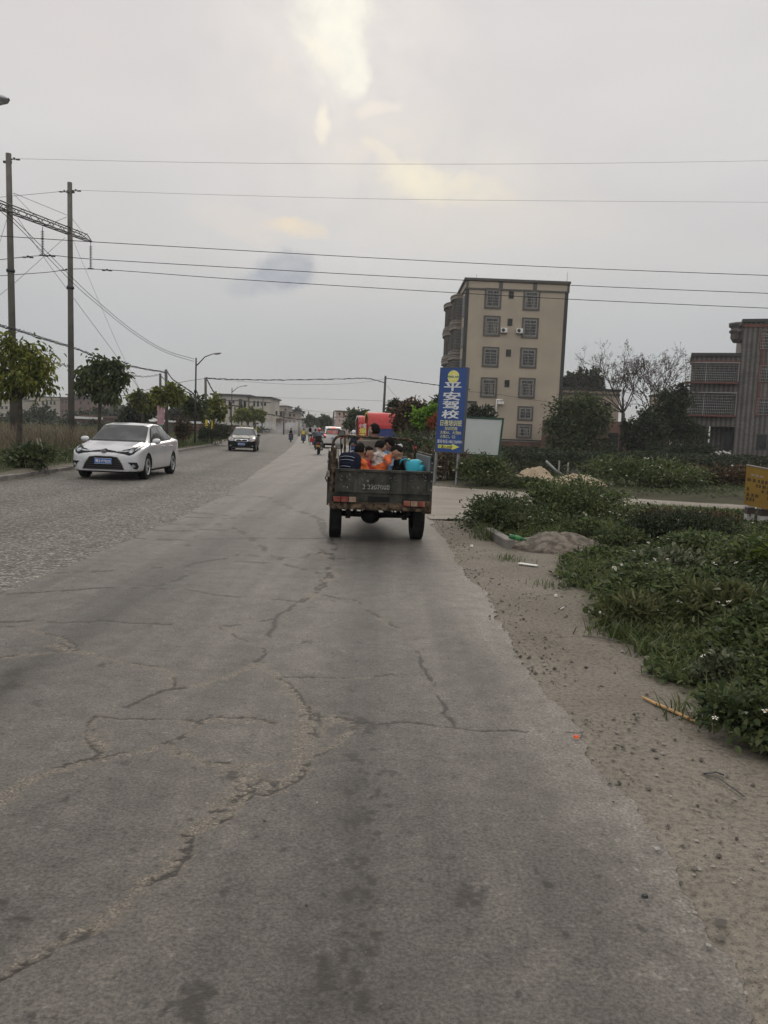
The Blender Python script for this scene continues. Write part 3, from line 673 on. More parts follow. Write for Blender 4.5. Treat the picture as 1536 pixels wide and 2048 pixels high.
# white daisies of the weeds
def daisies(P, r, seed):
    rg = np.random.default_rng(seed); V = []; F = []; mi = []; b = 0
    for p in P:
        a0 = rg.random()*6; tl = rg.normal(size=2)*.35; nn = Vector((tl[0], tl[1], 1)).normalized(); e1 = nn.orthogonal().normalized(); e2 = nn.cross(e1); rr = r*rg.uniform(.7, 1.25); p = Vector(p)
        for k in range(5):
            a = a0 + k*1.2566; u = e1*math.cos(a)+e2*math.sin(a); v = nn.cross(u)
            V += [p+u*rr*.2, p+u*rr*.7+v*rr*.28+nn*rr*.1, p+u*rr, p+u*rr*.7-v*rr*.28+nn*rr*.1]; F.append((b, b+1, b+2, b+3)); mi.append(0); b += 4
        V += [p+e1*rr*.28+nn*rr*.12, p+e2*rr*.28+nn*rr*.12, p-e1*rr*.28+nn*rr*.12, p-e2*rr*.28+nn*rr*.12]; F.append((b, b+1, b+2, b+3)); mi.append(1); b += 4
        s = e1*.0015; q = p - Vector((0,0,.16)); V += [p-s, p+s, q+s, q-s]; F.append((b, b+1, b+2, b+3)); mi.append(2); b += 4
    return np.array([tuple(v) for v in V]), np.array(F), mi
W_P = mat('petal_white', (.75,.74,.68), rough=.6); W_C = mat('flower_centre', (.5,.3,.03), rough=.7); W_S = mat('stem_green', (.05,.07,.03), rough=.7)
fx = rg.uniform(2, 9, 3000); fy = rg.uniform(3.6, 17.5, 3000)
k = mk(fx, fy, np.full(3000, .9)) & (fbm(fx*.7, fy*.7, 3, 95) > .50); fx, fy = fx[k][:700], fy[k][:700]
FP = np.stack([fx, fy, terrain(fx, fy)+edge_h(fx, fy)+.03+.07*rg.random(len(fx))], 1)
V, F, mi = daisies(FP, .021, 2)
o = npmesh('wildflowers', V, F, [W_P, W_C, W_S], mi=mi); tag(o, 'tiny white flowers with yellow centres dotted over the green weeds', 'flowers', kind='stuff')

def bush(name, label, c, r, n, ls, m, group=None, cat='shrub', seed=1, stems=5, flowers=0, flat=0, w=.45, clumps=26):
    """shrub: leaves clumped over an ellipsoid, thin stems to the ground"""
    rg = np.random.default_rng(seed); c = np.array(c, float); r = np.array(r, float)
    d = rg.normal(size=(clumps,3)); d /= np.linalg.norm(d, axis=1, keepdims=True); d[:,2] = np.where(d[:,2] < -.3, -d[:,2], d[:,2])
    cc = d*(rg.random((clumps,1))**.35)*.82
    i = rg.integers(0, clumps, n); q = cc[i] + rg.normal(size=(n,3))*.17*(.6+.8*rg.random(clumps)[i][:,None])
    P = c + q*r; gz = terrain(P[:,0], P[:,1]) + .01; P[:,2] = np.maximum(P[:,2], gz + .05*rg.random(n))
    D = q + rg.normal(size=(n,3))*.8; D[:,2] += .1
    t = thing(name, label, cat, (c[0], c[1], float(terrain(c[0], c[1]))), 0, group); off = np.array(t.location)
    V, F = leaves(P-off, D, ls*(.6+.7*rg.random(n)), w=w, seed=seed+1)
    npobj('foliage', (V, F), m, t)
    mb = MB()
    for k in range(stems):
        e = cc[k % clumps]*r*.8 + c - off; s0 = Vector((rg.normal()*.08*r[0], rg.normal()*.08*r[0], -.1))
        mb.tube([s0, s0.lerp(Vector(e), .5)+Vector((rg.normal()*.06*r[0], 0, .05)), e], [.018*r[2]+.006, .012*r[2]+.004, .004], 5)
    if stems: mb.build('stem', BARK, t)
    if flowers:
        d = rg.normal(size=(flowers,3)); d /= np.linalg.norm(d, axis=1, keepdims=True); d[:,2] = np.abs(d[:,2]); fp = c + d*r*1.02 - off
        V, F, mi = daisies(fp, max(.022, ls*.32), seed); npmesh('blossom', V, F, [W_P, W_C, W_S], t, mi=mi)
    return t
def gb(px, py, rx, rz, z0, h): pass
bush('mounded_shrub', 'low dome of small dark leaves left of the yellow sign', (4.25, 11.2, .20), (.85,.9,.34), 12000, .055, G_DK, seed=5, stems=0, clumps=90)
bush('weed_clump', 'tall weedy clump with white flowers at the front corner of the side road', (3.3,13.6,.30), (1.0,.8,.55), 7000, .065, G_W, seed=6, flowers=26, stems=12)
bush('weed_clump', 'leafy green clump growing over the short kerb at the side road mouth', (2.0,12.7,.2), (.75,1.0,.38), 5000, .06, G_MID, seed=7, stems=8, flowers=3)
bush('weed_clump', 'twiggy brownish clump on the mound between the flowers and the yellow sign', (5.3,13.9,.10), (1.3,.8,.26), 4500, .06, G_RUST, seed=8, flowers=12, stems=12)
bush('grass_clump', 'bright green feathery clump at the right edge in front of the yellow sign', (4.1,7.6,.25), (.55,.8,.38), 5000, .10, leafmat('leaf_bright', [(.05,.08,.012),(.09,.14,.02),(.14,.18,.03)], .35), seed=9, w=.12, stems=0)
bush('weed_clump', 'small green bush with white flowers below the blank board', (2.95,23.6,.35), (.95,.8,.55), 4200, .10, G_W, seed=10, flowers=40)
bush('weed_clump', 'pale grassy tuft around the two posts of the blue sign', (1.7,26.0,.35), (1.3,1.0,.6), 3500, .22, G_DRY, seed=11, w=.12, flowers=12)
bush('weed_clump', 'low trailing weeds between the bush and the sand heap', (4.1,23.0,.08), (.85,.5,.25), 1800, .10, G_MID, seed=12, flowers=10, stems=3)
bush('weed_clump', 'wide flowering weeds right of the sand heap beyond the side road', (8.2,25.6,.35), (2.0,1.4,.65), 6500, .12, G_W, seed=13, flowers=60)
bush('weed_clump', 'brown tinged weeds on the near bank of the pond', (11.8,28.5,.2), (2.6,1.4,.6), 5000, .13, G_RUST, seed=14, flowers=30)
bush('weed_clump', 'low flowering weeds on the pond bank behind the side road', (14.8,25.6,.1), (2.8,1.6,.34), 4200, .12, G_MID, seed=15, flowers=24)

G_SP = leafmat('spiky_grass', [(.06,.075,.028),(.11,.125,.05),(.19,.19,.09)], .3)
for px, py, r, h, n, ls, w_, m_, lb in [(1265,1215,.30,.26,2200,.11,.12,G_SP,'spiky pale grass tuft near the edge of the verge at mid distance'),(1330,1150,.45,.34,2600,.06,.5,G_LT,'pale leafy clump standing up in the middle of the weeds'),(1440,1240,.35,.36,2400,.10,.14,G_SP,'tall spiky grass clump in the right half of the weeds'),
        (1250,1090,.45,.36,2600,.07,.45,G_MID,'bushy green clump behind the soil heap'),(1450,1330,.20,.24,1200,.045,.6,G_LT,'pale broad leaved clump right of the wood strip'),(1500,1420,.30,.30,2200,.05,.55,G_MID,'large leaved green clump at the right edge near the camera')]:
    c = gp(px, py, .15); bush('weed_clump', lb, (c.x, c.y, float(terrain(c.x, c.y))+h*.35), (r*.9, r*.9, h*.5), int(n*.7), ls, m_, seed=int(px), w=w_, stems=6, flowers=5, clumps=40)
# scrub strip on both banks
def strip(n, xr, yr, dens, hfun, ls, seed, m, name, label, w=.45):
    rg = np.random.default_rng(seed); x = rg.uniform(*xr, n); y = rg.uniform(*yr, n); k = dens(x, y) > rg.random(n); x, y = x[k], y[k]
    z = terrain(x, y) + hfun(x, y)*(rg.random(len(x))**.7); P = np.stack([x, y, z], 1); D = rg.normal(size=P.shape); D[:,2] = np.abs(D[:,2])*.5
    o = npobj(name, leaves(P, D, ls*(.6+.7*rg.random(len(x))), w=w, seed=seed), m); return tag(o, label, 'weeds', kind='stuff')
strip(52000, (4, 42), (47.0, 53.5), lambda x, y: sst(47, 48.5, y+.5*np.sin(x*.4)), lambda x, y: (.15+.75*fbm(x*.35, y*.5, 4, 101))*sst(46.8, 49.5, y), .19, 21, G_DK, 'bank_scrub', 'dark green creeper scrub covering the far bank of the pond')
strip(16000, (.8, 24), (21.5, 32), lambda x, y: sst(.1, 1.2, y-sfar(x))*sst(1.2, 3, x-interp(y, REDG))*sst(.40, .55, fbm(x*.4, y*.4, 3, 103)), lambda x, y: .05+.18*fbm(x*.8, y*.8, 3, 104), .09, 22, G_MID, 'near_bank_scrub', 'low green weeds between the side road and the pond')
# left field: green fringe and tall dry grass
def field(n, xr, yr, msk, hfun, wf, seed, m, name, label):
    rg = np.random.default_rng(seed); x = rg.uniform(*xr, n); y = rg.uniform(*yr, n)
    k = msk(x, y) > rg.random(n); x, y = x[k], y[k]; P = np.stack([x, y, terrain(x, y)-.03], 1)
    o = npobj(name, blades(P, hfun(x, y)*(.55+.6*rg.random(len(x))), wf*(1+y*.02), .7, seed, .45), m); return tag(o, label, 'grass', kind='stuff')
kd = lambda x, y: kerb(y) - .22 - x
field(52000, (-30, -8.9), (14, 62), lambda x, y: (kd(x,y) > 0)*(x > -.62*y-1.5)*sst(-.4, .4, fbm(x*.4, y*.4, 3, 111)-.2)*(1-sst(3, 8, kd(x,y))*.6), lambda x, y: .12+.35*fbm(x*.5, y*.5, 3, 112)+.1*sst(0, 2, kd(x,y)), .013, 31, G_GR, 'grass', 'green grass along the left kerb')
field(42000, (-34, -9.5), (15, 60), lambda x, y: (x > -.62*y-1.5)*sst(.8, 2.6, kd(x,y))*(1-.9*sst(26, 60, y)*sst(-13.5,-11.5,x)), lambda x, y: (.65+.85*fbm(x*.3, y*.3, 3, 113))*(.4+.6*sst(.8, 3.5, kd(x,y)))*(1-.25*sst(34,60,y)), .011, 32, G_DRY, 'dry_grass', 'tall dry brownish grass filling the field behind the left kerb')
field(26000, (-60, -13), (56, 130), lambda x, y: (kd(x,y) > 0)*1., lambda x, y: .3+.4*fbm(x*.2, y*.2, 3, 114), .03, 33, G_GR, 'field_grass', 'rough green grass in the distance left of the road')
strip(9000, (-14, -8.9), (16, 46), lambda x, y: (kd(x,y) > .05)*(1-sst(.8, 2.2, kd(x,y)))*sst(.42, .6, fbm(x*.7, y*.5, 3, 115)), lambda x, y: .15+.35*fbm(x, y, 3, 116), .13, 34, G_MID, 'kerb_weeds', 'broad leaved green weeds just behind the left kerb')
strip(14000, (-150, -20), (110, 215), lambda x, y: (kd(x, y) > 1)*1., lambda x, y: .4+1.0*fbm(x*.06, y*.08, 3, 117), .9, 35, G_DK, 'distant_scrub', 'dark scrub in the distance left of the road')
for px, py, Y, rx, rz, lb in [(368,868,47,.55,.9,'rust brown young shrub behind the left kerb, right of the silver car'),(432,868,60,1.4,1.0,'dark twiggy shrub behind the left kerb near the third pole'),(415,875,56,.8,.7,'small dark shrub just left of the black car'),(62,925,21,.6,.35,'green weedy bush left of the silver car near the kerb')]:
    c = at(px, py, Y); bush('roadside_shrub', lb, (c.x, c.y, float(terrain(c.x, c.y))+rz*.75), (rx, rx, rz), 1900, .15, G_RUST if 'rust' in lb else (G_MID if 'weedy' in lb else G_DK), seed=int(px), clumps=22)

# ------------------------------------------------------------------ trees
def tree(name, label, Y, base, blobs, ls, n, m, tr=.12, bark=None, group=None, dens=.27, seed=1, droop=.1, w=.5, fork=None, depth=.8, lj=.4, zb=None, band=None, bark_limbs=True):
    """blobs: (px,py,rx,ry) crown masses seen at depth Y"""
    rg = np.random.default_rng(seed); b = at(base[0], base[1], Y); zg = float(terrain(b.x, b.y)) if zb is None else zb
    t = thing(name, label, 'tree', (b.x, b.y, zg), 0, group); off = np.array((b.x, b.y, zg)); k = Y/CAM_F
    Ps = []; Ds = []; limbs = []; tot = sum(q[2]*q[3] for q in blobs)
    for bi, (px, py, rx, ry) in enumerate(blobs):
        dy = rg.uniform(-.5, .5)*depth*rx*k if bi else 0
        c = np.array(at(px, py, Y+dy)) - off; r = np.array((rx*k, rx*k*depth, ry*k))
        nc = max(5, int(26*math.sqrt(rx*ry/tot))); nb = int(n*rx*ry/tot)
        d = rg.normal(size=(nc,3)); d /= np.linalg.norm(d, axis=1, keepdims=True); cc = d*(rg.random((nc,1))**.4)*1.0
        limbs += [(c + q*r) for q in cc[:max(3, nc//3)]]
        i = rg.integers(0, nc, nb); q = cc[i] + rg.normal(size=(nb,3))*dens*(.5+.9*rg.random(nc)[i][:,None])
        Ps.append(c + q*r); dd = q + rg.normal(size=(nb,3))*.9; dd[:,2] -= droop*3; Ds.append(dd)
    P = np.concatenate(Ps); D = np.concatenate(Ds)
    if m is not None: npobj('crown', leaves(P, D, ls*(.6+.7*rg.random(len(P))), w=w, seed=seed), m, t)
    mb = MB(); top = Vector(np.mean(limbs, 0)); fz = min(l[2] for l in limbs); fk = Vector((top.x*.6, top.y*.6, max(.3, fz*.9 if fork is None else fork)))
    mb.tube([(0,0,-.15), (fk.x*.15+rg.normal()*.03, 0, fk.z*.35), (fk.x*.5, 0, fk.z*.7), fk], [tr*1.15, tr, tr*.85, tr*.75], 8)
    for l in limbs:
        l = Vector(l); mid = fk.lerp(l, .5) + Vector((rg.normal()*lj*.3, rg.normal()*lj*.3, lj*.25))
        mb.tube([fk, mid, l], [tr*.55, tr*.3, tr*.1], 5, cap=False)
    mb.build('trunk', bark or BARK, t)
    if band:
        q = MB(); z0, z1, colr = band; q.lathe([(tr*1.2, z0), (tr*1.2, z1)], n=12); q.build('painted_band', colr, t)
    return t
YEL = mat('yellow_paint', (.55,.42,.03), rough=.6); GRN = mat('green_poster', (.05,.22,.12), rough=.6)
ROW = 'young trees planted along the left kerb'
tree('roadside_tree', 'broad yellow green tree with thin hanging leaves at the left edge behind the first pole', 27, (40,880), [(25,725,60,42),(78,738,38,40),(60,772,45,20),(5,775,30,28),(92,770,18,18),(20,695,28,20),(55,700,30,18)], .20, 2700, G_YEL, .10, seed=41, droop=.5, w=.36, group=ROW)
tree('roadside_tree', 'dark green round tree behind the silver car', 33, (198,880), [(175,755,28,24),(210,745,34,26),(238,765,22,28),(190,775,34,20),(215,790,38,12),(160,775,12,18),(235,735,18,14)], .22, 2900, G_MID, .09, seed=42, droop=.5, w=.4, group=ROW)
tree('roadside_tree', 'tree with a yellow top left of the pink board', 62, (284,880), [(285,800,22,16),(300,805,12,14),(270,800,8,10)], .35, 1300, G_YEL, .12, seed=43, group=ROW)
tree('roadside_tree', 'dark bushy tree under the yellow topped tree', 70, (272,860), [(275,826,30,16),(295,820,14,12),(255,835,14,14)], .4, 1600, G_DK, .12, seed=44, group=ROW)
tree('roadside_tree', 'light green young tree around the pair of leaning poles', 47, (331,890), [(330,785,22,12),(350,795,18,14),(318,798,10,16),(345,778,10,8)], .25, 1100, G_YEL, .05, seed=45, group=ROW, band=None)
tree('roadside_tree', 'thin green young tree in front of the second street lamp', 52, (390,897), [(383,800,16,10),(395,812,18,14),(376,818,12,16),(405,825,12,14)], .26, 950, G_MID, .05, seed=46, group=ROW)
tree('roadside_tree', 'olive young tree right of the second street lamp', 58, (424,885), [(430,812,15,13),(418,822,12,14),(440,825,9,12)], .3, 900, G_YEL, .06, seed=47, group=ROW, band=(.9,2.2,YEL))
tree('roadside_tree', 'small olive tree with a yellow band, left of the pair before the white building', 105, (482,868), [(480,831,12,9),(490,828,9,8)], .5, 700, G_YEL, .09, seed=48, group=ROW, band=(.7,1.5,YEL))
tree('roadside_tree', 'small olive tree with a yellow band, right of the pair before the white building', 112, (512,866), [(508,830,13,10),(520,833,8,8),(497,832,8,8)], .5, 800, G_YEL, .09, seed=49, group=ROW, band=(.7,1.5,YEL))
tree('dense_tree', 'dark tree left of the silver car in the far field', 150, (60,850), [(60,836,32,13),(88,834,22,16),(35,838,16,12)], .8, 1500, G_DK, .25, seed=50)
tree('dense_tree', 'wide dark tree in the far field behind the silver car', 160, (180,850), [(170,836,30,12),(200,830,30,14),(230,834,26,14),(255,838,20,12),(150,838,12,9)], .8, 2200, G_DK, .25, seed=51)
tree('distant_tree', 'hazy conifer shaped tree far behind the field', 330, (225,850), [(227,808,7,12),(220,815,9,9),(232,818,9,9)], 2.2, 500, G_DK, .3, seed=52)
tree('distant_tree', 'dark tree behind the pink board in the distance', 130, (365,850), [(372,828,26,13),(350,832,18,12),(400,832,20,12)], .8, 1300, G_DK, .25, seed=53)
tree('distant_tree', 'small round green tree at the end of the road, left one', 190, (622,858), [(622,843,10,9)], .9, 500, G_MID, .2, seed=54)
tree('distant_tree', 'small round green tree at the road end, right one, beside the white van', 180, (648,858), [(648,845,11,10)], .9, 500, G_MID, .2, seed=55)
tree('distant_tree', 'bushy tree between the pink house and the red tent', 95, (706,868), [(706,838,14,12),(718,832,12,12),(700,850,10,10)], .5, 900, G_MID, .2, seed=56)
tree('distant_tree', 'tree top behind the far pale houses at the road end', 300, (592,860), [(592,826,9,6)], 1.5, 300, G_DK, .3, seed=57)
tree('roadside_tree', 'tall dark rust coloured bushy tree right of the red tent', 48, (832,900), [(832,812,22,22),(812,835,20,25),(845,830,16,26),(820,860,24,24),(800,850,10,20)], .22, 5200, G_RUST, .14, seed=58)
tree('roadside_tree', 'dark green round tree behind the red tent', 62, (790,885), [(790,815,15,14),(800,825,14,14),(780,822,8,8)], .28, 1700, G_DK, .15, seed=59)
tree('roadside_tree', 'bright lime green round tree behind the blue sign', 43, (858,900), [(855,835,26,15),(872,822,16,12),(838,842,14,12),(868,845,16,12)], .17, 3600, G_LIME, .1, seed=60, w=.6)
tree('roadside_tree', 'small tree with orange red leaves beside the blue sign', 41, (868,905), [(866,842,9,8),(874,836,6,6)], .16, 320, G_ORG, .05, seed=61)
tree('roadside_tree', 'dark tree top peeping out just left of the blue sign', 70, (880,890), [(880,805,12,12),(874,812,10,10)], .3, 700, G_DK, .14, seed=62)
for i, (c, rx, rz, Y) in enumerate([((815,885),1.1,.9,40),((848,880),1.2,1.0,38),((880,885),1.0,.9,36),((905,900),1.1,.7,34),((940,905),1.6,.7,38)]):
    p = at(c[0], c[1], Y); bush('undergrowth', ['dark bush under the rust coloured tree','dark bush below the lime green tree','bush directly behind the left post of the blue sign','bush behind the right post of the blue sign','bush behind the blank board'][i], (p.x, p.y, .5), (rx, rx, rz), 2000, .16, G_DK if i % 2 else G_MID, seed=70+i)
tree('creeper_tree', 'shaggy green tree draped in creepers right of the beige tower block', 60, (1160,930), [(1120,835,38,30),(1160,815,34,28),(1195,830,30,34),(1130,880,34,36),(1185,885,36,38),(1150,855,40,40),(1100,850,16,14)], .26, 9000, G_MID, .25, seed=80, dens=.24)
tree('creeper_tree', 'narrow creeper covered tree in front of the ruined brick wall', 58, (1290,930), [(1280,850,30,26),(1290,885,30,36),(1260,870,18,24)], .24, 4500, G_DK, .2, seed=81)
tree('dark_tree', 'tall dark cone shaped tree left of the brick villa', 63, (1352,915), [(1352,795,22,22),(1350,812,28,24),(1345,830,32,28),(1360,860,36,26),(1330,850,24,24),(1385,870,22,18),(1362,782,12,14)], .24, 9500, G_DK, .25, seed=82)
tree('scrub_mound', 'dark green overgrown heap below the cone shaped tree', 57, (1360,925), [(1355,905,46,20),(1395,910,28,18),(1310,905,24,18)], .22, 5000, G_DK, .1, seed=83)
tree('scrub_mound', 'small dark leafy mound in front of the brick ruin', 56, (1210,930), [(1215,918,20,14)], .2, 1200, G_DK, .06, seed=84)
tree('banyan_tree', 'low leafy papaya like tree between the sign boards and the tower block', 66, (963,885), [(965,820,20,9),(950,830,14,8),(980,832,10,8),(962,842,16,10)], .5, 420, G_DK, .1, seed=85, w=.35)
for i, (px, py, rx, ry) in enumerate([(1133,765,6,14),(1146,763,7,12),(1163,757,9,14),(1178,760,8,14),(1193,757,9,16)]):
    tree('eucalyptus', ['leftmost','second from the left','middle','fourth from the left','rightmost'][i]+' of the five dark feathery treetops right of the tower block', 140, (px,880), [(px,py,rx,ry),(px-2,py+12,rx,8),(px+3,py+18,rx,7)], .8, 520, G_DK, .2, seed=90+i, group='feathery treetops behind the low cream house', fork=8.0)
# bare tree: recursive twigs with a few leaves
def bare(name, label, Y, base, h0, tips, seed, nl):
    rg = random.Random(seed); b = at(base[0], base[1], Y); t = thing(name, label, 'tree', (b.x, b.y, float(terrain(b.x, b.y))))
    mb = MB(); LP = []; LD = []
    def grow(p, d, l, r, dep):
        pts = [p]; q = p.copy(); dd = d.copy()
        for i in range(4):
            dd = (dd + Vector((rg.gauss(0,.10), rg.gauss(0,.10), rg.gauss(.02,.06)))).normalized(); q = q + dd*l/4; pts.append(q.copy())
            if dep <= 2 and rg.random() < nl: LP.append(tuple(q)); LD.append((rg.gauss(0,1), rg.gauss(0,1), rg.gauss(-.3,.8)))
        mb.tube(pts, [r, r*.88, r*.78, r*.68, r*.58], 5 if dep > 1 else 3, cap=False)
        if dep == 0: return
        for k in range(3 if dep > 1 else 4):
            s = pts[rg.choice([2,3,4])] if k else pts[-1]; a = rg.uniform(0, 6.28); sp = rg.uniform(.30, .68)
            e = dd.orthogonal().normalized(); e.rotate(Matrix.Rotation(a, 3, dd)); nd = (dd*math.cos(sp)+e*math.sin(sp)+Vector((0,0,.05))).normalized()
            grow(s, nd, l*rg.uniform(.5,.76), r*.58, dep-1)
    s = Vector((0,0,0)); f = Vector((0,0,h0)); mb.tube([s-Vector((0,0,.2)), f*.5+Vector((.05,0,0)), f], [.22,.18,.15], 8)
    off = Vector(t.location)
    for px, py in tips:
        e = at(px, py, Y+rg.uniform(-2,2)) - off; d = e-f; grow(f, d.normalized(), d.length*.55, .058, 5)
    mb.build('trunk', BARK, t); npobj('sparse_leaves', leaves(np.array(LP), np.array(LD), np.full(len(LP), .13), w=.5, seed=seed), G_RUST, t)
    return t
bare('bare_tree', 'nearly bare spreading tree with twigs against the sky behind the brick ruin', 66, (1240,920), 3.6, [(1150,765),(1172,742),(1205,752),(1232,735),(1262,730),(1285,745),(1165,800),(1300,765),(1225,765)], 5, .12)
bare('bare_tree', 'second nearly bare tree with thin twigs beside the dark cone shaped tree', 67, (1300,920), 3.2, [(1292,730),(1318,738),(1345,745),(1265,755),(1362,738),(1330,775),(1385,768),(1280,790)], 9, .12)
# ------------------------------------------------------------------ lettering
def glyphs(mb, s, fn, x0, x1, y0, y1, mi=0, bold=.0, d=0.0):
    """lay the string s, stretched to the box, on the surface fn(a,b,d)"""
    cu = bpy.data.curves.new('t', 'FONT'); cu.body = s; cu.size = 1; cu.resolution_u = 3
    ob = bpy.data.objects.new('t', cu); col.objects.link(ob)
    dg = bpy.context.evaluated_depsgraph_get(); dg.update(); me = bpy.data.meshes.new_from_object(ob.evaluated_get(dg))
    vs = [v.co.copy() for v in me.vertices]; fs = [tuple(p.vertices) for p in me.polygons]
    bpy.data.objects.remove(ob); bpy.data.curves.remove(cu); bpy.data.meshes.remove(me)
    if not vs: return
    ax, bx = min(v.x for v in vs), max(v.x for v in vs); ay, by = min(v.y for v in vs), max(v.y for v in vs)
    g = bold*.9; k = len(s)   # weight: thin shifted copies, each a hair above the last
    for i, (ox, oy) in enumerate([(0,0)] if bold < .003 else [(-g,-g),(g,g),(-g,g),(g,-g),(0,0)]):
        mb._a([fn(x0+(v.x+ox-ax)/(bx-ax)*(x1-x0), y0+(v.y+oy-ay)/(by-ay)*(y1-y0), d+i*.0007) for v in vs], fs, mi)
# ------------------------------------------------------------------ building kit
DARKG = mat('window_glass', (.012,.014,.015), rough=.25, var=.5, scale=.8, spec=.35)
CURT = mat('curtain', (.16,.14,.12), rough=.8, var=.4, scale=2)
GTRIM = mat('grey_trim', (.085,.08,.072), rough=.85, var=.15)
GTRIM2 = mat('pale_trim', (.21,.2,.18), rough=.8, var=.12)
DTRIM = mat('dark_trim', (.03,.032,.03), rough=.7)
BARS = mat('white_bars', (.24,.24,.23), rough=.5)
CREAM = mat('cream_wall', (.36,.308,.24), rough=.9, var=.09, scale=.35, bump=.15, bscale=6)
CREAM2 = mat('pale_wall', (.42,.39,.33), rough=.9, var=.14, scale=.12)
CREAM3 = mat('cream_far', (.36,.33,.27), rough=.9, var=.14, scale=.1)
PINKW = mat('pink_wall', (.40,.27,.22), rough=.9, var=.1, scale=.2)
WHITEP = mat('white_paint', (.62,.61,.58), rough=.6, var=.08)
STEEL = mat('galvanised', (.24,.25,.25), rough=.5, metal=.4, var=.2, scale=4)
REDTR = mat('red_brown_trim', (.12,.045,.032), rough=.8, var=.2)
def brickmat(name, c1, c2, mortar, sc_, w=.5, h=.25, rough=.9, ms=.02, stripe=0):
    m = bpy.data.materials.new(name); m.use_nodes = True; t = m.node_tree; b = t.nodes['Principled BSDF']; b.inputs['Roughness'].default_value = rough
    tc = t.nodes.new('ShaderNodeTexCoord'); sp = t.nodes.new('ShaderNodeSeparateXYZ'); cb = t.nodes.new('ShaderNodeCombineXYZ')
    ad = t.nodes.new('ShaderNodeMath'); t.links.new(tc.outputs['Object'], sp.inputs[0]); t.links.new(sp.outputs[0], ad.inputs[0]); t.links.new(sp.outputs[1], ad.inputs[1])
    t.links.new(ad.outputs[0], cb.inputs[0]); t.links.new(sp.outputs[2], cb.inputs[1])
    br = t.nodes.new('ShaderNodeTexBrick'); br.inputs['Scale'].default_value = sc_; br.inputs['Color1'].default_value = c1+(1,); br.inputs['Color2'].default_value = c2+(1,); br.inputs['Mortar'].default_value = mortar+(1,)
    br.inputs['Brick Width'].default_value = w; br.inputs['Row Height'].default_value = h; br.inputs['Mortar Size'].default_value = ms
    t.links.new(cb.outputs[0], br.inputs['Vector'])
    n = t.nodes.new('ShaderNodeTexNoise'); n.inputs['Scale'].default_value = .8; n.inputs['Detail'].default_value = 6; t.links.new(tc.outputs['Object'], n.inputs['Vector'])
    r = t.nodes.new('ShaderNodeMapRange'); r.inputs[1].default_value = .3; r.inputs[2].default_value = .7; r.inputs[3].default_value = .7; r.inputs[4].default_value = 1.15; t.links.new(n.outputs[0], r.inputs[0])
    s = t.nodes.new('ShaderNodeVectorMath'); s.operation = 'SCALE'; t.links.new(br.outputs[0], s.inputs[0]); t.links.new(r.outputs[0], s.inputs['Scale']); t.links.new(s.outputs[0], b.inputs['Base Color'])
    if stripe:
        k = t.nodes.new('ShaderNodeMath'); k.operation = 'PINGPONG'; k.inputs[1].default_value = stripe; t.links.new(ad.outputs[0], k.inputs[0]); k2 = t.nodes.new('ShaderNodeMapRange'); k2.inputs[1].default_value = stripe*.42; k2.inputs[2].default_value = stripe*.58; k2.inputs[3].default_value = .62; k2.inputs[4].default_value = 1.25; t.links.new(k.outputs[0], k2.inputs[0])
        s2 = t.nodes.new('ShaderNodeVectorMath'); s2.operation = 'SCALE'; t.links.new(s.outputs[0], s2.inputs[0]); t.links.new(k2.outputs[0], s2.inputs['Scale']); t.links.new(s2.outputs[0], b.inputs['Base Color'])
    return m
BRICK = brickmat('red_brick', (.16,.075,.05), (.11,.055,.04), (.13,.115,.10), 2.2)
TILE = brickmat('striped_tile', (.19,.175,.16), (.13,.12,.11), (.065,.06,.056), 1.6, .5, .14, ms=.035, stripe=.22)

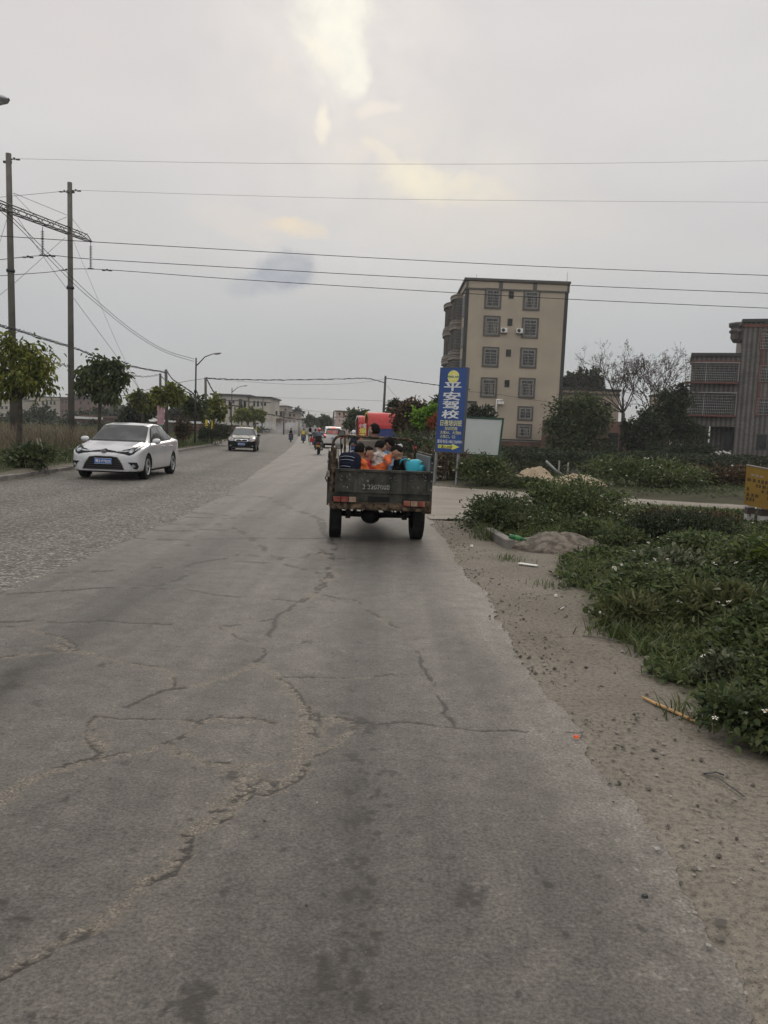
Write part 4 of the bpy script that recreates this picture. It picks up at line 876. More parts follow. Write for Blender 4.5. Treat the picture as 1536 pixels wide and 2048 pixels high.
def win(parent, cx, cz, w, h, Y, style, seed=0):
    """a window on a wall facing -Y; all coordinates local to parent"""
    rg = random.Random(seed)
    f = MB(); o = .2 if style in ('grey', 'red') else .06; y0, y1 = Y-.09, Y+.02
    def ring(a, b, ya, yb, mi):   # a = outer half sizes, b = inner
        f.box(cx-a[0], cx+a[0], ya, yb, cz+b[1], cz+a[1], mi); f.box(cx-a[0], cx+a[0], ya, yb, cz-a[1], cz-b[1], mi)
        f.box(cx-a[0], cx-b[0], ya, yb, cz-b[1], cz+b[1], mi); f.box(cx+b[0], cx+a[0], ya, yb, cz-b[1], cz+b[1], mi)
    if style == 'grey': ring((w/2, h/2), (w/2-.16, h/2-.16), y0, y1, 0); ring((w/2-.16, h/2-.16), (w/2-.30, h/2-.30), y0+.03, y1, 1); iw, ih = w/2-.30, h/2-.30; M_ = [GTRIM, GTRIM2]
    elif style == 'red': ring((w/2, h/2), (w/2-.1, h/2-.1), y0, y1, 0); iw, ih = w/2-.1, h/2-.1; M_ = [REDTR]
    else: ring((w/2, h/2), (w/2-.06, h/2-.06), y0+.04, y1, 0); iw, ih = w/2-.06, h/2-.06; M_ = [DTRIM]
    fr = f.build('window', M_, parent)
    g = MB(); g.quad((cx-iw,Y-.012,cz-ih),(cx+iw,Y-.012,cz-ih),(cx+iw,Y-.012,cz+ih),(cx-iw,Y-.012,cz+ih), 0)
    if style == 'grey' and rg.random() < .6:
        k = rg.uniform(.3, .45); g.quad((cx-iw,Y-.02,cz-ih),(cx-iw+k*iw,Y-.02,cz-ih),(cx-iw+k*iw,Y-.02,cz+ih*.6),(cx-iw,Y-.02,cz+ih*.6), 1); g.quad((cx+.1,Y-.02,cz-ih),(cx+.1+k*iw*1.6,Y-.02,cz-ih),(cx+.1+k*iw*1.6,Y-.02,cz+ih*.6),(cx+.1,Y-.02,cz+ih*.6), 1)
    g.build('pane', [DARKG, CURT], fr)
    if style in ('grey', 'red'):
        b = MB(); nv = max(4, int(iw*2/.14))
        for i in range(nv+1): x = cx-iw + 2*iw*i/nv; b.box(x-.011, x+.011, y0-.02, y0+.002, cz-ih, cz+ih)
        nh = max(3, int(ih*2/.27))
        for i in range(nh+1): z = cz-ih + 2*ih*i/nh; b.box(cx-iw, cx+iw, y0-.032, y0-.016, z-.017, z+.017)
        b.box(cx-.03, cx+.03, Y-.05, Y-.03, cz-ih, cz+ih); b.box(cx-iw, cx+iw, Y-.055, Y-.028, cz+ih*.5, cz+ih*.5+.06)
        b.build('security_bars', BARS, fr)
    return fr
# ---- beige tower block
FY = 83.0
A = at(933, 555, FY); B = at(1138, 564, FY); zT = A.z; zB = 1.05; x0, x1 = A.x, B.x; dep = 17
tb = thing('apartment_block', 'beige six storey apartment block with barred windows behind the blue sign', 'building', (x0, FY, zB))
W = x1-x0; Hh = zT-zB
q = MB(); q.box(.004, W-.004, .004, dep, -2.5, Hh-.25); q.build('wall', CREAM, tb)
q = MB()
q.box(-.18, W+.18, -.2, dep+.1, Hh-.25, Hh-.02); q.box(-.10, W+.10, -.12, dep+.05, Hh-1.15, Hh-1.0)
for k in (0, 1/3, 2/3, 1): q.box(k*W-(.12 if k else -.0), k*W+(.25 if k < 1 else .1), -.10, .003, Hh-1.0, Hh-.25)
q.build('cornice', GTRIM, tb)
q = MB(); q.box(-.03, .35, -.04, .30, -1, Hh-1.15); q.build('corner_pilaster', DTRIM, tb); q = MB(); q.box(W-.33, W+.03, -.04, .5, -1, Hh-1.15); q.build('corner_pilaster', DTRIM, tb)
q = MB(); q.box(-.05, W+.05, -.08, .001, -.25, .22); q.build('plinth', DTRIM, tb)
for x_, y_ in ((1.3,3),(W-.2,.1)): q = MB(); q.box(x_, x_+.03, y_, y_+.03, Hh-.1, Hh+.9); q.build('lightning_rod', DTRIM, tb)
def loc(px, py): p = at(px, py, FY); return p.x-x0, p.z-zB
for i, (px, py) in enumerate([(986,597),(983.5,652),(981,714),(977.5,775),(1063,600.5),(1060,656),(1056.5,716),(1053.5,776)]):
    cx, cz = loc(px, py); win(tb, cx, cz, 1.72, 2.08, 0, 'grey', i)
for i, (px, py) in enumerate([(1050.5,827),(1048,862)]): cx, cz = loc(px, py); win(tb, cx, cz, 1.62, 1.5, 0, 'grey', 20+i)
for i, (px, py) in enumerate([(1022.5,590),(1020,644.5),(1017,706),(1014,767)]): cx, cz = loc(px, py); win(tb, cx, cz, .5, .72, 0, 'dark', i)
cx, cz = loc(936, 823); q = MB(); q.box(cx-.85, cx+.85, -.1, .0, cz-2.2, cz+1.1, 0); q.box(cx-.62, cx+.62, -.13, -.06, cz-2.2, cz+.85, 1); q.box(cx+.12, cx+.24, -.15, -.12, cz-.35, cz+.45, 2); q.build('door', [DTRIM, mat('door_grey', (.16,.14,.13), rough=.4), WHITEP], tb)
cx, cz = loc(993, 800); q = MB(); q.tube([(cx-.12,-.2,cz-3.6),(cx,-.2,cz-.2),(cx,-.2,cz),(cx+.6,-.2,cz)], .10, 8); q.box(cx+.1, cx+.75, -.32, -.06, cz-.42, cz-.12); q.build('vent_pipe', WHITEP, tb)
# side face: curved balconies
SIDEG = mat('balcony_wall', (.20,.175,.145), rough=.8, var=.15); LOUV = mat('balcony_slats', (.13,.115,.10), rough=.6, var=.2)
fl = [Hh-1.2-3.21*i for i in range(6)]
for i, z in enumerate(fl[:5]):
    sw = MB(); sw.box(-.06, .0, .9, 2.6, z-2.5, z-.5); sw.build('side_window', mat('side_glass', (.16,.17,.18), rough=.3), tb)
for i, z in enumerate(fl[:5]):
    for yb, wd, rr_ in ((5.6, 2.4, 1.0), (11.2, 2.9, 1.35)):
        q = MB(); n = 14
        arc = [(-rr_*math.sin(math.pi*k/n)**.7 - .001, yb - wd*math.cos(math.pi*k/n)) for k in range(n+1)]
        for dz, t, g_ in ((-3.0,.22,.10),(-2.72,.10,.05),(-.35,.30,.10),(0,.12,.14)):
            q.prism([(a*(1+g_/rr_), b) for a, b in arc], lambda a, b, d: (a, b, z+d), dz, dz+t, 0)
        bl = q.build('balcony', SIDEG, tb)
        s = MB()
        for k in range(14): s.prism([(a*.93, b) for a, b in arc], lambda a, b, d: (a, b, z+d), -2.55+k*.16, -2.55+k*.16+.06, 0)
        s.prism([(a*.80, b) for a, b in arc], lambda a, b, d: (a, b, z+d), -2.62, -.35, 1); s.build('slat_screen', [LOUV, DARKG], bl)
for (px, py), lb in (((1007.5,661), 'air conditioner unit left of the pair between the third row windows'), ((1038.5,662), 'air conditioner unit right of the pair, touching the window trim')):
    p = at(px, py, FY); t = thing('air_conditioner', lb, 'air conditioner', (p.x, FY-.02, p.z), 0, 'air conditioners on the beige tower block')
    q = MB(); q.bbox(-.33, .33, -.32, -.02, -.23, .23, .02); q.build('case', WHITEP, t)
    q = MB(); q.lathe([(0,-.335),(.17,-.335),(.18,-.322)], (-.08,0,0), 'y', 18); q.build('fan_grille', DTRIM, t); q = MB(); q.box(-.36,.36,-.36,0,-.29,-.25); q.build('bracket', STEEL, t)
# retaining wall under it
q = MB(); q.box(0, 17, 0, .4, -.6, 1.05, 0); q.box(-.05, 17.05, -.06, .46, 1.05, 1.13, 1); o = q.build('brick_wall', [BRICK, GTRIM2]); o.location = (3.0, 81.5, .0); tag(o, 'low red brick retaining wall with a pale cap under the apartment block', 'wall')
# ---- villa on the right
VY = 80.0; p0 = at(1386, 706, VY); p1 = at(1480, 643, VY); vz = .35
vl = thing('brick_villa', 'dark striped tile villa with red brown window bands at the right edge', 'building', (p0.x, VY, vz), R(-20))
def vloc(px, py, Y=VY): p = at(px, py, Y); return p.x-p0.x, p.z-vz
xa = 0.0; xb = p1.x-p0.x; hl = p0.z-vz; hr = p1.z-vz; xr2 = xb+9
q = MB(); q.box(xb, xr2, .003, 9, -1, hr-.3)
zq = [vloc(1400, 852)[1], vloc(1400, 830)[1], vloc(1400, 786)[1], vloc(1400, 765)[1], vloc(1400, 727)[1]]
xrc = vloc(1466, 880)[0]
q.box(xa+.02, xb, 2.4, 9, -1, hl-.3); q.box(xa+.02, xb, .0, 2.4, zq[0], zq[1]); q.box(xa+.02, xb, .0, 2.4, zq[2]-.0, zq[3]); q.box(xa+.02, xb, .0, 2.4, zq[4], hl-.3); q.box(xrc, xb, 0.0, 2.4, -1, zq[0])
q.build('wall', TILE, vl)
q = MB()
q.box(xb-.15, xr2, -.25, 9.1, hr-.3, hr, 0); q.box(xb-.05, xr2, -.12, .002, hr-.75, hr-.5, 1); q.build('cornice', [DTRIM, REDTR], vl); q = MB()
q.box(xa-.15, xb-.002, -.25, 9.1, hl-.3, hl, 0); q.box(xa-.08, xb, -.12, -.002, hl-.95, hl-.75, 1)
q.build('cornice', [DTRIM, REDTR], vl)
for z in (zq[1], zq[3]): q = MB(); q.box(xa-.6, xb-.1, -.75, .2, z-.15, z+.02); q.build('balcony_slab', REDTR, vl)
q = MB(); cx, cz = vloc(1470, 668, VY+1); q.lathe([(0,-1.1),(.7,-1.1),(.95,-.7),(.95,-.2),(1.1,-.15),(1.1,.05),(.95,.1),(.95,.3),(1.15,.4),(1.2,.75),(0,.75)], (xb-.1, 1.2, cz+.1), 'z', 20); q.build('round_balcony', TILE, vl)
for i, (px, py, w_, h_) in enumerate([(1524,685,1.35,1.75),(1519,751,1.2,1.5),(1513.5,815,1.2,1.5),(1568,685,1.35,1.75),(1562,751,1.2,1.5)]):
    cx, cz = vloc(px, py); win(vl, cx, cz, w_+.25, h_+.2, 0, 'red', i)
q = MB()
for px in (1508, 1530): cx, _ = vloc(px, 760); q.box(cx-.13, cx+.1, -.06, .002, 4.0, 12.2)
q.build('window_band', REDTR, vl)
for i, (px, py, w_, h_) in enumerate([(1509,884,.95,1.55),(1532,888,.9,1.55)]): cx, cz = vloc(px, py); win(vl, cx, cz, w_, h_, 0, 'dark', i)
cx, cz = vloc(1443, 886, VY+2.4); f_ = win(vl, cx, cz, 2.0, 2.4, 2.4, 'dark', 7)
for (zl, zh, i) in ((zq[3], zq[4], 0), (zq[1], zq[2], 1)):
    q = MB(); X0, X1 = xa-.55, xb-.1
    for k in range(int((X1-X0)/.17)+1): q.box(X0+k*.17, X0+k*.17+.02, -.72, -.70, zl, zh)
    for k in range(9): z = zl+(zh-zl)*k/8; q.box(X0, X1, -.735, -.715, z-.016, z+.016)
    for k in range(5): q.box(X0, X0+.02, -.7+k*.17, -.68+k*.17, zl, zh)
    for k in range(9): z = zl+(zh-zl)*k/8; q.box(X0-.01, X0+.01, -.7, .1, z-.016, z+.016)
    q.box(X0, X1, -.75, -.70, zh-.03, zh+.05); q.box(X0+.01, X0+.05, -.75, -.7, zl, zh); q.box(X1-.05, X1, -.75, -.7, zl, zh); q.box(X0+(X1-X0)*.38, X0+(X1-X0)*.38+.07, -.77, -.73, zl, zh)
    q.build('balcony_cage', BARS, vl)
    q = MB(); q.box(xa+.4, xb-.4, 2.33, 2.398, zl+.1, zh-.5); q.build('balcony_door', DARKG, vl)
q = MB(); cx, cz = vloc(1414, 880); q.tube([(cx,-.1,-.5),(cx+.0,-.1,zq[0])], .07, 8); q.build('column', WHITEP, vl)
q = MB(); rg = random.Random(4)
for k in range(26): q.bbox(*(lambda x, y, z, a, b: (x-a, x+a, y-b, y+b, z, z+.12))(rg.uniform(-1.6, 1.6), rg.uniform(-.5,.5), rg.uniform(0,.25), rg.uniform(.12,.5), rg.uniform(.05,.2)), .01, k % 3, Matrix.Rotation(rg.uniform(-.7,.7), 3, 'Y') @ rotz(rg.uniform(0,3)))
o = q.build('rubble_heap', [GTRIM2, WHITEP, BARKP]); p = at(1432, 908, 77); o.location = (p.x, 77, .55); tag(o, 'small heap of pale planks and rubble in front of the villa recess', 'rubble')
# ---- plain houses
def house(name, label, Y, pxl, pxr, pyt, pyb, wins, wm_, depth=12, roofm=DTRIM, oh=.3, ww=None, cat='building', bands=(), rz=0):
    a = at(pxl, pyt, Y); b = at(pxr, pyt + (pxr-pxl)*.04, Y); zb = min(at(pxl, pyb, Y).z, .5); Wd = b.x-a.x; H_ = a.z-zb
    t = thing(name, label, cat, (a.x, Y, zb), rz)
    q = MB(); q.box(0, Wd, 0, depth, -.5, H_); q.build('wall', wm_, t)
    if roofm: q = MB(); q.box(-oh, Wd+oh, -oh, depth+oh, H_+.002, H_+.25+oh*.3); q.build('roof', roofm, t)
    for z in bands: k = MB(); k.box(-.05, Wd+.05, -.12, -.003, H_*z, H_*z+.25); k.build('ledge', GTRIM, t)
    for px, py, w_, h_ in wins:
        p = at(px, py, Y); cx, cz = p.x-a.x, p.z-zb; k = Y/CAM_F; w2, h2 = w_*k/2, h_*k/2
        f = MB(); f.box(cx-w2, cx+w2, -.06, .0, cz-h2, cz+h2, 0); f.box(cx-w2*1.15, cx+w2*1.15, -.16, -.062, cz-h2*1.12, cz-h2, 1); f.build('window', [DARKG, GTRIM2], t)
    return t
def rowsw(xs, ys, w_, h_): return [(x, y + (x-xs[0])*.04, w_, h_) for y in ys for x in xs]
house('long_house', 'long pale three storey house with a dark flat eave beyond the black car', 215, 426, 497, 790, 863, rowsw([448.5],[803,824],7,12)+rowsw([459,467],[803],4,6)+rowsw([481],[804,824],7,11)+rowsw([506-10],[846],5,8), CREAM2, 16, DTRIM, .7, bands=(.86,))
house('long_house', 'right wing of the pale three storey house, with narrow windows', 213, 499, 541, 795, 862, rowsw([508.5,516],[807],4,11)+rowsw([524,530],[807],4,8)+rowsw([523,530],[827],4,9)+rowsw([508,515,530],[849],5,8), CREAM2, 18, DTRIM, .5, bands=(.86,))
house('far_house', 'pinkish grey stepped house at the end of the road behind the smoke', 240, 541, 593, 824, 862, rowsw([549,556,567,580,588],[829],3.5,5)+rowsw([563,572,580,588],[843],3.5,5), mat('dusty_wall', (.30,.25,.21), rough=.9, var=.12, scale=.2), 15, GTRIM, .3)
house('far_house', 'upper storey block on the pinkish grey stepped house', 250, 541, 575, 812, 862, rowsw([571],[819],3.5,3), mat('dusty_wall', (.30,.25,.21)), 12, GTRIM, .3)
house('far_house', 'unfinished red brick shed in front of the pinkish grey house', 225, 538, 562, 836, 864, rowsw([545],[843],3,5), BRICK, 8, None)
house('far_house', 'tall pink house at the end of the road left of the red tent', 210, 671, 698, 823, 864, rowsw([679,688],[828,841],3.5,5)+rowsw([688],[851],3.5,4), PINKW, 14, GTRIM, .2)
house('far_house', 'long low grey roofed sheds at the far end of the road', 260, 592, 671, 838, 862, [], mat('grey_shed', (.17,.17,.16), rough=.8, var=.2, scale=.3), 14, mat('grey_roof', (.10,.11,.11), rough=.8), .5)
house('far_house', 'cream building with a brown stripe in the far left field', 300, 55, 120, 793, 842, rowsw([61,66,86,94,102,109],[804],4,7)+rowsw([102,109],[822],4,7), CREAM3, 18, GTRIM, .3)
house('far_house', 'bare red brick building joined to the cream one behind the second pole', 298, 120, 186, 796, 842, rowsw([125,132],[804,822],3,6)+rowsw([161,177],[806],4,7), BRICK, 18, DTRIM, .5)
house('far_house', 'raised brick block on top of the red brick building', 303, 135, 166, 790, 842, [], BRICK, 10, DTRIM, .6)
house('far_house', 'cream building with small windows at the left edge', 280, -30, 22, 796, 838, rowsw([4,13],[815,830],5,6), CREAM3, 18, GTRIM, .3)
house('far_house', 'dark block on the cream building at the left edge', 285, -30, 7, 788, 838, [], GTRIM, 10, DTRIM, .2)
house('far_house', 'grey house partly hidden behind the first pole', 320, 36, 56, 797, 838, rowsw([42,49],[806],3,4), mat('grey_wall', (.17,.17,.17), rough=.9), 12, GTRIM, .2)
house('far_house', 'low grey house behind the tree with the yellow top', 300, 236, 262, 812, 845, [], mat('grey_wall', (.17,.17,.17)), 12, GTRIM, .2)
house('far_house', 'small white hut roof in the far left field', 130, 148, 173, 837, 850, [], BRICK, 6, WHITEP, .4)
house('far_house', 'red tiled barn in the far left field beside the white hut', 140, 163, 200, 834, 852, rowsw([185],[843],8,8), BRICK, 8, mat('old_tiles', (.12,.075,.05), rough=.9, var=.3, scale=1), .4)
house('boundary_wall', 'long low brown brick wall with a white cap behind the young trees', 105, 338, 478, 845, 868, [], BRICK, .5, WHITEP, .1, cat='wall')
house('boundary_wall', 'dark low wall behind the pink board', 95, 280, 352, 842, 868, [], brickmat('old_block', (.08,.07,.05), (.06,.055,.04), (.05,.045,.04), 1.5), .5, None, cat='wall')
house('boundary_wall', 'low brick wall crossing the far end of the road under the smoke', 206, 480, 640, 857, 866, [], BRICK, .5, None, cat='wall')
house('cream_house', 'low cream house with a flat roof right of the tower block', 98, 1118, 1240, 779, 905, rowsw([1130],[806],8,13)+rowsw([1215],[812],12,12), CREAM, 14, DTRIM, .15, bands=(.93,))
house('brick_ruin', 'old red brick ruin with a dark doorway behind the creepers', 75, 1110, 1262, 838, 915, [(1225,890,20,48),(1205,856,22,6)], BRICK, 6, None)
house('cream_house', 'cream house corner between the cone shaped tree and the villa', 100, 1362, 1400, 786, 905, [], CREAM, 12, DTRIM, .1)
house('brick_ruin', 'low brick building behind the dark bushes left of the villa', 85, 1262, 1340, 862, 905, [(1300,885,14,20)], BRICK, 6, None)

# ------------------------------------------------------------------ poles
CONC = mat('pole_concrete', (.095,.088,.074), rough=.9, var=.25, scale=1.2, bump=.3, bscale=20)
CONCD = mat('pole_weathered', (.075,.07,.062), rough=.9, var=.3, scale=1.5)
METD = mat('dark_metal', (.05,.052,.055), rough=.55, metal=.5)
INS = mat('insulator', (.10,.09,.085), rough=.3)
def pole(label, top, base, Y, r0, r1, parts=(), name='utility_pole', m=CONCD, group='utility poles'):
    b = at(base[0], base[1], Y); e = at(top[0], top[1], Y); gz = float(terrain(b.x, b.y)); k = (b.z-gz)/(e.z-b.z); bx = b.x-(e.x-b.x)*k
    t = thing(name, label, 'pole', (bx, Y, gz), 0, group); q = MB(); tp = Vector((e.x-bx, 0, e.z-gz)); q.tube([(0,0,-.3), tp*.5, tp], [r0, (r0+r1)/2, r1], 12); q.build('pole_shaft', m, t)
    return t, tp
# twin high voltage poles with lattice cross arm
t1, tp1 = pole('tall tapering concrete pole at the left edge, left one of the lattice armed pair', (17,307), (28,850), 39.8, .19, .13, m=CONC)
q = MB(); q.tube([(tp1.x*.66,0,tp1.z*.60),(tp1.x*.663,0,tp1.z*.61)], .20, 12); q.box(tp1.x-.25, tp1.x+.15, -.05, .05, tp1.z-.45, tp1.z-.35); q.build('steel_collar', METD, t1)
t2, tp2 = pole('tall tapering concrete pole right of it, holding the long end of the lattice arm', (139.5,365), (143,860), 44.3, .18, .125, m=CONC)
q = MB(); q.tube([(tp2.x*.66,0,tp2.z*.60),(tp2.x*.663,0,tp2.z*.61)], .20, 12); q.box(tp2.x-.15, tp2.x+.25, -.05, .05, tp2.z-.55, tp2.z-.42); q.build('steel_collar', METD, t2)
a_ = at(-70, 392, 36.5); b_ = at(183, 484, 46.5)
arm = thing('lattice_arm', 'dark steel lattice cross arm carried by the two tall poles', 'cross arm', a_)
d_ = (b_-a_); L_ = d_.length; dn = d_.normalized(); upz = Vector((0,0,1)); sd_ = dn.cross(upz).normalized(); q = MB()
for s in (-.17, .17):
    for z in (0, .34):
        q.tube([sd_*s+upz*z*(1 if z == 0 else 1), dn*L_*.93+sd_*s+upz*z*.8, dn*L_+sd_*s*.2], .032, 4, sm=False)
n = 20
for i in range(n):
    p = dn*(L_*.93*i/n); p2 = dn*(L_*.93*(i+1)/n)
    for s in (-.17, .17): q.tube([p+sd_*s+upz*(0 if i % 2 else .33), p2+sd_*s+upz*(.33 if i % 2 else 0)], .018, 4, sm=False)
    q.tube([p-sd_*.17, p2+sd_*.17], .018, 4, sm=False)
q.build('lattice', METD, arm)
def insul(px, py0, py1, Y, label):
    a = at(px, py0, Y); b = at(px+.5, py1, Y); t = thing('insulator_string', label, 'insulator', a, 0, 'hanging insulator strings'); Lh = a.z-b.z; q = MB(); q.tube([(0,0,0),(0,0,-Lh)], .018, 6); q.build('rod', METD, t)
    q = MB(); nn = 14
    for i in range(nn): z = -.15*Lh - i*.058*Lh; q.lathe([(.02,z),(.085,z-.02),(.085,z-.03),(.02,z-.035)], n=10)
    q.build('sheds', INS, t); q = MB(); q.box(-.16,.16,-.03,.03,-Lh-.02,-Lh+.05); q.build('clamp', METD, t)
insul(85, 453, 511, 42.5, 'hanging insulator string between the two tall poles'); insul(181.5, 484, 538, 46.5, 'hanging insulator string at the free right end of the lattice arm')

WIRE = mat('wire_black', (.015,.015,.015), rough=.8, spec=.2); WIREG = mat('wire_grey', (.06,.06,.06), rough=.7)
def wire(label, pts, r, m=WIREG, strands=1, name='power_line', wob=0, seed=0, dampers=()):
    """pts = [(px,py,Y)...] smoothed through in 3-D"""
    P = [at(*p) for p in pts]; o = P[0].copy(); rg = random.Random(seed); q = MB(); n = max(14, 5*len(P))
    def cr_(t):
        k = min(int(t), len(P)-2); f = t-k; p0, p1, p2, p3 = P[max(k-1,0)], P[k], P[k+1], P[min(k+2,len(P)-1)]
        if len(P) == 2: return p1.lerp(p2, f) - Vector((0,0,(p2-p1).length*.012*4*f*(1-f)))
        return .5*((2*p1)+(p2-p0)*f+(2*p0-5*p1+4*p2-p3)*f*f+(3*p1-p0-3*p2+p3)*f**3)
    for s in range(strands):
        ph = s*2.1; path = []
        nn = n*(3 if wob else 1)
        for i in range(nn+1):
            p = cr_((len(P)-1)*i/nn); 
            if wob: p = p + Vector((0, math.cos(i*1.1+ph)*wob, math.sin(i*1.1+ph)*wob + rg.gauss(0, wob*.4)))
            path.append(p-o)
        q.tube(path, r, 4, sm=True)
    for f in dampers:
        p = cr_((len(P)-1)*f)-o; q.box(p.x-.28, p.x-.08, p.y-.03, p.y+.03, p.z-.07, p.z-.01); q.box(p.x+.08, p.x+.28, p.y-.03, p.y+.03, p.z-.07, p.z-.01); q.box(p.x-.04, p.x+.04, p.y-.03, p.y+.03, p.z-.05, p.z+.05)
    ob = q.build(name, m); ob.location = o; return tag(ob, label, 'wire', 'overhead wires')
wire('topmost thin wire running right from the top of the leftmost tall pole', [(18,317,39.8),(400,325,41),(768,328,43),(1150,327,46),(1620,320,50)], .007, dampers=(.012,))
wire('second thin wire running right from the top of the second tall pole', [(141,380,44.3),(450,390,45),(768,398,46),(1150,402,48),(1620,405,50)], .007, dampers=(.015,))
wire('thick wire level with the lattice arm end, highest of the three crossing the tower block', [(-60,468,38),(140,481,41),(450,499,43),(768,517,45),(1150,536,45),(1620,554,44)], .017, WIRE)
wire('middle one of the three thick wires crossing the dark cloud', [(-60,527,40),(86,511,42.5),(180,518,43),(450,534,44),(768,552,45),(1150,571,45),(1620,590,44)], .017, WIRE, dampers=(.13,.19))
wire('lowest one of the three thick wires, from the end insulator', [(-60,556,44),(90,545,45.5),(182,538,46.5),(450,557,46),(768,577,46),(1150,599,45),(1620,620,44)], .017, WIRE, dampers=(.26,.36))
wire('upper cable of the pair curving down to the second street lamp', [(-40,385,20),(30,440,26),(145,556,34),(200,607,38),(270,664,43),(330,700,48),(388,718,51)], .014, WIRE)
wire('lower cable of the pair curving down to the second street lamp', [(-40,392,20),(30,448,26),(145,565,34),(200,613,38),(270,669,43),(330,704,48),(388,723,51)], .014, WIRE)
wire('stay wire from the first tall pole down to the lattice arm', [(27,387,39.8),(89,450,42.5)], .012); wire('stay wire between the tops of the two tall poles', [(27,386,39.8),(80,408,42),(134,430,44.3)], .012)
wire('thin wire joining the second pole top to the left edge', [(132,382,44.3),(70,388,42),(-40,398,40)], .010, dampers=(.05,))
wire('stay wire from the second tall pole to the right tip of the lattice arm', [(145,438,44.3),(182,483,46.5)], .012)
wire('short stay from the arm middle up to the second pole', [(90,450,42.5),(133,434,44.3)], .012)
wire('long guy wire falling right behind the silver car tree', [(146,480,44.3),(200,608,43),(240,700,42),(285,790,41),(310,842,40)], .010)
wire('long guy wire crossing the hanging insulator', [(36,436,39.8),(88,515,40),(150,600,40),(235,715,40),(300,810,40)], .010)
wire('guy wire rising from the left edge to the second pole', [(-20,606,39),(30,565,40),(88,513,42),(130,475,44.3)], .010); wire('short wire dropping left of the first tall pole', [(13,440,39.8),(-10,515,39)], .010)
wire('heavy twisted cable bundle from the left edge down to the middle pole', [(-40,640,30),(30,659,36),(90,678,42),(145,695,46),(200,715,51),(260,732,56),(332,745,62)], .022, WIRE, 3, 'cable_bundle', .05, 1)
wire('frayed cable running through the left tree to the second pole', [(70,712,38),(105,722,40),(140,733,44)], .014, WIRE, 2, 'cable_bundle', .06, 2)
wire('short cut cable end beside the dark green tree', [(245,742,50),(258,750,52),(270,757,54)], .05, WIRE, 1, 'cable_bundle')
wire('cables sagging between the dark tree and the pair of poles', [(266,751,54),(295,753,60),(322,748,69)], .014, WIRE, 2, 'cable_bundle', .05, 3)
wire('heavy cable falling right from the middle pole to the second street lamp', [(334,742,62),(345,758,62),(370,775,56),(388,788,51)], .03, WIRE, 2, 'cable_bundle', .03, 4)
wire('cable from the middle pole past the lamp to the fourth pole', [(322,752,69),(340,768,66),(370,782,60),(385,790,53)], .02, WIRE, 2, 'cable_bundle', .04, 5)
wire('heavy cable falling from the fourth pole to the white house', [(413,757,80),(425,780,90),(440,800,100),(452,812,112)], .05, WIRE, 2, 'cable_bundle', .05, 6)
wire('long heavy cable along the far road end below the roofs', [(452,812,112),(475,812,125),(500,820,140),(540,829,165),(600,839,190),(640,838,200),(680,834,205),(700,836,200)], .07, WIRE, 2, 'cable_bundle', .08, 7)
wire('upper wire from the fourth pole across the road to the pole above the tent', [(411,756,80),(470,759,84),(560,760,90),(680,758,95),(735,757,98),(770,766,100)], .03, WIRE, 2, 'cable_bundle', .04, 8)
wire('lower thin wires from the fourth pole across to the pole above the tent', [(411,757,80),(500,764,86),(600,769,92),(700,767,97),(771,758,100)], .014)
wire('wire from the fourth pole left to the field', [(411,757,80),(370,763,80),(300,778,80),(240,792,82),(120,800,90),(-30,808,95)], .02, WIRE)
wire('wire from the pole above the tent to the blue sign trees', [(770,756,100),(815,762,96),(872,770,88),(940,779,82)], .03, WIRE, 2, 'cable_bundle', .03, 9)
wire('guy wire of the pole above the tent', [(773,770,100),(796,798,97),(812,812,96)], .018)
wire('thin wire sagging across the tower block front', [(938,783,78),(990,788,79),(1060,799,80),(1130,808,81)], .014, WIRE)
wire('thin faint wire high over the far houses', [(543,795,150),(650,798,140),(770,802,110)], .018)
wire('thin wire from the white house roof down to the far road end', [(541,800,213),(600,818,210),(680,828,208)], .03)
P2 = 'smaller utility poles along the left kerb'
_, _ = pole('short weathered pole, right one of the pair tied with cables left of the second lamp', (332,739), (334,876), 62, .15, .11, group=P2)
t3, tp3 = pole('short weathered pole, left one of the pair tied with cables', (320.5,747), (321,878), 69, .14, .10, group=P2)
t4, _ = pole('grey pole with a cable knot, right of the second street lamp', (411,755), (412,868), 80, .16, .12, group=P2)
t5, _ = pole('utility pole standing alone above the red tent', (771,752), (766,850), 100, .20, .13, group=P2)
t6, _ = pole('thin pole with black cable boxes in front of the long pale house', (461,805), (461,866), 112, .14, .12, group=P2)
t7, _ = pole('thin pole at the narrow windows of the long pale house', (526,796), (524,862), 170, .13, .12, group=P2)
t8, _ = pole('pale thick post at the far end of the road behind the scooters', (598,842), (598,865), 150, .22, .2, m=GTRIM2, group=P2)
t9, _ = pole('pale square post between the two far scooters', (609,847), (609,866), 140, .22, .22, m=GTRIM2, group=P2)
t10, _ = pole('leaning dark utility pole left of the pink house', (668,822), (665,862), 160, .2, .15, group=P2)
t11, _ = pole('thin pole right of the dark shed in front of the far houses', (567,826), (567,864), 180, .12, .1, group=P2)
for (t, px, z0, z1, m_) in ((t3, 0, 1.0, 3.2, GRN), (t4, 0, .8, 2.6, YEL), (t6, 0, .8, 1.8, YEL)):
    q = MB(); q.lathe([(.17,z0),(.17,z1)], n=12); q.build('poster_wrap', m_, t)
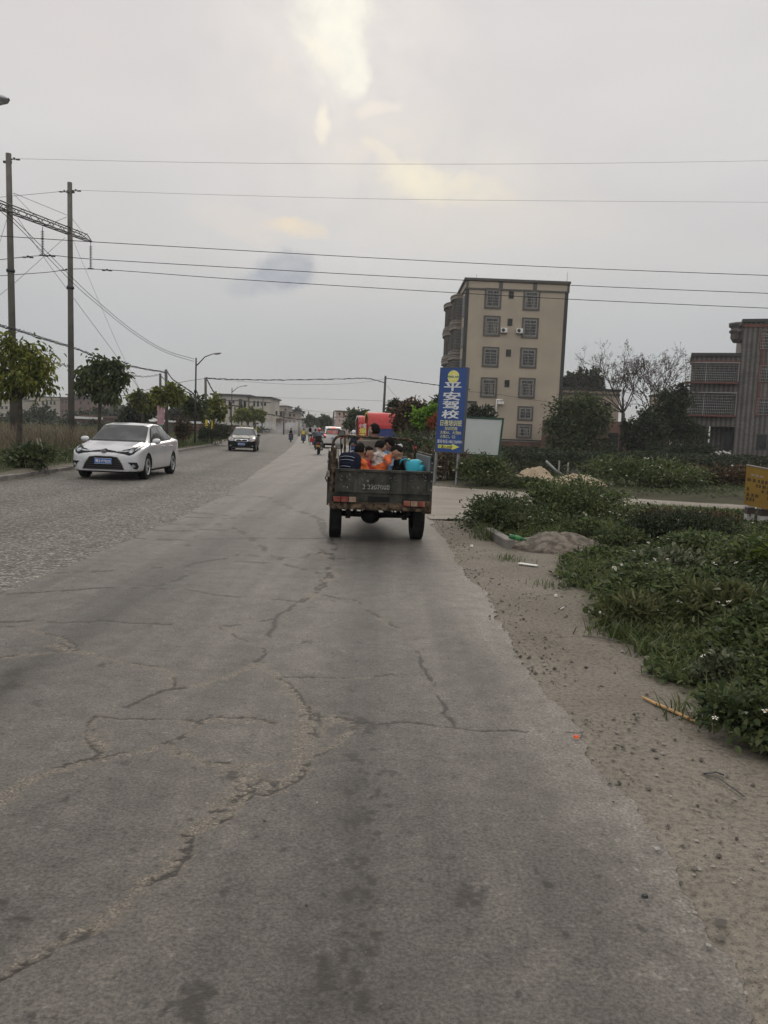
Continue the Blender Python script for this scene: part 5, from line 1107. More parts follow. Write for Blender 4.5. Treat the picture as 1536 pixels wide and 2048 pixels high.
for (px, py, rx, rz, Y, lb) in [(460,811,3,7,111,'black cable splice box on the thin pole before the long pale house'),(482,813,3.5,4,125,'round black transformer hanging left of centre before the long pale house'),(489.5,811,2.5,9,128,'upright black transformer drum before the long pale house'),(419,804,3,3,85,'black cable knot above the olive tree'),(562,828,2,5,180,'black box on the far pole before the dusty house'),(553,826,2,4,182,'small black box before the dusty house'),(391,783,3,3,51,'coil of black cable on the second street lamp')]:
    p = at(px, py, Y); k = Y/CAM_F; q = MB(); q.lathe([(0,-rz*k),(rx*k*.8,-rz*k),(rx*k,-rz*k*.7),(rx*k,rz*k*.7),(rx*k*.6,rz*k),(0,rz*k)], n=10); o = q.build('cable_box', WIRE); o.location = p; tag(o, lb, 'cable box', 'black boxes and coils on the cables')
# ------------------------------------------------------------------ street lamps
LAMPG = mat('lamp_shell', (.38,.39,.40), rough=.4, var=.1); LGL = mat('lamp_glass', (.30,.32,.33), rough=.2)
def lamp(label, base, H_, armv, head=1.0, rake=.35):
    t = thing('street_lamp', label, 'street lamp', base, 0, 'street lamps along the left kerb')
    q = MB(); q.tube([(0,0,-.2),(0,0,H_+.15)], [.07,.05], 10); q.build('post', METD, t)
    a = Vector(armv); q = MB(); q.tube([(0,0,H_-.35), Vector((0,0,H_-.25))+a*.12, Vector((0,0,H_))+a*.55+Vector((0,0,rake*.55)), Vector((0,0,H_))+a+Vector((0,0,rake))], [.04,.04,.032,.028], 8); q.build('arm', METD, t)
    e = Vector((0,0,H_))+a+Vector((0,0,rake)); an = math.atan2(a.y, a.x); M3 = rotz(an) @ Matrix.Rotation(-.16, 3, 'Y')
    h = MB(); Lh = .62*head
    for i in range(1): 
        prof = [(-.08,.03,.03),(0,.06,.05),(.25*Lh,.12,.075),(.6*Lh,.15,.085),(.9*Lh,.12,.06),(Lh,.03,.02)]
        vs = []; n = 14
        for (s, wy, wz) in prof:
            for j in range(n): u = 2*math.pi*j/n; vs.append(e + M3 @ Vector((s, wy*math.cos(u), wz*(math.sin(u) if math.sin(u) > 0 else .35*math.sin(u)))))
        h._a(vs, [(i_*n+j, i_*n+(j+1)%n, (i_+1)*n+(j+1)%n, (i_+1)*n+j) for i_ in range(len(prof)-1) for j in range(n)], 0, True)
    hd = h.build('lamp_head', LAMPG, t)
    g_ = MB(); g_.ell(e + M3 @ Vector((.55*Lh,0,-.02)), (.33*Lh,.10,.055), 0, 14, 8, M3); g_.build('lens', LGL, hd); return t
pL = at(4, 212, 12.0); lamp('street lamp whose grey head pokes into the picture at the top left', (pL.x-2.75, 12.0, .1), pL.z-.42, (2.15,0,0), 1.15, .30)
for (bx, by, hx, hy, Y, lb) in [(391,895,443,713,51,'street lamp with one curved arm standing right of the silver car'),(463,870,495,775,97,'smaller looking street lamp above the black car'),]:
    b = at(bx, by, Y); h = at(hx, hy, Y); lamp(lb, (b.x-.05, Y, float(terrain(b.x, Y))), h.z-.45, (h.x-b.x-.55, 0, 0), 1.0, .42)
b = at(703, 868, 120); h = at(727, 822, 120); lamp('far street lamp beside the red tent tree', (b.x, 120, 0), h.z-.5, (h.x-b.x-.5,0,0), 1.2, .8)
b = at(568, 866, 170); h = at(575, 826, 170); lamp('tiny street lamp at the far road end before the dusty house', (b.x, 170, 0), h.z-.3, (h.x-b.x-.4,0,0), 1.2, .3)

# ------------------------------------------------------------------ signs
def plane_fn(o, xv, yv, nv):   # unit box frame: a,b in 0..1, d metres toward viewer
    return lambda a, b, d: o + xv*a + yv*b + nv*d
BLUE = mat('sign_blue', (.007,.036,.17), rough=.4, c2=(.013,.060,.22), scale=.9, var=.2)
PYEL = mat('print_yellow', (.62,.60,.12), rough=.5, var=.05); PWHT = mat('print_white', (.60,.62,.62), rough=.5, var=.05); PCRM = mat('print_cream', (.66,.64,.32), rough=.5, var=.05); PBLK = mat('print_black', (.01,.012,.02), rough=.6); PGRN = mat('print_green', (.01,.12,.06), rough=.5)
BL = at(870.2,902.9,23.75); BR = at(923.5,905.6,23.35); TL = at(881.3,735.5,23.75)
nv = (BR-BL).cross(TL-BL).normalized(); nv = nv if nv.y < 0 else -nv
bs = thing('blue_sign', 'tall leaning blue driving school sign with white characters and a yellow arrow', 'sign', (BL.x, BL.y, .03)); off = Vector(bs.location)
fn = plane_fn(BL-off, BR-BL, TL-BL, nv)
q = MB(); q.prism([(0,0),(1,0),(1,1),(0,1)], fn, -.14, 0, 0); pn = q.build('panel', BLUE, bs)
q = MB()
for e in (((-.01,-.004),(1.01,-.004),(1.01,.003),(-.01,.003)), ((-.01,.997),(1.01,.997),(1.01,1.004),(-.01,1.004)), ((-.012,0),(.012,0),(.012,1),(-.012,1)), ((.988,0),(1.012,0),(1.012,1),(.988,1))): q.prism(list(e), fn, -.145, .006)
q.build('edge_frame', mat('sign_edge', (.06,.07,.10), rough=.4, metal=.4), bs)
lt = MB()
for s, v0, v1, ua, ub in [('平',.172,.272,.19,.81),('安',.285,.383,.18,.80),('驾',.392,.488,.175,.765),('校',.500,.597,.165,.79)]: glyphs(lt, s, fn, ua, ub, 1-v1, 1-v0, 0, .022, .004)
glyphs(lt, '日夜培训班', fn, .13, .93, 1-.688, 1-.618, 1, .012, .004); glyphs(lt, '培训范围', fn, .31, .77, 1-.738, 1-.698, 1, .004, .004)
glyphs(lt, '大客A1、大货B2', fn, .15, .93, 1-.786, 1-.746, 1, .004, .004); glyphs(lt, '小车C1、C2', fn, .15, .72, 1-.836, 1-.794, 1, .012, .004)
glyphs(lt, '报名电话:18813369091', fn, .06, .985, 1-.895, 1-.852, 2, .012, .004)
lt.prism([(.10,1-.955),(.62,1-.955),(.62,1-.972),(.90,1-.935),(.62,1-.898),(.62,1-.915),(.10,1-.915)], fn, .002, .006, 3); glyphs(lt, '直入30米', fn, .22, .64, 1-.952, 1-.920, 4, .02, .009)
lt.prism([(.12,1-.95),(.19,1-.95),(.19,1-.92),(.12,1-.92)], fn, .0065, .0085, 5)
lt.build('lettering', [PWHT, PCRM, PWHT, PYEL, PBLK, mat('print_olive', (.35,.36,.06), rough=.5)], pn)
lg = MB(); asp = (BR-BL).length/(TL-BL).length
def disc(r, n=32): return [(.5+r*math.cos(2*math.pi*k/n), 1-.106+r*asp*math.sin(2*math.pi*k/n)) for k in range(n)]
lg.prism(disc(.215), fn, .002, .005, 0); lg.prism(disc(.195), fn, .0055, .007, 1)
lg.prism([(.5+.17*math.cos(math.pi/2+k*math.pi/5)*(1 if k % 2 == 0 else .45), 1-.106+.17*asp*math.sin(math.pi/2+k*math.pi/5)*(1 if k % 2 == 0 else .45)) for k in range(10)], fn, .0075, .009, 2)
lg.prism([(.30,1-.117),(.70,1-.117),(.70,1-.095),(.30,1-.095)], fn, .0095, .011, 3); glyphs(lg, 'PING AN', fn, .29, .71, 1-.118, 1-.094, 4, .03, .0125)
lg.build('emblem', [PCRM, PYEL, PCRM, PCRM, PGRN], pn)
for px0, py0, px1, py1, Y in ((875,905,868,968,23.8),(919,906,912,972,23.4)):
    a = at(px0, py0-25, Y+.08); b = at(px1, py1, Y+.08); b.z = 0; q = MB(); q.tube([b-off-Vector((0,0,.2)), a-off], .045, 4, sm=False); q.build('leg', STEEL, bs)
# blank board
BL = at(920,908,27.2); BR = at(997,911.8,27.0); TL = at(928.5,835,27.2)
nv = (BR-BL).cross(TL-BL).normalized(); nv = nv if nv.y < 0 else -nv
bb = thing('blank_board', 'blank pale grey billboard in a dark green frame behind the blue sign', 'sign', (BL.x, BL.y, 0)); off = Vector(bb.location); fn = plane_fn(BL-off, BR-BL, TL-BL, nv)
q = MB(); q.prism([(0,0),(1,0),(1,1),(0,1)], fn, -.05, 0); q.build('panel', mat('board_grey', (.44,.47,.455), rough=.4, var=.06, scale=1.5), bb)
FG = mat('frame_green', (.012,.05,.03), rough=.5); q = MB()
for e in (((-.03,-.03),(1.03,-.03),(1.03,.02),(-.03,.02)), ((-.03,.98),(1.03,.98),(1.03,1.03),(-.03,1.03)), ((-.03,.02),(.02,.02),(.02,.98),(-.03,.98)), ((.98,.02),(1.03,.02),(1.03,.98),(.98,.98))): q.prism(list(e), fn, -.06, .02)
q.build('frame', FG, bb)
for u in (.06, .985):
    a = fn(u, .1, -.09); q = MB(); q.tube([(a.x,a.y,-.3), (a.x,a.y,a.z)], .03, 6); q.build('leg', METD, bb)
# yellow notice at the right edge
BL = at(1488,1009,13.45); BR = at(1560,1024,13.15); TL = at(1492.7,931,13.45)
nv = (BR-BL).cross(TL-BL).normalized(); nv = nv if nv.y < 0 else -nv
ys_ = thing('notice_board', 'faded yellow notice board on striped concrete posts at the right edge', 'sign', (BL.x, BL.y, .1)); off = Vector(ys_.location); fn = plane_fn(BL-off, BR-BL, TL-BL, nv)
q = MB(); q.prism([(0,0),(1.5,0),(1.5,1),(0,1)], fn, -.10, 0); q.prism([(-.005,1),(1.505,1),(1.505,1.025),(-.005,1.025)], fn, -.11, .01, 1)
YM = [mat('notice_yellow', (.17,.095,.008), rough=.7, c2=(.24,.14,.014), scale=3, var=.2), GTRIM2, mat('print_brown', (.06,.035,.01), rough=.8), mat('print_pale', (.25,.2,.15), rough=.8)]
rg = random.Random(8)
for v, c_ in ((.79,1),(.66,0),(.54,0),(.42,0),(.28,0),(.17,0)):
    u = .05
    while u < 1.4:
        wd = rg.uniform(.05, .12); hh = .045 if c_ == 0 else .03
        if rg.random() < .85 and (v > .3 or u < .3 or u > .55):
            q.prism([(u, v-hh), (u+wd, v-hh*rg.uniform(.7,1)), (u+wd*.95, v+hh*rg.uniform(.6,1)), (u+.01, v+hh)], fn, .002, .004, 2+c_)
        u += wd+rg.uniform(.015,.07)
pn = q.build('panel', YM, ys_)
SW, SR = mat('post_white', (.45,.44,.42), rough=.8, var=.2, scale=10), mat('post_dark', (.075,.055,.05), rough=.8, var=.2)
for px, Y in ((1504,13.5),(1532,13.2)):
    p = at(px, 1000, Y+.25) - off; q = MB(); zz = -.35; k = 0
    while zz < .62: q.box(p.x-.065, p.x+.065, p.y, p.y+.12, zz, zz+.115, k % 2); zz += .115; k += 1
    q.build('leg', [SW, SR], ys_)
# pink board far left
BL = at(314.5,849,60); q = MB(); W_ = .52; q.box(0,W_,-.03,.03,0,1.45,0); o_ = thing('pink_board', 'narrow upright pink board tied beside the pair of poles', 'sign', (BL.x, 60, BL.z)); q.build('panel', mat('pink_print', (.38,.22,.24), rough=.6, var=.2, scale=4), o_); q = MB(); q.tube([(.08,.06,1.3),(.08,.06,-BL.z+.0)], .03, 6); q.tube([(W_-.08,.06,1.3),(W_-.08,.06,-BL.z)], .03, 6); q.build('leg', METD, o_)

# ------------------------------------------------------------------ market tent
REDC = mat('canopy_red', (.42,.028,.03), rough=.6, var=.12, scale=2, bump=.3, bscale=5); YELC = mat('canopy_yellow', (.65,.48,.05), rough=.6); TBLU = mat('tarp_blue', (.02,.035,.16), rough=.5, var=.3, scale=1.5, bump=.5, bscale=4)
TGRY = mat('tarp_grey', (.11,.12,.13), rough=.6, var=.5, scale=1.2, bump=.4, bscale=4)
def tent(label, base, rz, Lx, W_, zE, zR, trim=YELC):
    t = thing('market_tent', label, 'tent', base, rz, 'red market tents')
    n = 10; vs = []; fs = []; nx = 13
    for i in range(nx):
        for j in range(n+1):
            a = math.pi*j/n; sag = .03*math.sin(i*1.9+j)*(0<j<n)
            vs.append((Lx*i/(nx-1), W_/2-W_/2*math.cos(a)*(1 if 0 < j < n else 1.04), zE+(zR-zE)*math.sin(a)**.75 + sag*.6))
    for i in range(nx-1):
        for j in range(n): b = i*(n+1)+j; fs.append((b, b+1, b+n+2, b+n+1))
    q = MB(); q._a(vs, fs, 0, True); q.box(-.02, Lx, -.06, -.03, zE-.22, zE+.03, 0); cv = q.build('canopy', REDC, t)
    q = MB()
    for j in range(n*2):
        a0, a1 = math.pi*j/(2*n), math.pi*(j+1)/(2*n); f = lambda a, k: (-.03, W_/2-(W_/2+k)*math.cos(a), zE+(zR-zE+k)*math.sin(a)**.75); m_ = (a0+a1)/2
        q._a([f(a0,.02), f(a1,.02), f(m_,-.16), f(a0,-.08), f(a1,-.08)], [(0,1,4,2,3)], 0)
    q.build('scalloped_trim', trim, cv)
    for x in (0.03, Lx*.5, Lx-.03):
        for y in (0.03, W_-.03): q = MB(); q.tube([(x,y,-.1),(x,y,zE)], .03, 6); q.build('leg', STEEL, t)
    q = MB(); q.box(.05, Lx, W_-.02, W_, 0, zE, 1); q.box(.4, Lx*.99, .0, .02, .35, zE-.22, 0); q.prism([(Lx*.18,.75),(Lx*.62,1.72),(Lx*.99,1.68),(Lx*.99,.2),(Lx*.18,.2)], lambda a, b, d: (a, d, b), -.06, -.02, 2); q.prism([(Lx*.25,.95),(Lx,1.25),(Lx,1.38),(Lx*.28,1.02)], lambda a, b, d: (a, d, b), -.10, -.065, 3); q.build('tarpaulin_wall', [TBLU, DTRIM, TGRY, GTRIM2], t)
    return t
pT = at(737, 852, 58); tent('long red canopied market tent with a yellow scalloped edge and blue tarpaulin side', (pT.x, 58, 0), R(9), 7.0, 2.3, 1.95, 2.92)
pT = at(722, 852, 62); tent('smaller red tent end with a pale trim behind the long tent', (pT.x-.15, 62, 0), R(9), 2.2, 2.2, 1.9, 2.7, PWHT)
BL = at(715.5,896,55.5); BR = at(734,896,55.5); TL = at(716,845,55.5); bz = thing('banner', 'narrow red fireworks banner with yellow characters at the tent corner', 'banner', (BL.x, BL.y, 0)); off = Vector(bz.location); fn = plane_fn(BL-off, BR-BL, TL-BL, Vector((0,-1,0)))
q = MB(); q.prism([(0,0),(1,0),(1,1),(0,1)], fn, -.05, 0); pn = q.build('panel', mat('banner_red', (.40,.015,.015), rough=.5, var=.1), bz)
q = MB(); glyphs(q, '小宝', fn, .12, .88, .80, .96, 0, .03, .006); glyphs(q, '烟', fn, .18, .84, .58, .78, 1, .035, .006); glyphs(q, '花', fn, .18, .84, .36, .56, 1, .035, .006); glyphs(q, '炮', fn, .18, .84, .12, .32, 1, .035, .006); q.build('lettering', [PWHT, PYEL], pn)
q = MB(); q.box(.05,.10,.06,.1,0,.4); q.box(.5,.55,.06,.1,0,.4); q.build('leg', METD, bz)

# ------------------------------------------------------------------ heaps, litter, stones
def heap(name, label, c, rx, ry, h, m, seed, cat='heap'):
    n = 48; u = np.linspace(-1, 1, n); X, Y_ = np.meshgrid(u, u); r = np.sqrt(X**2+Y_**2)
    xx = c[0]+X*rx; yy = c[1]+Y_*ry; Z_ = h*np.clip(1-r**1.3, 0, 1)**.8*(.55+.9*fbm(xx*1.6, yy*1.6, 4, seed)) + (.16*(fbm(xx*7, yy*7, 5, seed+2)-.5) + .10*np.abs(fbm(xx*14, yy*14, 3, seed+5)-.5))*(r < 1)*(h/.4)**.5 - .08*(r > .97)
    z0 = terrain(xx, yy); V = np.stack([xx-c[0], yy-c[1], z0+Z_-.01], -1).reshape(-1,3); o = npmesh(name, V, gridfaces(n, n), m, smooth=False); o.location = (c[0], c[1], 0); return tag(o, label, cat)
SAND = mat('sand_heap_soil', (.30,.235,.155), rough=.95, c2=(.42,.34,.24), scale=3, bump=.8, bscale=25)
pp = at(1073, 975, 23.8); heap('sand_heap', 'big pale heap of sandy earth at the back of the side road', (pp.x, 24.0), .80, .6, .52, SAND, 5)
pp = at(1150, 972, 24.8); heap('sand_heap', 'lower longer heap of sandy earth right of the big one', (pp.x+.1, 25.0), 1.0, .6, .30, SAND, 9)
heap('soil_heap', 'grey brown heap of loose soil beside the broken kerb', (2.4, 10.8), .70, .6, .17, mat('grey_soil', (.085,.072,.056), rough=.95, c2=(.19,.165,.13), scale=9, bump=1, bscale=40, lo=.4, hi=.6), 11)
def stones(n, xr, yr, msk, smin, smax, seed, name, label, m, pw=2.5):
    rg = np.random.default_rng(seed); x = rg.uniform(*xr, n); y = rg.uniform(*yr, n); k = msk(x, y, rg.random(n)); x, y = x[k], y[k]; n = len(x)
    s = smin+(smax-smin)*rg.random(n)**pw; base = np.array([(1,0,0),(-1,0,0),(0,1,0),(0,-1,0),(0,0,.7),(0,0,-.5)], float)
    F0 = np.array([(0,2,4),(2,1,4),(1,3,4),(3,0,4),(2,0,5),(1,2,5),(3,1,5),(0,3,5)])
    V = base[None]*s[:,None,None]*rg.uniform(.6,1.3,(n,6,3)); a = rg.random(n)*6.28; c, q = np.cos(a)[:,None], np.sin(a)[:,None]
    Vx = V[:,:,0]*c-V[:,:,1]*q+x[:,None]; Vy = V[:,:,0]*q+V[:,:,1]*c+y[:,None]; on = x < redge(y)
    zz = np.where(on, .006, terrain(x, y)+.004); Vz = V[:,:,2]+zz[:,None]+s[:,None]*.25
    F = (F0[None]+np.arange(n)[:,None,None]*6).reshape(-1,3); o = npmesh(name, np.stack([Vx,Vy,Vz],-1).reshape(-1,3), F, m); return tag(o, label, 'stones', kind='stuff')
STM = leafmat('pebbles', [(.05,.045,.04),(.12,.11,.095),(.20,.185,.16),(.33,.31,.28)], 0, .9)
stones(16000, (.9, 3), (1.3, 14), lambda x, y, u: (x > redge(y)-.04) & (x < vedge(y)+.2) & (u < .25+.75*np.exp(-((x-redge(y)-.12)/.16)**2)) & (fbm(x*2.5, y*2.5, 3, 7) > .40), .0025, .017, 41, 'gravel', 'loose gravel and small stones on the dirt verge', STM, 4)
stones(1500, (-3, 1.1), (1.6, 12), lambda x, y, u: u < .5, .0015, .008, 42, 'grit', 'scattered grit on the grey road', STM, 4)
stones(900, (.8, 4), (13, 24), lambda x, y, u: x > redge(y), .006, .04, 43, 'gravel', 'scattered stones on the mouth of the side road', STM, 4)
def bit(name, label, px, py, mb, m, cat='litter', z=.012, rz=0):
    o = mb.build(name, m); p = gp(px, py, .02); o.location = (p.x, p.y, float(terrain(p.x, p.y))+z if p.x > redge(p.y) else z); o.rotation_euler = (0,0,rz); return tag(o, label, cat)
a = gp(1282,1390,.03); b = gp(1400,1443,.03); v = (b-a); Lw = v.length; q = MB(); w_ = .014
q._a([(-Lw/2,-.004,0),(-Lw*.25,-w_,0),(0,-w_*.7,0),(Lw*.3,-w_,.0),(Lw/2,-.004,0),(Lw/2,.006,0),(Lw*.25,w_*.6,0),(-.01,w_,0),(-Lw*.3,w_*.7,0),(-Lw/2,.008,0)]+[(-Lw/2,-.004,.008),(-Lw*.25,-w_,.008),(0,-w_*.7,.008),(Lw*.3,-w_,.008),(Lw/2,-.004,.008),(Lw/2,.006,.008),(Lw*.25,w_*.6,.008),(-.01,w_,.008),(-Lw*.3,w_*.7,.008),(-Lw/2,.008,.008)], [tuple(range(10,20)), tuple(range(10))[::-1]]+[(i,(i+1)%10,(i+1)%10+10,i+10) for i in range(10)])
bit('wood_slat', 'long splintered yellowish strip of wood lying on the verge', 1341, 1416, q, mat('raw_wood', (.42,.25,.10), rough=.7, var=.2, scale=20), 'wood strip', .012, math.atan2(v.y, v.x))
def scrap(r, seed, th=.012):
    rg = random.Random(seed); n = 9; pts = [(r*rg.uniform(.6,1.1)*math.cos(6.283*k/n), r*.75*rg.uniform(.6,1.1)*math.sin(6.283*k/n)) for k in range(n)]; q = MB(); q._a([(x,y,0) for x,y in pts]+[(x*.8,y*.8,th*rg.uniform(.6,1.2)) for x,y in pts]+[(0,0,th*1.1)], [(i,(i+1)%n,(i+1)%n+n,i+n) for i in range(n)]+[(n+i,n+(i+1)%n,2*n) for i in range(n)]); return q
bit('orange_scrap', 'crumpled bright orange scrap at the broken road edge', 1153, 1472, scrap(.019, 1), mat('orange_peel', (.75,.10,.03), rough=.5, var=.2, scale=30))
bit('brown_leaf', 'curled brown leaf beside the wood strip', 1381, 1434, scrap(.022, 2), mat('dry_leaf', (.10,.045,.015), rough=.7))
q = MB(); q.tube([(-.06,.10,0),(-.01,.05,.004),(.01,-.03,.002),(.03,-.12,0)], .0045, 5, flat=.4); q.tube([(-.06,.10,.002),(.0,.10,.01),(.03,.09,.002)], .009, 5, flat=.3)
bit('black_strap', 'torn dark strap lying on the verge below the weeds', 1452, 1560, q, METD)
q = MB(); q.bbox(-.12,.12,-.035,.035,0,.012,.004); bit('plank_offcut', 'short whitish slat in front of the soil heap', 1056, 1128, q, WHITEP, rz=-.6)
q = MB(); q.tube([(-.13,.02,0),(0,0,.01),(.13,-.03,0)], .006, 5); bit('white_stick', 'thin pale stick at the weed edge', 1200, 1272, q, BARKP, rz=-.3)
q = MB(); q.tube([(-.05,0,0),(.05,0,.004)], .005, 5); bit('white_stick', 'tiny white straw on the verge', 1125, 1213, q, WHITEP, rz=1.0)
for px, py, r_, lb, m_ in [(1112,1191,.022,'small whitish stone on the verge by the weeds',WHITEP),(1441,1838,.024,'dark pebble near the lower right corner',STM),(1290,1790,.012,'tiny dark pebble on the road near its edge',METD),(943,1092,.03,'pale crumpled paper by the kerb stones',WHITEP),(1205,1252,.012,'tiny pale pebble at the weeds',WHITEP),(1275,1433,.016,'grey pebble between the orange scrap and the wood strip',STM),(1172,1437,.016,'grey pebble just above the orange scrap',STM)]:
    bit('pebble', lb, px, py, scrap(r_, int(px), r_*.8), m_, 'stone')
t = thing('green_bottle', 'squashed green plastic bottle at the foot of the weeds by the soil heap', 'bottle', gp(1035,1082,.12)+Vector((0,0,.04)), .3); t.rotation_euler = (0, .2, .2)
q = MB(); q.lathe([(0,-.12),(.03,-.12),(.034,-.09),(.032,.04),(.014,.10),(.012,.13),(0,.13)], ax='x', n=14); q.build('bottle_body', mat('bottle_green', (.012,.12,.035), rough=.25, var=.2), t); q = MB(); q.lathe([(.0345,-.05),(.0348,-.045),(.0345,.02),(.034,.025)], ax='x', n=14); q.build('label', mat('label_lime', (.05,.20,.06), rough=.4), t)
for px, Y, h_, lb in [(1116,29.5,.65,'white stake in the pond bank, left one'),(1134,29.7,.6,'white stake in the pond bank, right one')]:
    p = at(px, 958, Y); q = MB(); q.tube([(0,0,-.4),(0.01,0,h_)], .03, 6); o = q.build('stake', GTRIM2); o.location = (p.x, Y, float(terrain(p.x, Y))); tag(o, lb, 'stake')
p = at(1128, 948, 29.6); q = MB(); q.tube([(-.7,0,.45),(-.3,0,.1),(.2,-.1,-.2)], .05, 8); o = q.build('grey_pipe', STEEL); o.location = p; tag(o, 'bent grey pipe leaning on the pond bank by the stakes', 'pipe')
q = MB(); q.box(-.25,.25,-.04,.04,-.06,.06); o = q.build('concrete_block', GTRIM); o.location = at(1146,944,29.8); tag(o, 'grey block resting on the pond bank stakes', 'block')
for px, w_ in ((95, 0), (101, .4)):
    p = at(px, 915, 21); q = MB(); q.tube([(0,0,-.1),(-.28,0,1.0)], .014, 6); o = q.build('bamboo_stake', GTRIM2); o.location = (p.x, 21, float(terrain(p.x, 21))); tag(o, 'leaning bamboo stake in the grass near the left kerb, %s one' % ('left' if px < 98 else 'right'), 'stake')
# ------------------------------------------------------------------ cars
GLASS = mat('car_glass', (.012,.014,.014), c2=(.085,.095,.09), rough=.10, scale=1.6, spec=.45, lo=.4, hi=.7)  # pale blotches painted in as reflections and glimpses of the interior
RUB = mat('tyre_rubber', (.014,.014,.014), rough=.9, spec=.15, var=.25, scale=12, bump=.4, bscale=60)
RIM = mat('rim_alloy', (.40,.41,.42), rough=.35, metal=.7); BLKP = mat('black_plastic', (.008,.008,.008), rough=.6, spec=.2)
CHR = mat('chrome', (.62,.63,.64), rough=.15, metal=1.); PLB = mat('plate_blue', (.015,.10,.38), rough=.4); HLG = mat('headlamp_glass', (.26,.28,.30), rough=.15, spec=.6, var=.6, scale=14)
REDL = mat('tail_lens', (.35,.01,.01), rough=.2)
REDON = mat('tail_lens_lit', (.6,.02,.02), rough=.3, emit=(1,.10,.07), es=2.2)
WARM = mat('lamp_core', (.8,.5,.4), rough=.3, emit=(1,.5,.4), es=4.0)
def loft(S, n=64, sub=64):
    """S rows: x, zb, zs, zt, w, wg, wr, ze -> sampled body surface"""
    S = np.array(S, float); xs = S[:,0]
    xq = np.unique(np.concatenate([np.linspace(xs[0], xs[-1], sub*2), xs[0]+np.array([.005,.015,.03,.045]), xs[-1]-np.array([.005,.02,.04])])); 
    def sm(c):
        v = np.interp(xq, xs, S[:,c]); k = v.copy(); h = .05
        acc = np.zeros_like(v)
        for d in np.linspace(-h, h, 7): acc += np.interp(np.clip(xq+d, xs[0], xs[-1]), xs, S[:,c])
        e = np.minimum(np.minimum(xq-xs[0], xs[-1]-xq)/.08, 1); return acc/7*e + v*(1-e)
    zb, zs, zt, w_, wg, wr, ze = [sm(i) for i in range(1, 8)]
    prof = [(0*w_, zb), (.80*w_, zb), (.955*w_, zb+.05), (.995*w_, zb+.20), (w_, zb*.4+zs*.6-.02), (.985*w_, zs-.04), (.94*w_, zs+.01), (wg, zs+.03), (wg*.5+wr*.5+.012, zs*.5+ze*.5+.02), (wr, ze), (wr*.93, zt*.6+ze*.4+.012), (wr*.6, zt-.012), (0*w_, zt)]
    K = len(prof); u = np.linspace(0, K-1, n); i0 = np.minimum(u.astype(int), K-2); f = u-i0
    Yp = np.stack([p[0] for p in prof], 1); Zp = np.stack([p[1] for p in prof], 1)
    def cr(A):
        a0 = A[:, np.maximum(i0-1, 0)]; a1 = A[:, i0]; a2 = A[:, i0+1]; a3 = A[:, np.minimum(i0+2, K-1)]
        lin = a1+(a2-a1)*f; c_ = .5*(2*a1+(a2-a0)*f+(2*a0-5*a1+4*a2-a3)*f*f+(3*a1-a0-3*a2+a3)*f**3); return lin*.45+c_*.55
    Yv = cr(Yp); Zv = cr(Zp); Yv[:,0] = 0; Yv[:,-1] = 0
    nr = len(xq); X = np.repeat(xq[:,None], n, 1)
    half = np.stack([X, Yv, Zv], -1); mir = half[:, ::-1][:, 1:-1].copy(); mir[..., 1] *= -1
    ring = np.concatenate([half, mir], 1); m = ring.shape[1]; V = ring.reshape(-1, 3)
    F = []
    for i in range(nr-1):
        for j in range(m): k = (j+1) % m; F.append((i*m+j, (i+1)*m+j, (i+1)*m+k, i*m+k))
    F.append(tuple(range(m))); F.append(tuple((nr-1)*m+j for j in range(m))[::-1])
    return V, F
def evalmesh(ob):
    dg = bpy.context.evaluated_depsgraph_get(); dg.update(); return bpy.data.meshes.new_from_object(ob.evaluated_get(dg))
def body_with_arches(name, V, F, arches, mats, parent, W_):
    me = bpy.data.meshes.new(name); me.from_pydata([tuple(v) for v in V], [], F); me.validate(); bm = bmesh.new(); bm.from_mesh(me); bmesh.ops.remove_doubles(bm, verts=bm.verts, dist=1e-5); bmesh.ops.recalc_face_normals(bm, faces=bm.faces); bm.to_mesh(me); bm.free()
    bv = BVHTree.FromPolygons([v.co.copy() for v in me.vertices], [tuple(p.vertices) for p in me.polygons])
    ob = bpy.data.objects.new(name, me); col.objects.link(ob); cuts = []
    for (x, z, r) in arches:
        for s in (1, -1):
            q = MB(); q.lathe([(0, s*(W_-.27)), (r, s*(W_-.27)), (r, s*(W_+.2)), (0, s*(W_+.2))], (x, 0, z), 'y', 40); c = q.build('cut', None); bm = bmesh.new(); bm.from_mesh(c.data); bmesh.ops.remove_doubles(bm, verts=bm.verts, dist=1e-4); bmesh.ops.recalc_face_normals(bm, faces=bm.faces); bm.to_mesh(c.data); bm.free()
            md = ob.modifiers.new('b', 'BOOLEAN'); md.operation = 'DIFFERENCE'; md.object = c; md.solver = 'EXACT'; cuts.append(c)
    m2 = evalmesh(ob)
    for c in cuts: bpy.data.objects.remove(c)
    bpy.data.objects.remove(ob)
    m2.materials.clear(); m2.name = name
    o = link(name, m2, mats, parent)
    for p in m2.polygons:
        c = p.center; p.use_smooth = True; p.material_index = 0
        for (x, z, r) in arches:
            if math.hypot(c.x-x, c.z-z) < r+.002 and abs(c.y) < W_+.1 and abs(c.y) > W_-.30:
                inward = (Vector((x,0,z))-Vector((c.x,0,c.z))); 
                if abs(p.normal.y) > .9 and abs(c.y) < W_-.2 or inward.normalized().dot(p.normal) > .7: p.material_index = 1; p.use_smooth = False
    for p in m2.polygons:
        if p.center.z < min(v[2] for v in V[:2])+.0: p.material_index = 1
    return o, bv
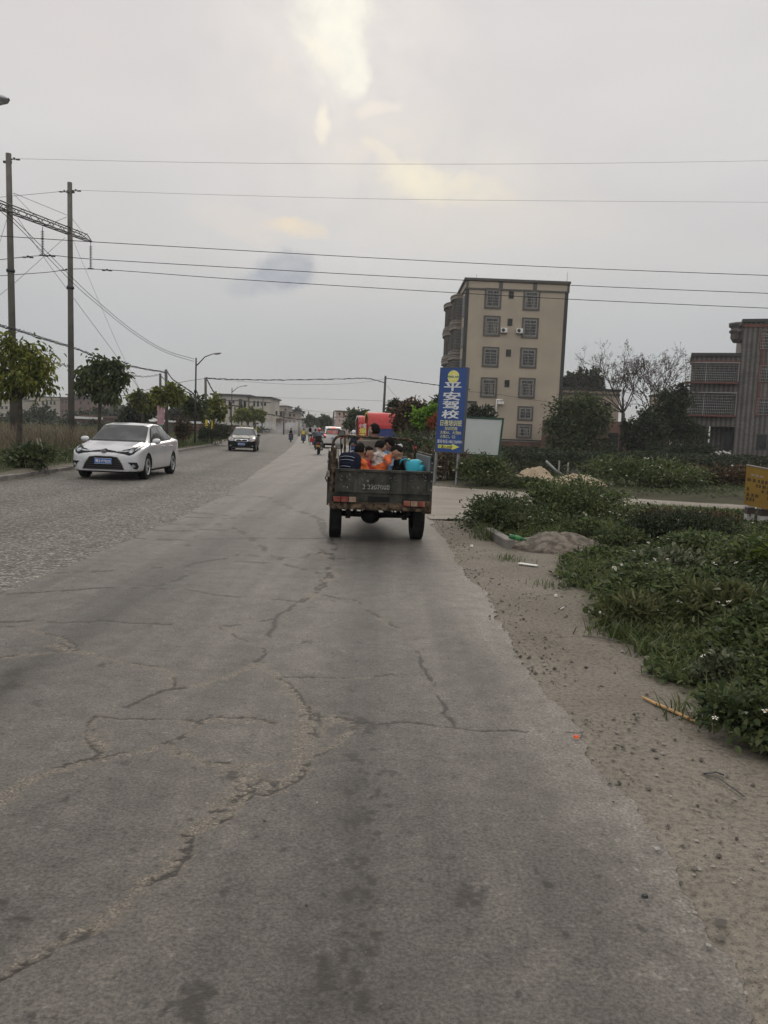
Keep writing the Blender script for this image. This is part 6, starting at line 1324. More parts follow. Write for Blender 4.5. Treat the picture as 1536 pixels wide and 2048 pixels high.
def decal(bv, poly, axis, side, off, name, m, parent, sp=.04, lim=None):
    """patch of the body surface inside an outline seen along an axis (x: poly=(y,z); y: poly=(x,z))"""
    pts = []; n = len(poly)
    for i in range(n):
        a, b = Vector(poly[i]), Vector(poly[(i+1)%n]); k = max(1, int((b-a).length/sp)); pts += [a.lerp(b, j/k) for j in range(k)]
    nb = len(pts); xs_ = [p.x for p in pts]; ys_ = [p.y for p in pts]; x = min(xs_)+sp*.5
    def inside(p):
        c = False; j = n-1
        for i in range(n):
            a, b = poly[i], poly[j]
            if (a[1] > p[1]) != (b[1] > p[1]) and p[0] < (b[0]-a[0])*(p[1]-a[1])/(b[1]-a[1])+a[0]: c = not c
            j = i
        return c
    while x < max(xs_):
        y = min(ys_)+sp*.5
        while y < max(ys_):
            if inside((x, y)) and min((Vector((x,y))-q).length for q in pts[:nb]) > sp*.45: pts.append(Vector((x, y)))
            y += sp
        x += sp
    r = geometry.delaunay_2d_cdt(pts, [], [list(range(nb))], 1, 1e-5); vs = []
    for p in r[0]:
        if axis == 'x': o_, d = Vector((-3 if side < 0 else 9, p.x, p.y)), Vector((1 if side < 0 else -1, 0, 0))
        else: o_, d = Vector((p.x, 3*side, p.y)), Vector((0, -side, 0))
        h = bv.ray_cast(o_, d)
        if h[0] is None: h = bv.find_nearest(o_ + d*(3 if axis == 'x' else 2.2)); nn = -d
        else: nn = h[1] if h[1].dot(d) < 0 else -h[1]
        vs.append(h[0] + (nn*.6 - d*.4).normalized()*off)
    q = MB(); q._a(vs, [tuple(f) for f in r[2]], 0, True); return q.build(name, m, parent)
def wheel(parent, x, y, z, r, w_, side, spokes=5, rimr=.64, ax='y'):
    q = MB(); s = side; rr = r*rimr
    q.lathe([(0,-s*w_*.05),(rr*.25,-s*w_*.05)], n=20, ax='y'); q.lathe([(rr,s*w_*.46),(rr*.93,s*w_*.40),(rr*.90,-s*w_*.1),(rr*.25,-s*w_*.15),(0,-s*w_*.15)], n=28, ax='y', mi=1)
    q.lathe([(rr*1.02,s*w_*.44),(rr*1.0,s*w_*.48),(rr*.92,s*w_*.46),(rr*.90,s*w_*.36)], n=28, ax='y'); q.lathe([(0,s*w_*.40),(rr*.17,s*w_*.40),(rr*.2,s*w_*.30)], n=16, ax='y')
    for k in range(spokes):
        for dd in (-.13, .13):
            a = 2*math.pi*k/spokes; a2 = a+dd; p0 = Vector((rr*.1*math.cos(a), s*w_*.36, rr*.1*math.sin(a))); p1 = Vector((rr*.95*math.cos(a2), s*w_*.40, rr*.95*math.sin(a2))); t_ = (p1-p0).normalized(); u = Vector((0,1,0)).cross(t_)*.018*r/.32
            q._a([p0-u, p0+u, p1+u*1.3, p1-u*1.3, p0-u-Vector((0,s*.03,0)), p0+u-Vector((0,s*.03,0)), p1+u*1.3-Vector((0,s*.03,0)), p1-u*1.3-Vector((0,s*.03,0))], [(0,1,2,3),(0,4,5,1),(2,6,7,3),(1,5,6,2),(3,7,4,0)])
    o = q.build('wheel', [RIM, BLKP], parent); o.location = (x, y, z)
    q = MB(); q.lathe([(rr*.99,-w_*.42),(r*.93,-w_*.5),(r*.985,-w_*.44),(r,-w_*.3),(r,w_*.3),(r*.985,w_*.44),(r*.93,w_*.5),(rr*.99,w_*.42)], n=36, ax='y'); q.build('tyre', RUB, o); return o
def plate(parent, x, z, txt, side, w_=.44, h_=.14, m=PLB, tm=PWHT, name='number_plate'):
    f = lambda a, b, d: Vector((x + side*d, (a-.5)*w_*(-1 if side < 0 else 1)*-1*(-1), z+(b-.5)*h_)) if False else Vector((x + side*d, (a-.5)*w_*(1 if side > 0 else -1), z+(b-.5)*h_))
    q = MB(); q.prism([(0,0),(1,0),(1,1),(0,1)], f, -.01, .006); o = q.build(name, m, parent)
    q = MB(); 
    if txt: glyphs(q, txt, f, .06, .94, .2, .82, 0, .02, .009)
    for e in (((.0,.0),(1,.0),(1,.05),(0,.05)), ((.0,.95),(1,.95),(1,1),(0,1))): q.prism(list(e), f, .0065, .009)
    q.build('lettering', tm, o); return o
def mirror(parent, x, y, z, s, m, lens=BLKP):
    q = MB(); q.ell((x, y+s*.10, z), (.075,.115,.075), 0, 14, 10); q.box(x-.02, x+.04, min(y-s*.06,y+s*.06), max(y-s*.06,y+s*.06), z-.05, z-.02, 1)
    q.ell((x+.045, y+s*.10, z), (.035,.10,.06), 1, 12, 8); return q.build('wing_mirror', [m, lens], parent)

# ---- silver saloon (front at x=0)
SILV = mat('silver_paint', (.52,.525,.54), rough=.32, metal=.2, coat=.8, var=.02, scale=2)
SA = [(0,.235,.60,.65,.53,.47,.38,.635),(.035,.21,.64,.70,.69,.61,.48,.68),(.10,.20,.68,.745,.78,.69,.56,.72),(.22,.20,.735,.80,.845,.75,.62,.775),(.45,.19,.80,.87,.875,.78,.66,.845),(.85,.19,.865,.935,.8875,.79,.69,.905),(1.12,.19,.90,.985,.8875,.80,.71,.955),
      (1.95,.19,.93,1.415,.8875,.80,.615,1.355),(2.45,.19,.95,1.475,.8875,.80,.605,1.40),(3.0,.19,.965,1.465,.8875,.80,.60,1.385),(3.45,.19,.985,1.40,.8875,.79,.595,1.325),(4.06,.20,1.01,1.105,.87,.76,.62,1.085),(4.45,.23,1.0,1.07,.83,.72,.60,1.05),(4.57,.28,.95,1.02,.78,.67,.55,.99),(4.63,.34,.85,.90,.68,.58,.48,.88)]
V, F = loft(SA)
cr_ = thing('saloon_car', 'silver saloon car coming towards us close to the left kerb', 'car', (-7.15, 20.0, 0), R(90)+R(1.5))
# local x (front=0, rear +) must point to +Y : rotz 90
bo, bv = body_with_arches('body', V, F, [(.94,.33,.365),(3.64,.33,.36)], [SILV, BLKP], cr_, .8875)
q = MB(); q.box(.5, 4.4, -.70, .70, .17, .26); q.build('underbody', BLKP, cr_)
for x, y, s in ((.94,.775,1),(.94,-.775,-1),(3.64,.775,1),(3.64,-.775,-1)): wheel(cr_, x, y, .325, .325, .205, s)
ws = decal(bv, [(-.715,.995),(.715,.995),(.60,1.365),(.45,1.40),(-.45,1.40),(-.60,1.365)], 'x', -1, .012, 'windscreen', GLASS, cr_, .035)
decal(bv, [(-.74,.975),(.74,.975),(.70,1.0),(-.70,1.0)], 'x', -1, .012, 'scuttle', BLKP, ws)
for s in (1, -1):
    f_ = decal(bv, [(1.50,.975),(1.98,1.315),(2.3,1.375),(2.56,1.385),(2.56,1.0)], 'y', s, .013, 'side_window', GLASS, cr_, .035)
    decal(bv, [(2.62,1.0),(2.62,1.385),(3.05,1.37),(3.28,1.32),(3.42,1.24),(3.42,1.035)], 'y', s, .013, 'side_window', GLASS, cr_, .035)
    decal(bv, [(3.47,1.04),(3.47,1.215),(3.80,1.07)], 'y', s, .013, 'side_window', GLASS, cr_, .035)
    decal(bv, [(1.40,.955),(1.96,1.335),(2.3,1.40),(3.05,1.40),(3.45,1.275),(3.90,1.06),(3.6,1.02)], 'y', s, .008, 'window_surround', BLKP, cr_, .035)
    decal(bv, [(.30*s,.70),(.50*s,.675),(.64*s,.64),(.73*s,.68),(.80*s,.78),(.83*s,.88),(.70*s,.85),(.56*s,.795),(.42*s,.76),(.30*s,.74)], 'x', -1, .008, 'headlight', BLKP, cr_, .03)
    hl = decal(bv, [(.30*s,.712),(.50*s,.722),(.60*s,.74),(.585*s,.765),(.42*s,.742),(.30*s,.728)], 'x', -1, .014, 'light_strip', HLG, cr_, .03)
    decal(bv, [(.655*s+.055*math.cos(t*.524)*1.0, .742+.048*math.sin(t*.524)) for t in range(12)], 'x', -1, .016, 'projector_lens', HLG, cr_, .03)
    decal(bv, [(.73*s,.74),(.785*s,.80),(.805*s,.855),(.73*s,.83)], 'x', -1, .014, 'turn_lamp', HLG, cr_, .03)
    decal(bv, [(.60*s,.47),(.80*s,.47),(.83*s,.36),(.80*s,.29),(.74*s,.30),(.66*s,.42)], 'x', -1, .008, 'fog_recess', BLKP, cr_, .03)
    decal(bv, [(.735*s+.042*math.cos(t*.524), .375+.042*math.sin(t*.524)) for t in range(12)], 'x', -1, .016, 'fog_lamp', HLG, cr_, .03)
    decal(bv, [(.075*s,.715),(.30*s,.703),(.30*s,.735),(.075*s,.765)], 'x', -1, .008, 'upper_grille', BLKP, cr_, .03)
    decal(bv, [(.07*s,.765),(.30*s,.735),(.45*s,.748),(.45*s,.757),(.30*s,.750),(.07*s,.785)], 'x', -1, .012, 'chrome_strip', CHR, cr_, .03)
    mirror(cr_, 1.42, s*.86, 1.0, s, SILV)
    for x in (2.42, 3.32): q = MB(); q.tube([(x-.09, s*.885, .845),(x-.06, s*.92, .85),(x+.06, s*.92, .85),(x+.09, s*.885, .845)], .016, 6); q.build('door_handle', SILV, cr_)
    for xx in (1.36, 2.60, 3.50):
        decal(bv, [(xx,.28),(xx+.008,.28),(xx+.008+(.0 if xx < 3 else .12),.95),(xx+(.0 if xx < 3 else .12),.95)], 'y', s, .003, 'door_gap', BLKP, cr_, .06)
    decal(bv, [(1.2,.235),(3.35,.235),(3.35,.255),(1.2,.255)], 'y', s, .004, 'sill_line', BLKP, cr_, .08)
gr = decal(bv, [(-.53,.275),(.53,.275),(.47,.44),(.36,.595),(.20,.615),(-.20,.615),(-.36,.595),(-.47,.44)], 'x', -1, .007, 'grille', BLKP, cr_, .04)
o_ = [(-.53,.275),(-.47,.44),(-.36,.595),(-.20,.618),(.20,.618),(.36,.595),(.47,.44),(.53,.275)]; i_ = [(a*.965, b-.014 if b > .3 else b) for a, b in o_]
decal(bv, o_+i_[::-1], 'x', -1, .014, 'grille_surround', CHR, gr, .03)
for k in range(5): decal(bv, [(-.44,.30+k*.055),(.44,.30+k*.055),(.44,.307+k*.055),(-.44,.307+k*.055)], 'x', -1, .012, 'grille_bar', mat('dark_bar', (.05,.05,.05), rough=.3), gr, .06)
em = MB()
def ring(mb, x, cy, cz, a, b, t, n=24):
    for k in range(n):
        t0, t1 = 2*math.pi*k/n, 2*math.pi*(k+1)/n
        mb._a([(x,cy+a*math.cos(t0),cz+b*math.sin(t0)),(x,cy+a*math.cos(t1),cz+b*math.sin(t1)),(x,cy+(a-t)*math.cos(t1),cz+(b-t)*math.sin(t1)),(x,cy+(a-t)*math.cos(t0),cz+(b-t)*math.sin(t0))], [(0,1,2,3)])
ring(em, -.020, 0, .735, .075, .052, .011); ring(em, -.021, 0, .735, .026, .048, .009); ring(em, -.022, 0, .752, .05, .022, .009)
em.build('emblem', CHR, cr_); decal(bv, [(.078*math.cos(t*.524), .735+.055*math.sin(t*.524)) for t in range(12)], 'x', -1, .013, 'emblem_plate', BLKP, cr_, .03)
plate(cr_, -.030, .487, '粤S·P7B20', -1)
# ---- black saloon
BLKC = mat('black_paint', (.006,.006,.007), rough=.42, coat=.06, var=.1, spec=.15)
SB = [(0,.30,.56,.66,.52,.44,.36,.64),(.04,.24,.62,.72,.70,.60,.48,.70),(.14,.20,.68,.78,.79,.70,.58,.76),(.35,.19,.76,.85,.835,.75,.62,.82),(.85,.19,.83,.92,.85,.76,.66,.89),(1.1,.19,.87,.97,.85,.77,.68,.94),
      (1.85,.19,.90,1.39,.85,.77,.58,1.33),(2.4,.19,.92,1.46,.85,.77,.57,1.385),(2.9,.19,.94,1.44,.85,.77,.57,1.365),(3.4,.19,.96,1.36,.85,.76,.57,1.29),(3.95,.20,.98,1.08,.84,.74,.6,1.06),(4.25,.23,.96,1.04,.80,.70,.58,1.02),(4.38,.32,.84,.90,.68,.58,.48,.88)]
V, F = loft(SB, 52, 44); pb = at(485, 903, 47.6)
cb = thing('saloon_car', 'small black saloon car driving towards us behind the silver one', 'car', (pb.x, 47.2, 0), R(90)+R(6))
bo, bv = body_with_arches('body', V, F, [(.85,.30,.335),(3.35,.30,.33)], [BLKC, BLKP], cb, .85)
for x, y, s in ((.85,.74,1),(.85,-.74,-1),(3.35,.74,1),(3.35,-.74,-1)): wheel(cb, x, y, .30, .30, .185, s)
decal(bv, [(-.70,.975),(.70,.975),(.57,1.33),(.42,1.37),(-.42,1.37),(-.57,1.33)], 'x', -1, .006, 'windscreen', mat('car_glass_pale', (.06,.07,.07), rough=.1, spec=.9), cb, .07)
for s in (1, -1):
    decal(bv, [(1.45,.95),(1.9,1.27),(2.4,1.35),(2.4,.97)], 'y', s, .013, 'side_window', GLASS, cb, .07); decal(bv, [(2.5,.97),(2.5,1.35),(2.95,1.33),(3.3,1.20),(3.3,1.0)], 'y', s, .013, 'side_window', GLASS, cb, .07)
    decal(bv, [(.36*s,.62),(.62*s,.60),(.76*s,.64),(.80*s,.76),(.72*s,.84),(.55*s,.78),(.38*s,.70)], 'x', -1, .008, 'headlight', HLG, cb, .04); decal(bv, [(.70*s,.65),(.765*s,.67),(.775*s,.74),(.70*s,.72)], 'x', -1, .013, 'turn_lamp', mat('amber_lens', (.6,.25,.04), rough=.2), cb, .03)
    decal(bv, [(.64*s+.05*math.cos(t*.524), .33+.04*math.sin(t*.524)) for t in range(12)], 'x', -1, .008, 'fog_lamp', HLG, cb, .03); mirror(cb, 1.35, s*.82, .98, s, BLKC)
g2 = decal(bv, [(-.34,.585),(.34,.585),(.38,.68),(.34,.735),(-.34,.735),(-.38,.68)], 'x', -1, .008, 'grille_surround', CHR, cb, .04); decal(bv, [(-.30,.61),(.30,.61),(.33,.67),(.30,.70),(.10,.70),(0,.66),(-.10,.70),(-.30,.70),(-.33,.67)], 'x', -1, .014, 'grille', BLKP, g2, .04)
decal(bv, [(-.55,.22),(.55,.22),(.5,.265),(-.5,.265)], 'x', -1, .008, 'lower_lip', RIM, cb, .05); plate(cb, -.03, .44, '粤S 8M432', -1)
# ---- white people carrier seen from behind (rear at x=0 end: front is +x)
WHT = mat('white_car_paint', (.62,.61,.58), rough=.3, coat=.7, var=.04)
SV = [(0,.36,.86,.90,.66,.62,.56,.89),(.03,.30,.96,1.10,.76,.70,.60,1.05),(.08,.26,1.0,1.30,.80,.73,.62,1.22),(.20,.24,1.02,1.60,.825,.75,.63,1.50),(.34,.22,1.02,1.72,.84,.76,.64,1.63),(1.2,.20,1.02,1.77,.845,.77,.65,1.68),(2.3,.20,1.0,1.75,.845,.77,.64,1.66),(3.0,.20,.99,1.66,.845,.77,.62,1.58),(3.7,.20,.97,1.12,.84,.76,.66,1.08),(4.2,.22,.85,.92,.80,.70,.58,.90),(4.35,.30,.65,.70,.62,.52,.44,.69)]
V, F = loft(SV, 52, 44); pv = at(667, 896, 65.0)
cv = thing('people_carrier', 'white people carrier ahead with its brake lights glowing red', 'car', (pv.x, 64.6, 0), R(90)+R(7))
bo, bv = body_with_arches('body', V, F, [(.85,.32,.345),(3.55,.32,.345)], [WHT, BLKP], cv, .845)
for x, y, s in ((.85,.74,1),(.85,-.74,-1),(3.55,.74,1),(3.55,-.74,-1)): wheel(cv, x, y, .315, .315, .19, s)
rw = decal(bv, [(-.63,1.13),(.63,1.13),(.56,1.55),(.40,1.60),(-.40,1.60),(-.56,1.55)], 'x', -1, .008, 'rear_window', GLASS, cv, .07)
f = lambda a, b, d: Vector((.02+.10*b-.03, -(a-.5)*1.0, 1.20+.22*b)) ; q = MB(); glyphs(q, '慢慢行 谢谢', f, .04, .96, .0, 1.0, 0, .05); q.build('window_sticker', mat('sticker_red', (.65,.12,.09), rough=.5), rw)
q = MB(); q._a([f(0,-.1,0)+Vector((.012,0,0)), f(1,-.1,0)+Vector((.012,0,0)), f(1,1.1,0)+Vector((.012,0,0)), f(0,1.1,0)+Vector((.012,0,0))], [(0,1,2,3)]); q.build('sticker_backing', mat('sticker_pink', (.45,.36,.34), rough=.5), rw)
for s in (1, -1):
    tl = decal(bv, [(.63*s,.78),(.77*s,.82),(.80*s,1.10),(.74*s,1.22),(.66*s,1.08)], 'x', -1, .010, 'tail_light', REDL, cv, .04)
    q = MB(); q.ell((-.0, s*.73, 1.05), (.05,.085,.075), 0, 10, 8); q.build('brake_lamp', REDON, tl); q = MB(); q.ell((-.045, s*.73, 1.05), (.02,.035,.03), 0, 8, 6); q.build('bulb_glow', WARM, tl)
    decal(bv, [(.25,1.10),(.40,1.55),(1.1,1.64),(1.1,1.08)], 'y', s, .013, 'side_window', GLASS, cv, .08); decal(bv, [(1.2,1.08),(1.2,1.64),(2.2,1.62),(2.2,1.06)], 'y', s, .013, 'side_window', GLASS, cv, .08); decal(bv, [(2.3,1.06),(2.3,1.62),(2.9,1.55),(3.3,1.06)], 'y', s, .013, 'side_window', GLASS, cv, .08); mirror(cv, 3.05, s*.82, 1.1, s, WHT)
q = MB(); q.bbox(.16,.24,-.20,.20,1.66,1.70,.01); q.build('high_brake_lamp', REDON, cv); plate(cv, -.03, .82, '粤S 56K21', -1, .40, .13); decal(bv, [(-.72,.36),(.72,.36),(.72,.39),(-.72,.39)], 'x', -1, .006, 'bumper_line', BLKP, cv, .06)
q = MB(); q._a([(-.012,.0,1.045),(-.012,.10,1.07),(-.012,0,1.06),(-.012,-.10,1.07)], [(0,1,2),(0,2,3)]); q.build('emblem', REDL, cv)

# ------------------------------------------------------------------ three wheeled farm truck
TB = mat('truck_paint', (.010,.013,.011), rough=.65, c2=(.10,.093,.074), scale=5, var=.3, bump=.5, bscale=25, lo=.36, hi=.80, spec=.25, detail=12)
TR = mat('truck_rust', (.022,.018,.013), rough=.85, c2=(.16,.11,.07), scale=15, bump=.5, bscale=30, lo=.42, hi=.68, spec=.2, detail=10)
TS = mat('truck_steel', (.08,.075,.065), rough=.6, c2=(.24,.22,.19), scale=14, lo=.42, hi=.62)
TP = mat('side_panel_blue', (.10,.125,.14), rough=.5, c2=(.17,.195,.205), scale=2.5, var=.2)
LR = mat('old_red_lens', (.16,.022,.015), rough=.4, c2=(.26,.10,.06), scale=9, lo=.45, hi=.6)
LA = mat('old_amber_lens', (.22,.12,.07), rough=.5, c2=(.30,.26,.20), scale=14)
tk = thing('farm_truck', 'battered dark three wheeled farm truck carrying children in its open bed', 'truck', (-.065, 10.5, 0), .07)
Wb = .675; Lb = 1.85
def bx(mb, *a, **k): return mb.box(*a, **k)
q = MB(); q.box(-Wb, Wb, .02, Lb, .575, .61); 
for k in range(6): q.box(-Wb+.04, Wb-.04, .12+k*.3, .17+k*.3, .52, .574)
q.build('bed_floor', TR, tk)
q = MB(); q.box(-.585, .655, -.012, .012, .695, .985)
for x in (-.33, .33): q.box(x-.022, x+.022, -.032, -.0125, .705, .965)
q.box(-.60, .662, -.035, .018, .965, .995); q.box(-.60, .662, -.032, .016, .685, .705); q.box(-.60,-.565,-.03,.016,.705,.965); q.box(.628,.662,-.03,.016,.705,.965)
fn = lambda a, b, d: Vector((-.235 + a*.36, -.0125-d, .735 + b*.06)); qn = MB(); glyphs(qn, '2 2207008', fn, 0, 1, 0, 1, 0, .018, .003); NUMBER = ('stencilled_number', mat('stencil_white', (.30,.30,.28), rough=.8, c2=(.06,.06,.055), scale=50, lo=.48, hi=.62))
# scuffs: pale scratches standing on the plate
rg = random.Random(5)
for k in range(120):
    x = rg.uniform(-.55,.62); z = rg.uniform(.72,.95); l = rg.uniform(.002,.012)*(3 if rg.random() < .15 else 1); h = rg.uniform(.002,.012)*(2.5 if rg.random() < .25 else .5); y = -.0142
    if abs(abs(x)-.33) < .05 or (-.27 < x < .16 and .715 < z < .815): continue
    q._a([(x,y,z),(x+l,y,z-.003),(x+l*.8,y,z+h),(x-l*.2,y,z+h*.8)], [(0,1,2,3)], 1)
tg = q.build('tailgate', [TB, TS], tk); qn.build(NUMBER[0], NUMBER[1], tg)
q = MB(); q.box(-Wb, Wb, -.005, .05, .53, .684, 0); q.build('rear_beam', TB, tk)
q = MB(); q.box(-.66, .66, -.075, -.006, .535, .555, 0); q.box(-.66, .66, -.08, -.06, .475, .536, 0); q.box(-.66, .66, -.075, -.006, .462, .476, 0); q.build('bumper', TR, tk)
for (xa_, xb_, z0, z1) in ((-.625,-.315,.552,.642),(.305,.60,.52,.612)):
    q = MB(); q.bbox(xa_, xb_, -.095, -.008, z0, z1, .008); b_ = q.build('tail_light', BLKP, tk); w3 = (xb_-xa_)/3
    for i, mm in enumerate((LR, LR, LA) if xa_ < 0 else (LR, LA, LR)):
        q = MB(); q.bbox(xa_+i*w3+.006, xa_+(i+1)*w3-.002, -.108, -.094, z0+.01, z1-.01, .004); q.build('lens', mm, b_)
q = MB(); q.box(-.16, .13, -.014, -.0052, .572, .64); q.build('black_patch', BLKP, tk)  # flat black slab on the beam, no recess cut
for sx, hh in ((-1, 1.19), (1, 1.19)):
    q = MB(); x0_ = sx*Wb; xi = sx*(Wb-.02)
    q.box(min(x0_,xi), max(x0_,xi), .04, Lb, .61, hh, 0)
    q.box(min(x0_,x0_+sx*.012)-.004, max(x0_,x0_+sx*.012)+.004, .02, Lb, hh, hh+.03, 1)
    for y in (.06, .62, 1.2, 1.78): a_, c_ = x0_+sx*.001, x0_+sx*.03; q.box(min(a_,c_), max(a_,c_), y, y+.045, .50, hh, 1)
    q.build('side_board', [TP if sx > 0 else TB, TB], tk)
q = MB(); q.tube([(-Wb+.045,.03,.48),(-Wb+.045,.03,.95),(-Wb+.045,.03,1.27)], .040, 4, sm=False); q.build('corner_post', TR, tk)
q = MB(); q.tube([(-Wb+.10,.02,1.24),(-Wb+.115,.03,1.0),(-Wb+.14,.02,.72)], .010, 6); q.tube([(-Wb-.02,.02,1.12),(-Wb-.035,.0,1.08),(-Wb-.02,.0,1.05)], .008, 6); q.tube([(-Wb-.03,-.01,.93),(-Wb-.055,-.02,.86),(-Wb-.02,-.01,.80)], .010, 6); q.box(-Wb-.045,-Wb+.0,-.02,.05,.88,.96); q.build('latch', TS, tk)
q = MB(); q.box(Wb-.012, Wb+.022, -.028, .035, .45, 1.18, 0)
for z in (1.10,.98,.74,.86): q.box(Wb-.006, Wb+.014, -.036, -.029, z, z+.018, 1)
q.build('corner_angle', [TB, TS], tk)
q = MB(); q.box(Wb-.105, Wb+.02, -.03, -.006, .43, .60); q.build('mudguard', TR, tk)
# hoop and cab end
yh = Lb-.02; q = MB()
q.tube([(-Wb+.03,yh,.6),(-Wb+.03,yh,1.27),(-Wb+.045,yh,1.335),(-Wb+.09,yh,1.39),(-Wb+.15,yh,1.412),(0,yh,1.405),(Wb-.15,yh,1.398),(Wb-.085,yh,1.375),(Wb-.04,yh,1.32),(Wb-.03,yh,1.25),(Wb-.03,yh,.6)], .022, 8); hp = q.build('hoop_frame', TR, tk)
for x in (-.455, .235): q = MB(); q.box(x-.017, x+.017, yh-.015, yh+.015, .61, 1.40); q.build('front_post', TR, tk)
q = MB(); q.box(-Wb+.03, Wb-.03, yh+.022, yh+.04, .61, 1.06); q.build('front_board', TB, tk)
q = MB(); q.bbox(-.265, .10, yh+.12, yh+.18, .95, 1.36, .02); q.build('seat_back', mat('seat_canvas', (.17,.15,.125), rough=.9, var=.25, scale=5), tk)
q = MB(); q.bbox(-.38, .38, yh+.18, yh+.62, .70, .86, .03); q.build('driver_seat', BLKP, tk)
q = MB(); q.ell((Wb-.03, yh-.03, 1.27), (.022,.015,.022)); q.build('reflector', mat('reflector_red', (.35,.01,.01), rough=.3), tk)
q = MB(); q.tube([(-.50,yh+.3,1.1),(-.52,yh+.32,1.38)], .010, 6); q.prism([(-.062,0),(.062,0),(.062,.085),(.04,.108),(-.04,.108),(-.062,.085)], lambda a, b, d: (-.51+a, yh+.3+d, 1.39+b), 0, .03, 0); mr_ = q.build('rear_mirror', BLKP, tk)
q = MB(); q.prism([(-.048,.008),(.048,.008),(.048,.08),(.03,.097),(-.03,.097),(-.048,.08)], lambda a, b, d: (-.51+a, yh+.298+d, 1.39+b), -.004, 0, 0); q.build('mirror_glass', mat('mirror_grey', (.10,.10,.10), rough=.25), mr_)
q = MB(); q.bbox(-.60,-.50, yh+.5, yh+.56, 1.20, 1.27, .008); q.build('indicator_box', TS, tk)
# running gear
for s in (-1, 1):
    w0 = MB(); w0.lathe([(0,-s*.02),(.07,-s*.02),(.08,s*.05),(.16,s*.03),(.19,s*.06)], ax='x', n=24); wo_ = w0.build('wheel', TR, tk); wo_.location = (s*.575, .64, .34)
    q = MB(); q.lathe([(.19,-.07),(.30,-.085),(.335,-.075),(.34,-.05),(.34,.05),(.335,.075),(.30,.085),(.19,.07)], ax='x', n=36)
    for k in range(36):
        a = 2*math.pi*k/36; c = Vector((0, math.cos(a)*.341, math.sin(a)*.341)); u = Vector((0,-math.sin(a),math.cos(a)))*.012
        for x0_, x1_ in ((-.078,-.02),(.02,.078)): q._a([c+Vector((x0_,0,0))-u, c+Vector((x1_,0,0))-u, c+Vector((x1_,0,0))+u, c+Vector((x0_,0,0))+u], [(0,1,2,3)])
        q._a([c*1.012+Vector((-.015,0,0))-u, c*1.012+Vector((.015,0,0))-u, c*1.012+Vector((.015,0,0))+u, c*1.012+Vector((-.015,0,0))+u], [(0,1,2,3)])
    q.build('tyre', RUB, wo_)
    q = MB()
    for k in range(4): q.box(s*.40-.03, s*.40+.03, .12+k*.07, 1.16-k*.07, .40-k*.014, .411-k*.014)
    q.box(s*.40-.035, s*.40+.035, .60, .68, .27, .46); q.box(s*.40-.02, s*.40+.02, .10, .15, .39, .52); q.build('leaf_spring', BLKP, tk)
    q = MB(); q.tube([(s*.30,.55,.50),(s*.31,.58,.33)], .028, 8); q.build('shock_absorber', BLKP, tk)
q = MB(); q.tube([(-.50,.64,.335),(-.20,.64,.33),(-.12,.64,.32)], .042, 10); q.tube([(.50,.64,.335),(.15,.64,.33),(.02,.64,.32)], .042, 10); q.ell((-.08,.64,.315), (.14,.12,.118), 0, 16, 12); q.lathe([(.09,.50),(.10,.53),(.10,.56)], (-.08,0,.315), 'y', 16); q.build('rear_axle', BLKP, tk)
q = MB(); q.box(-.33,-.27,.05,Lb+1.2,.46,.53); q.box(.22,.28,.05,Lb+1.2,.46,.53); q.box(-.27,.22,.30,.35,.47,.52); q.box(-.27,.22,1.2,1.25,.47,.52); q.build('chassis', BLKP, tk)
q = MB(); q.tube([(.10,.9,.42),(.12,.4,.40),(.16,.1,.42)], .025, 8); q.tube([(.02,.3,.47),(.10,.32,.40),(.16,.3,.46)], .012, 6); q.tube([(.20,.5,.50),(.24,.45,.36)], .01, 6); q.tube([(-.22,.4,.48),(-.22,.4,.36)], .01, 6); q.tube([(-.45,.3,.50),(-.46,.3,.42)], .012, 6); q.build('pipes', BLKP, tk)
q = MB(); q.lathe([(.0,-.04),(.17,-.05),(.27,-.05),(.29,0),(.27,.05),(.17,.05),(0,.04)], ax='x', n=28); fw = q.build('front_wheel', RUB, tk); fw.location = (0, 3.35, .29)
q = MB(); q.tube([(-.09,3.35,.29),(-.09,3.1,.85)], .025, 8); q.tube([(.09,3.35,.29),(.09,3.1,.85)], .025, 8); q.box(-.11,.11,3.07,3.13,.84,.88); q.tube([(0,3.08,.86),(0,3.0,1.0)], .025, 8); q.build('fork', TR, tk)
q = MB(); q.tube([(-.40,2.72,1.08),(-.30,2.85,1.06),(0,3.0,1.0),(.30,2.85,1.06),(.40,2.72,1.08)], .014, 8); q.build('handlebar', BLKP, tk)
q = MB(); q.ell((0,2.75,.82), (.14,.26,.12), 0, 16, 10); q.build('fuel_tank', TB, tk); q = MB(); q.lathe([(0,.10),(.08,.08),(.09,.0),(.05,-.08),(0,-.1)], (0,3.18,.92), 'y', 16); q.build('headlight', TS, tk)
q = MB(); q.box(-.2,.2,2.5,2.9,.38,.66); q.build('engine', BLKP, tk)
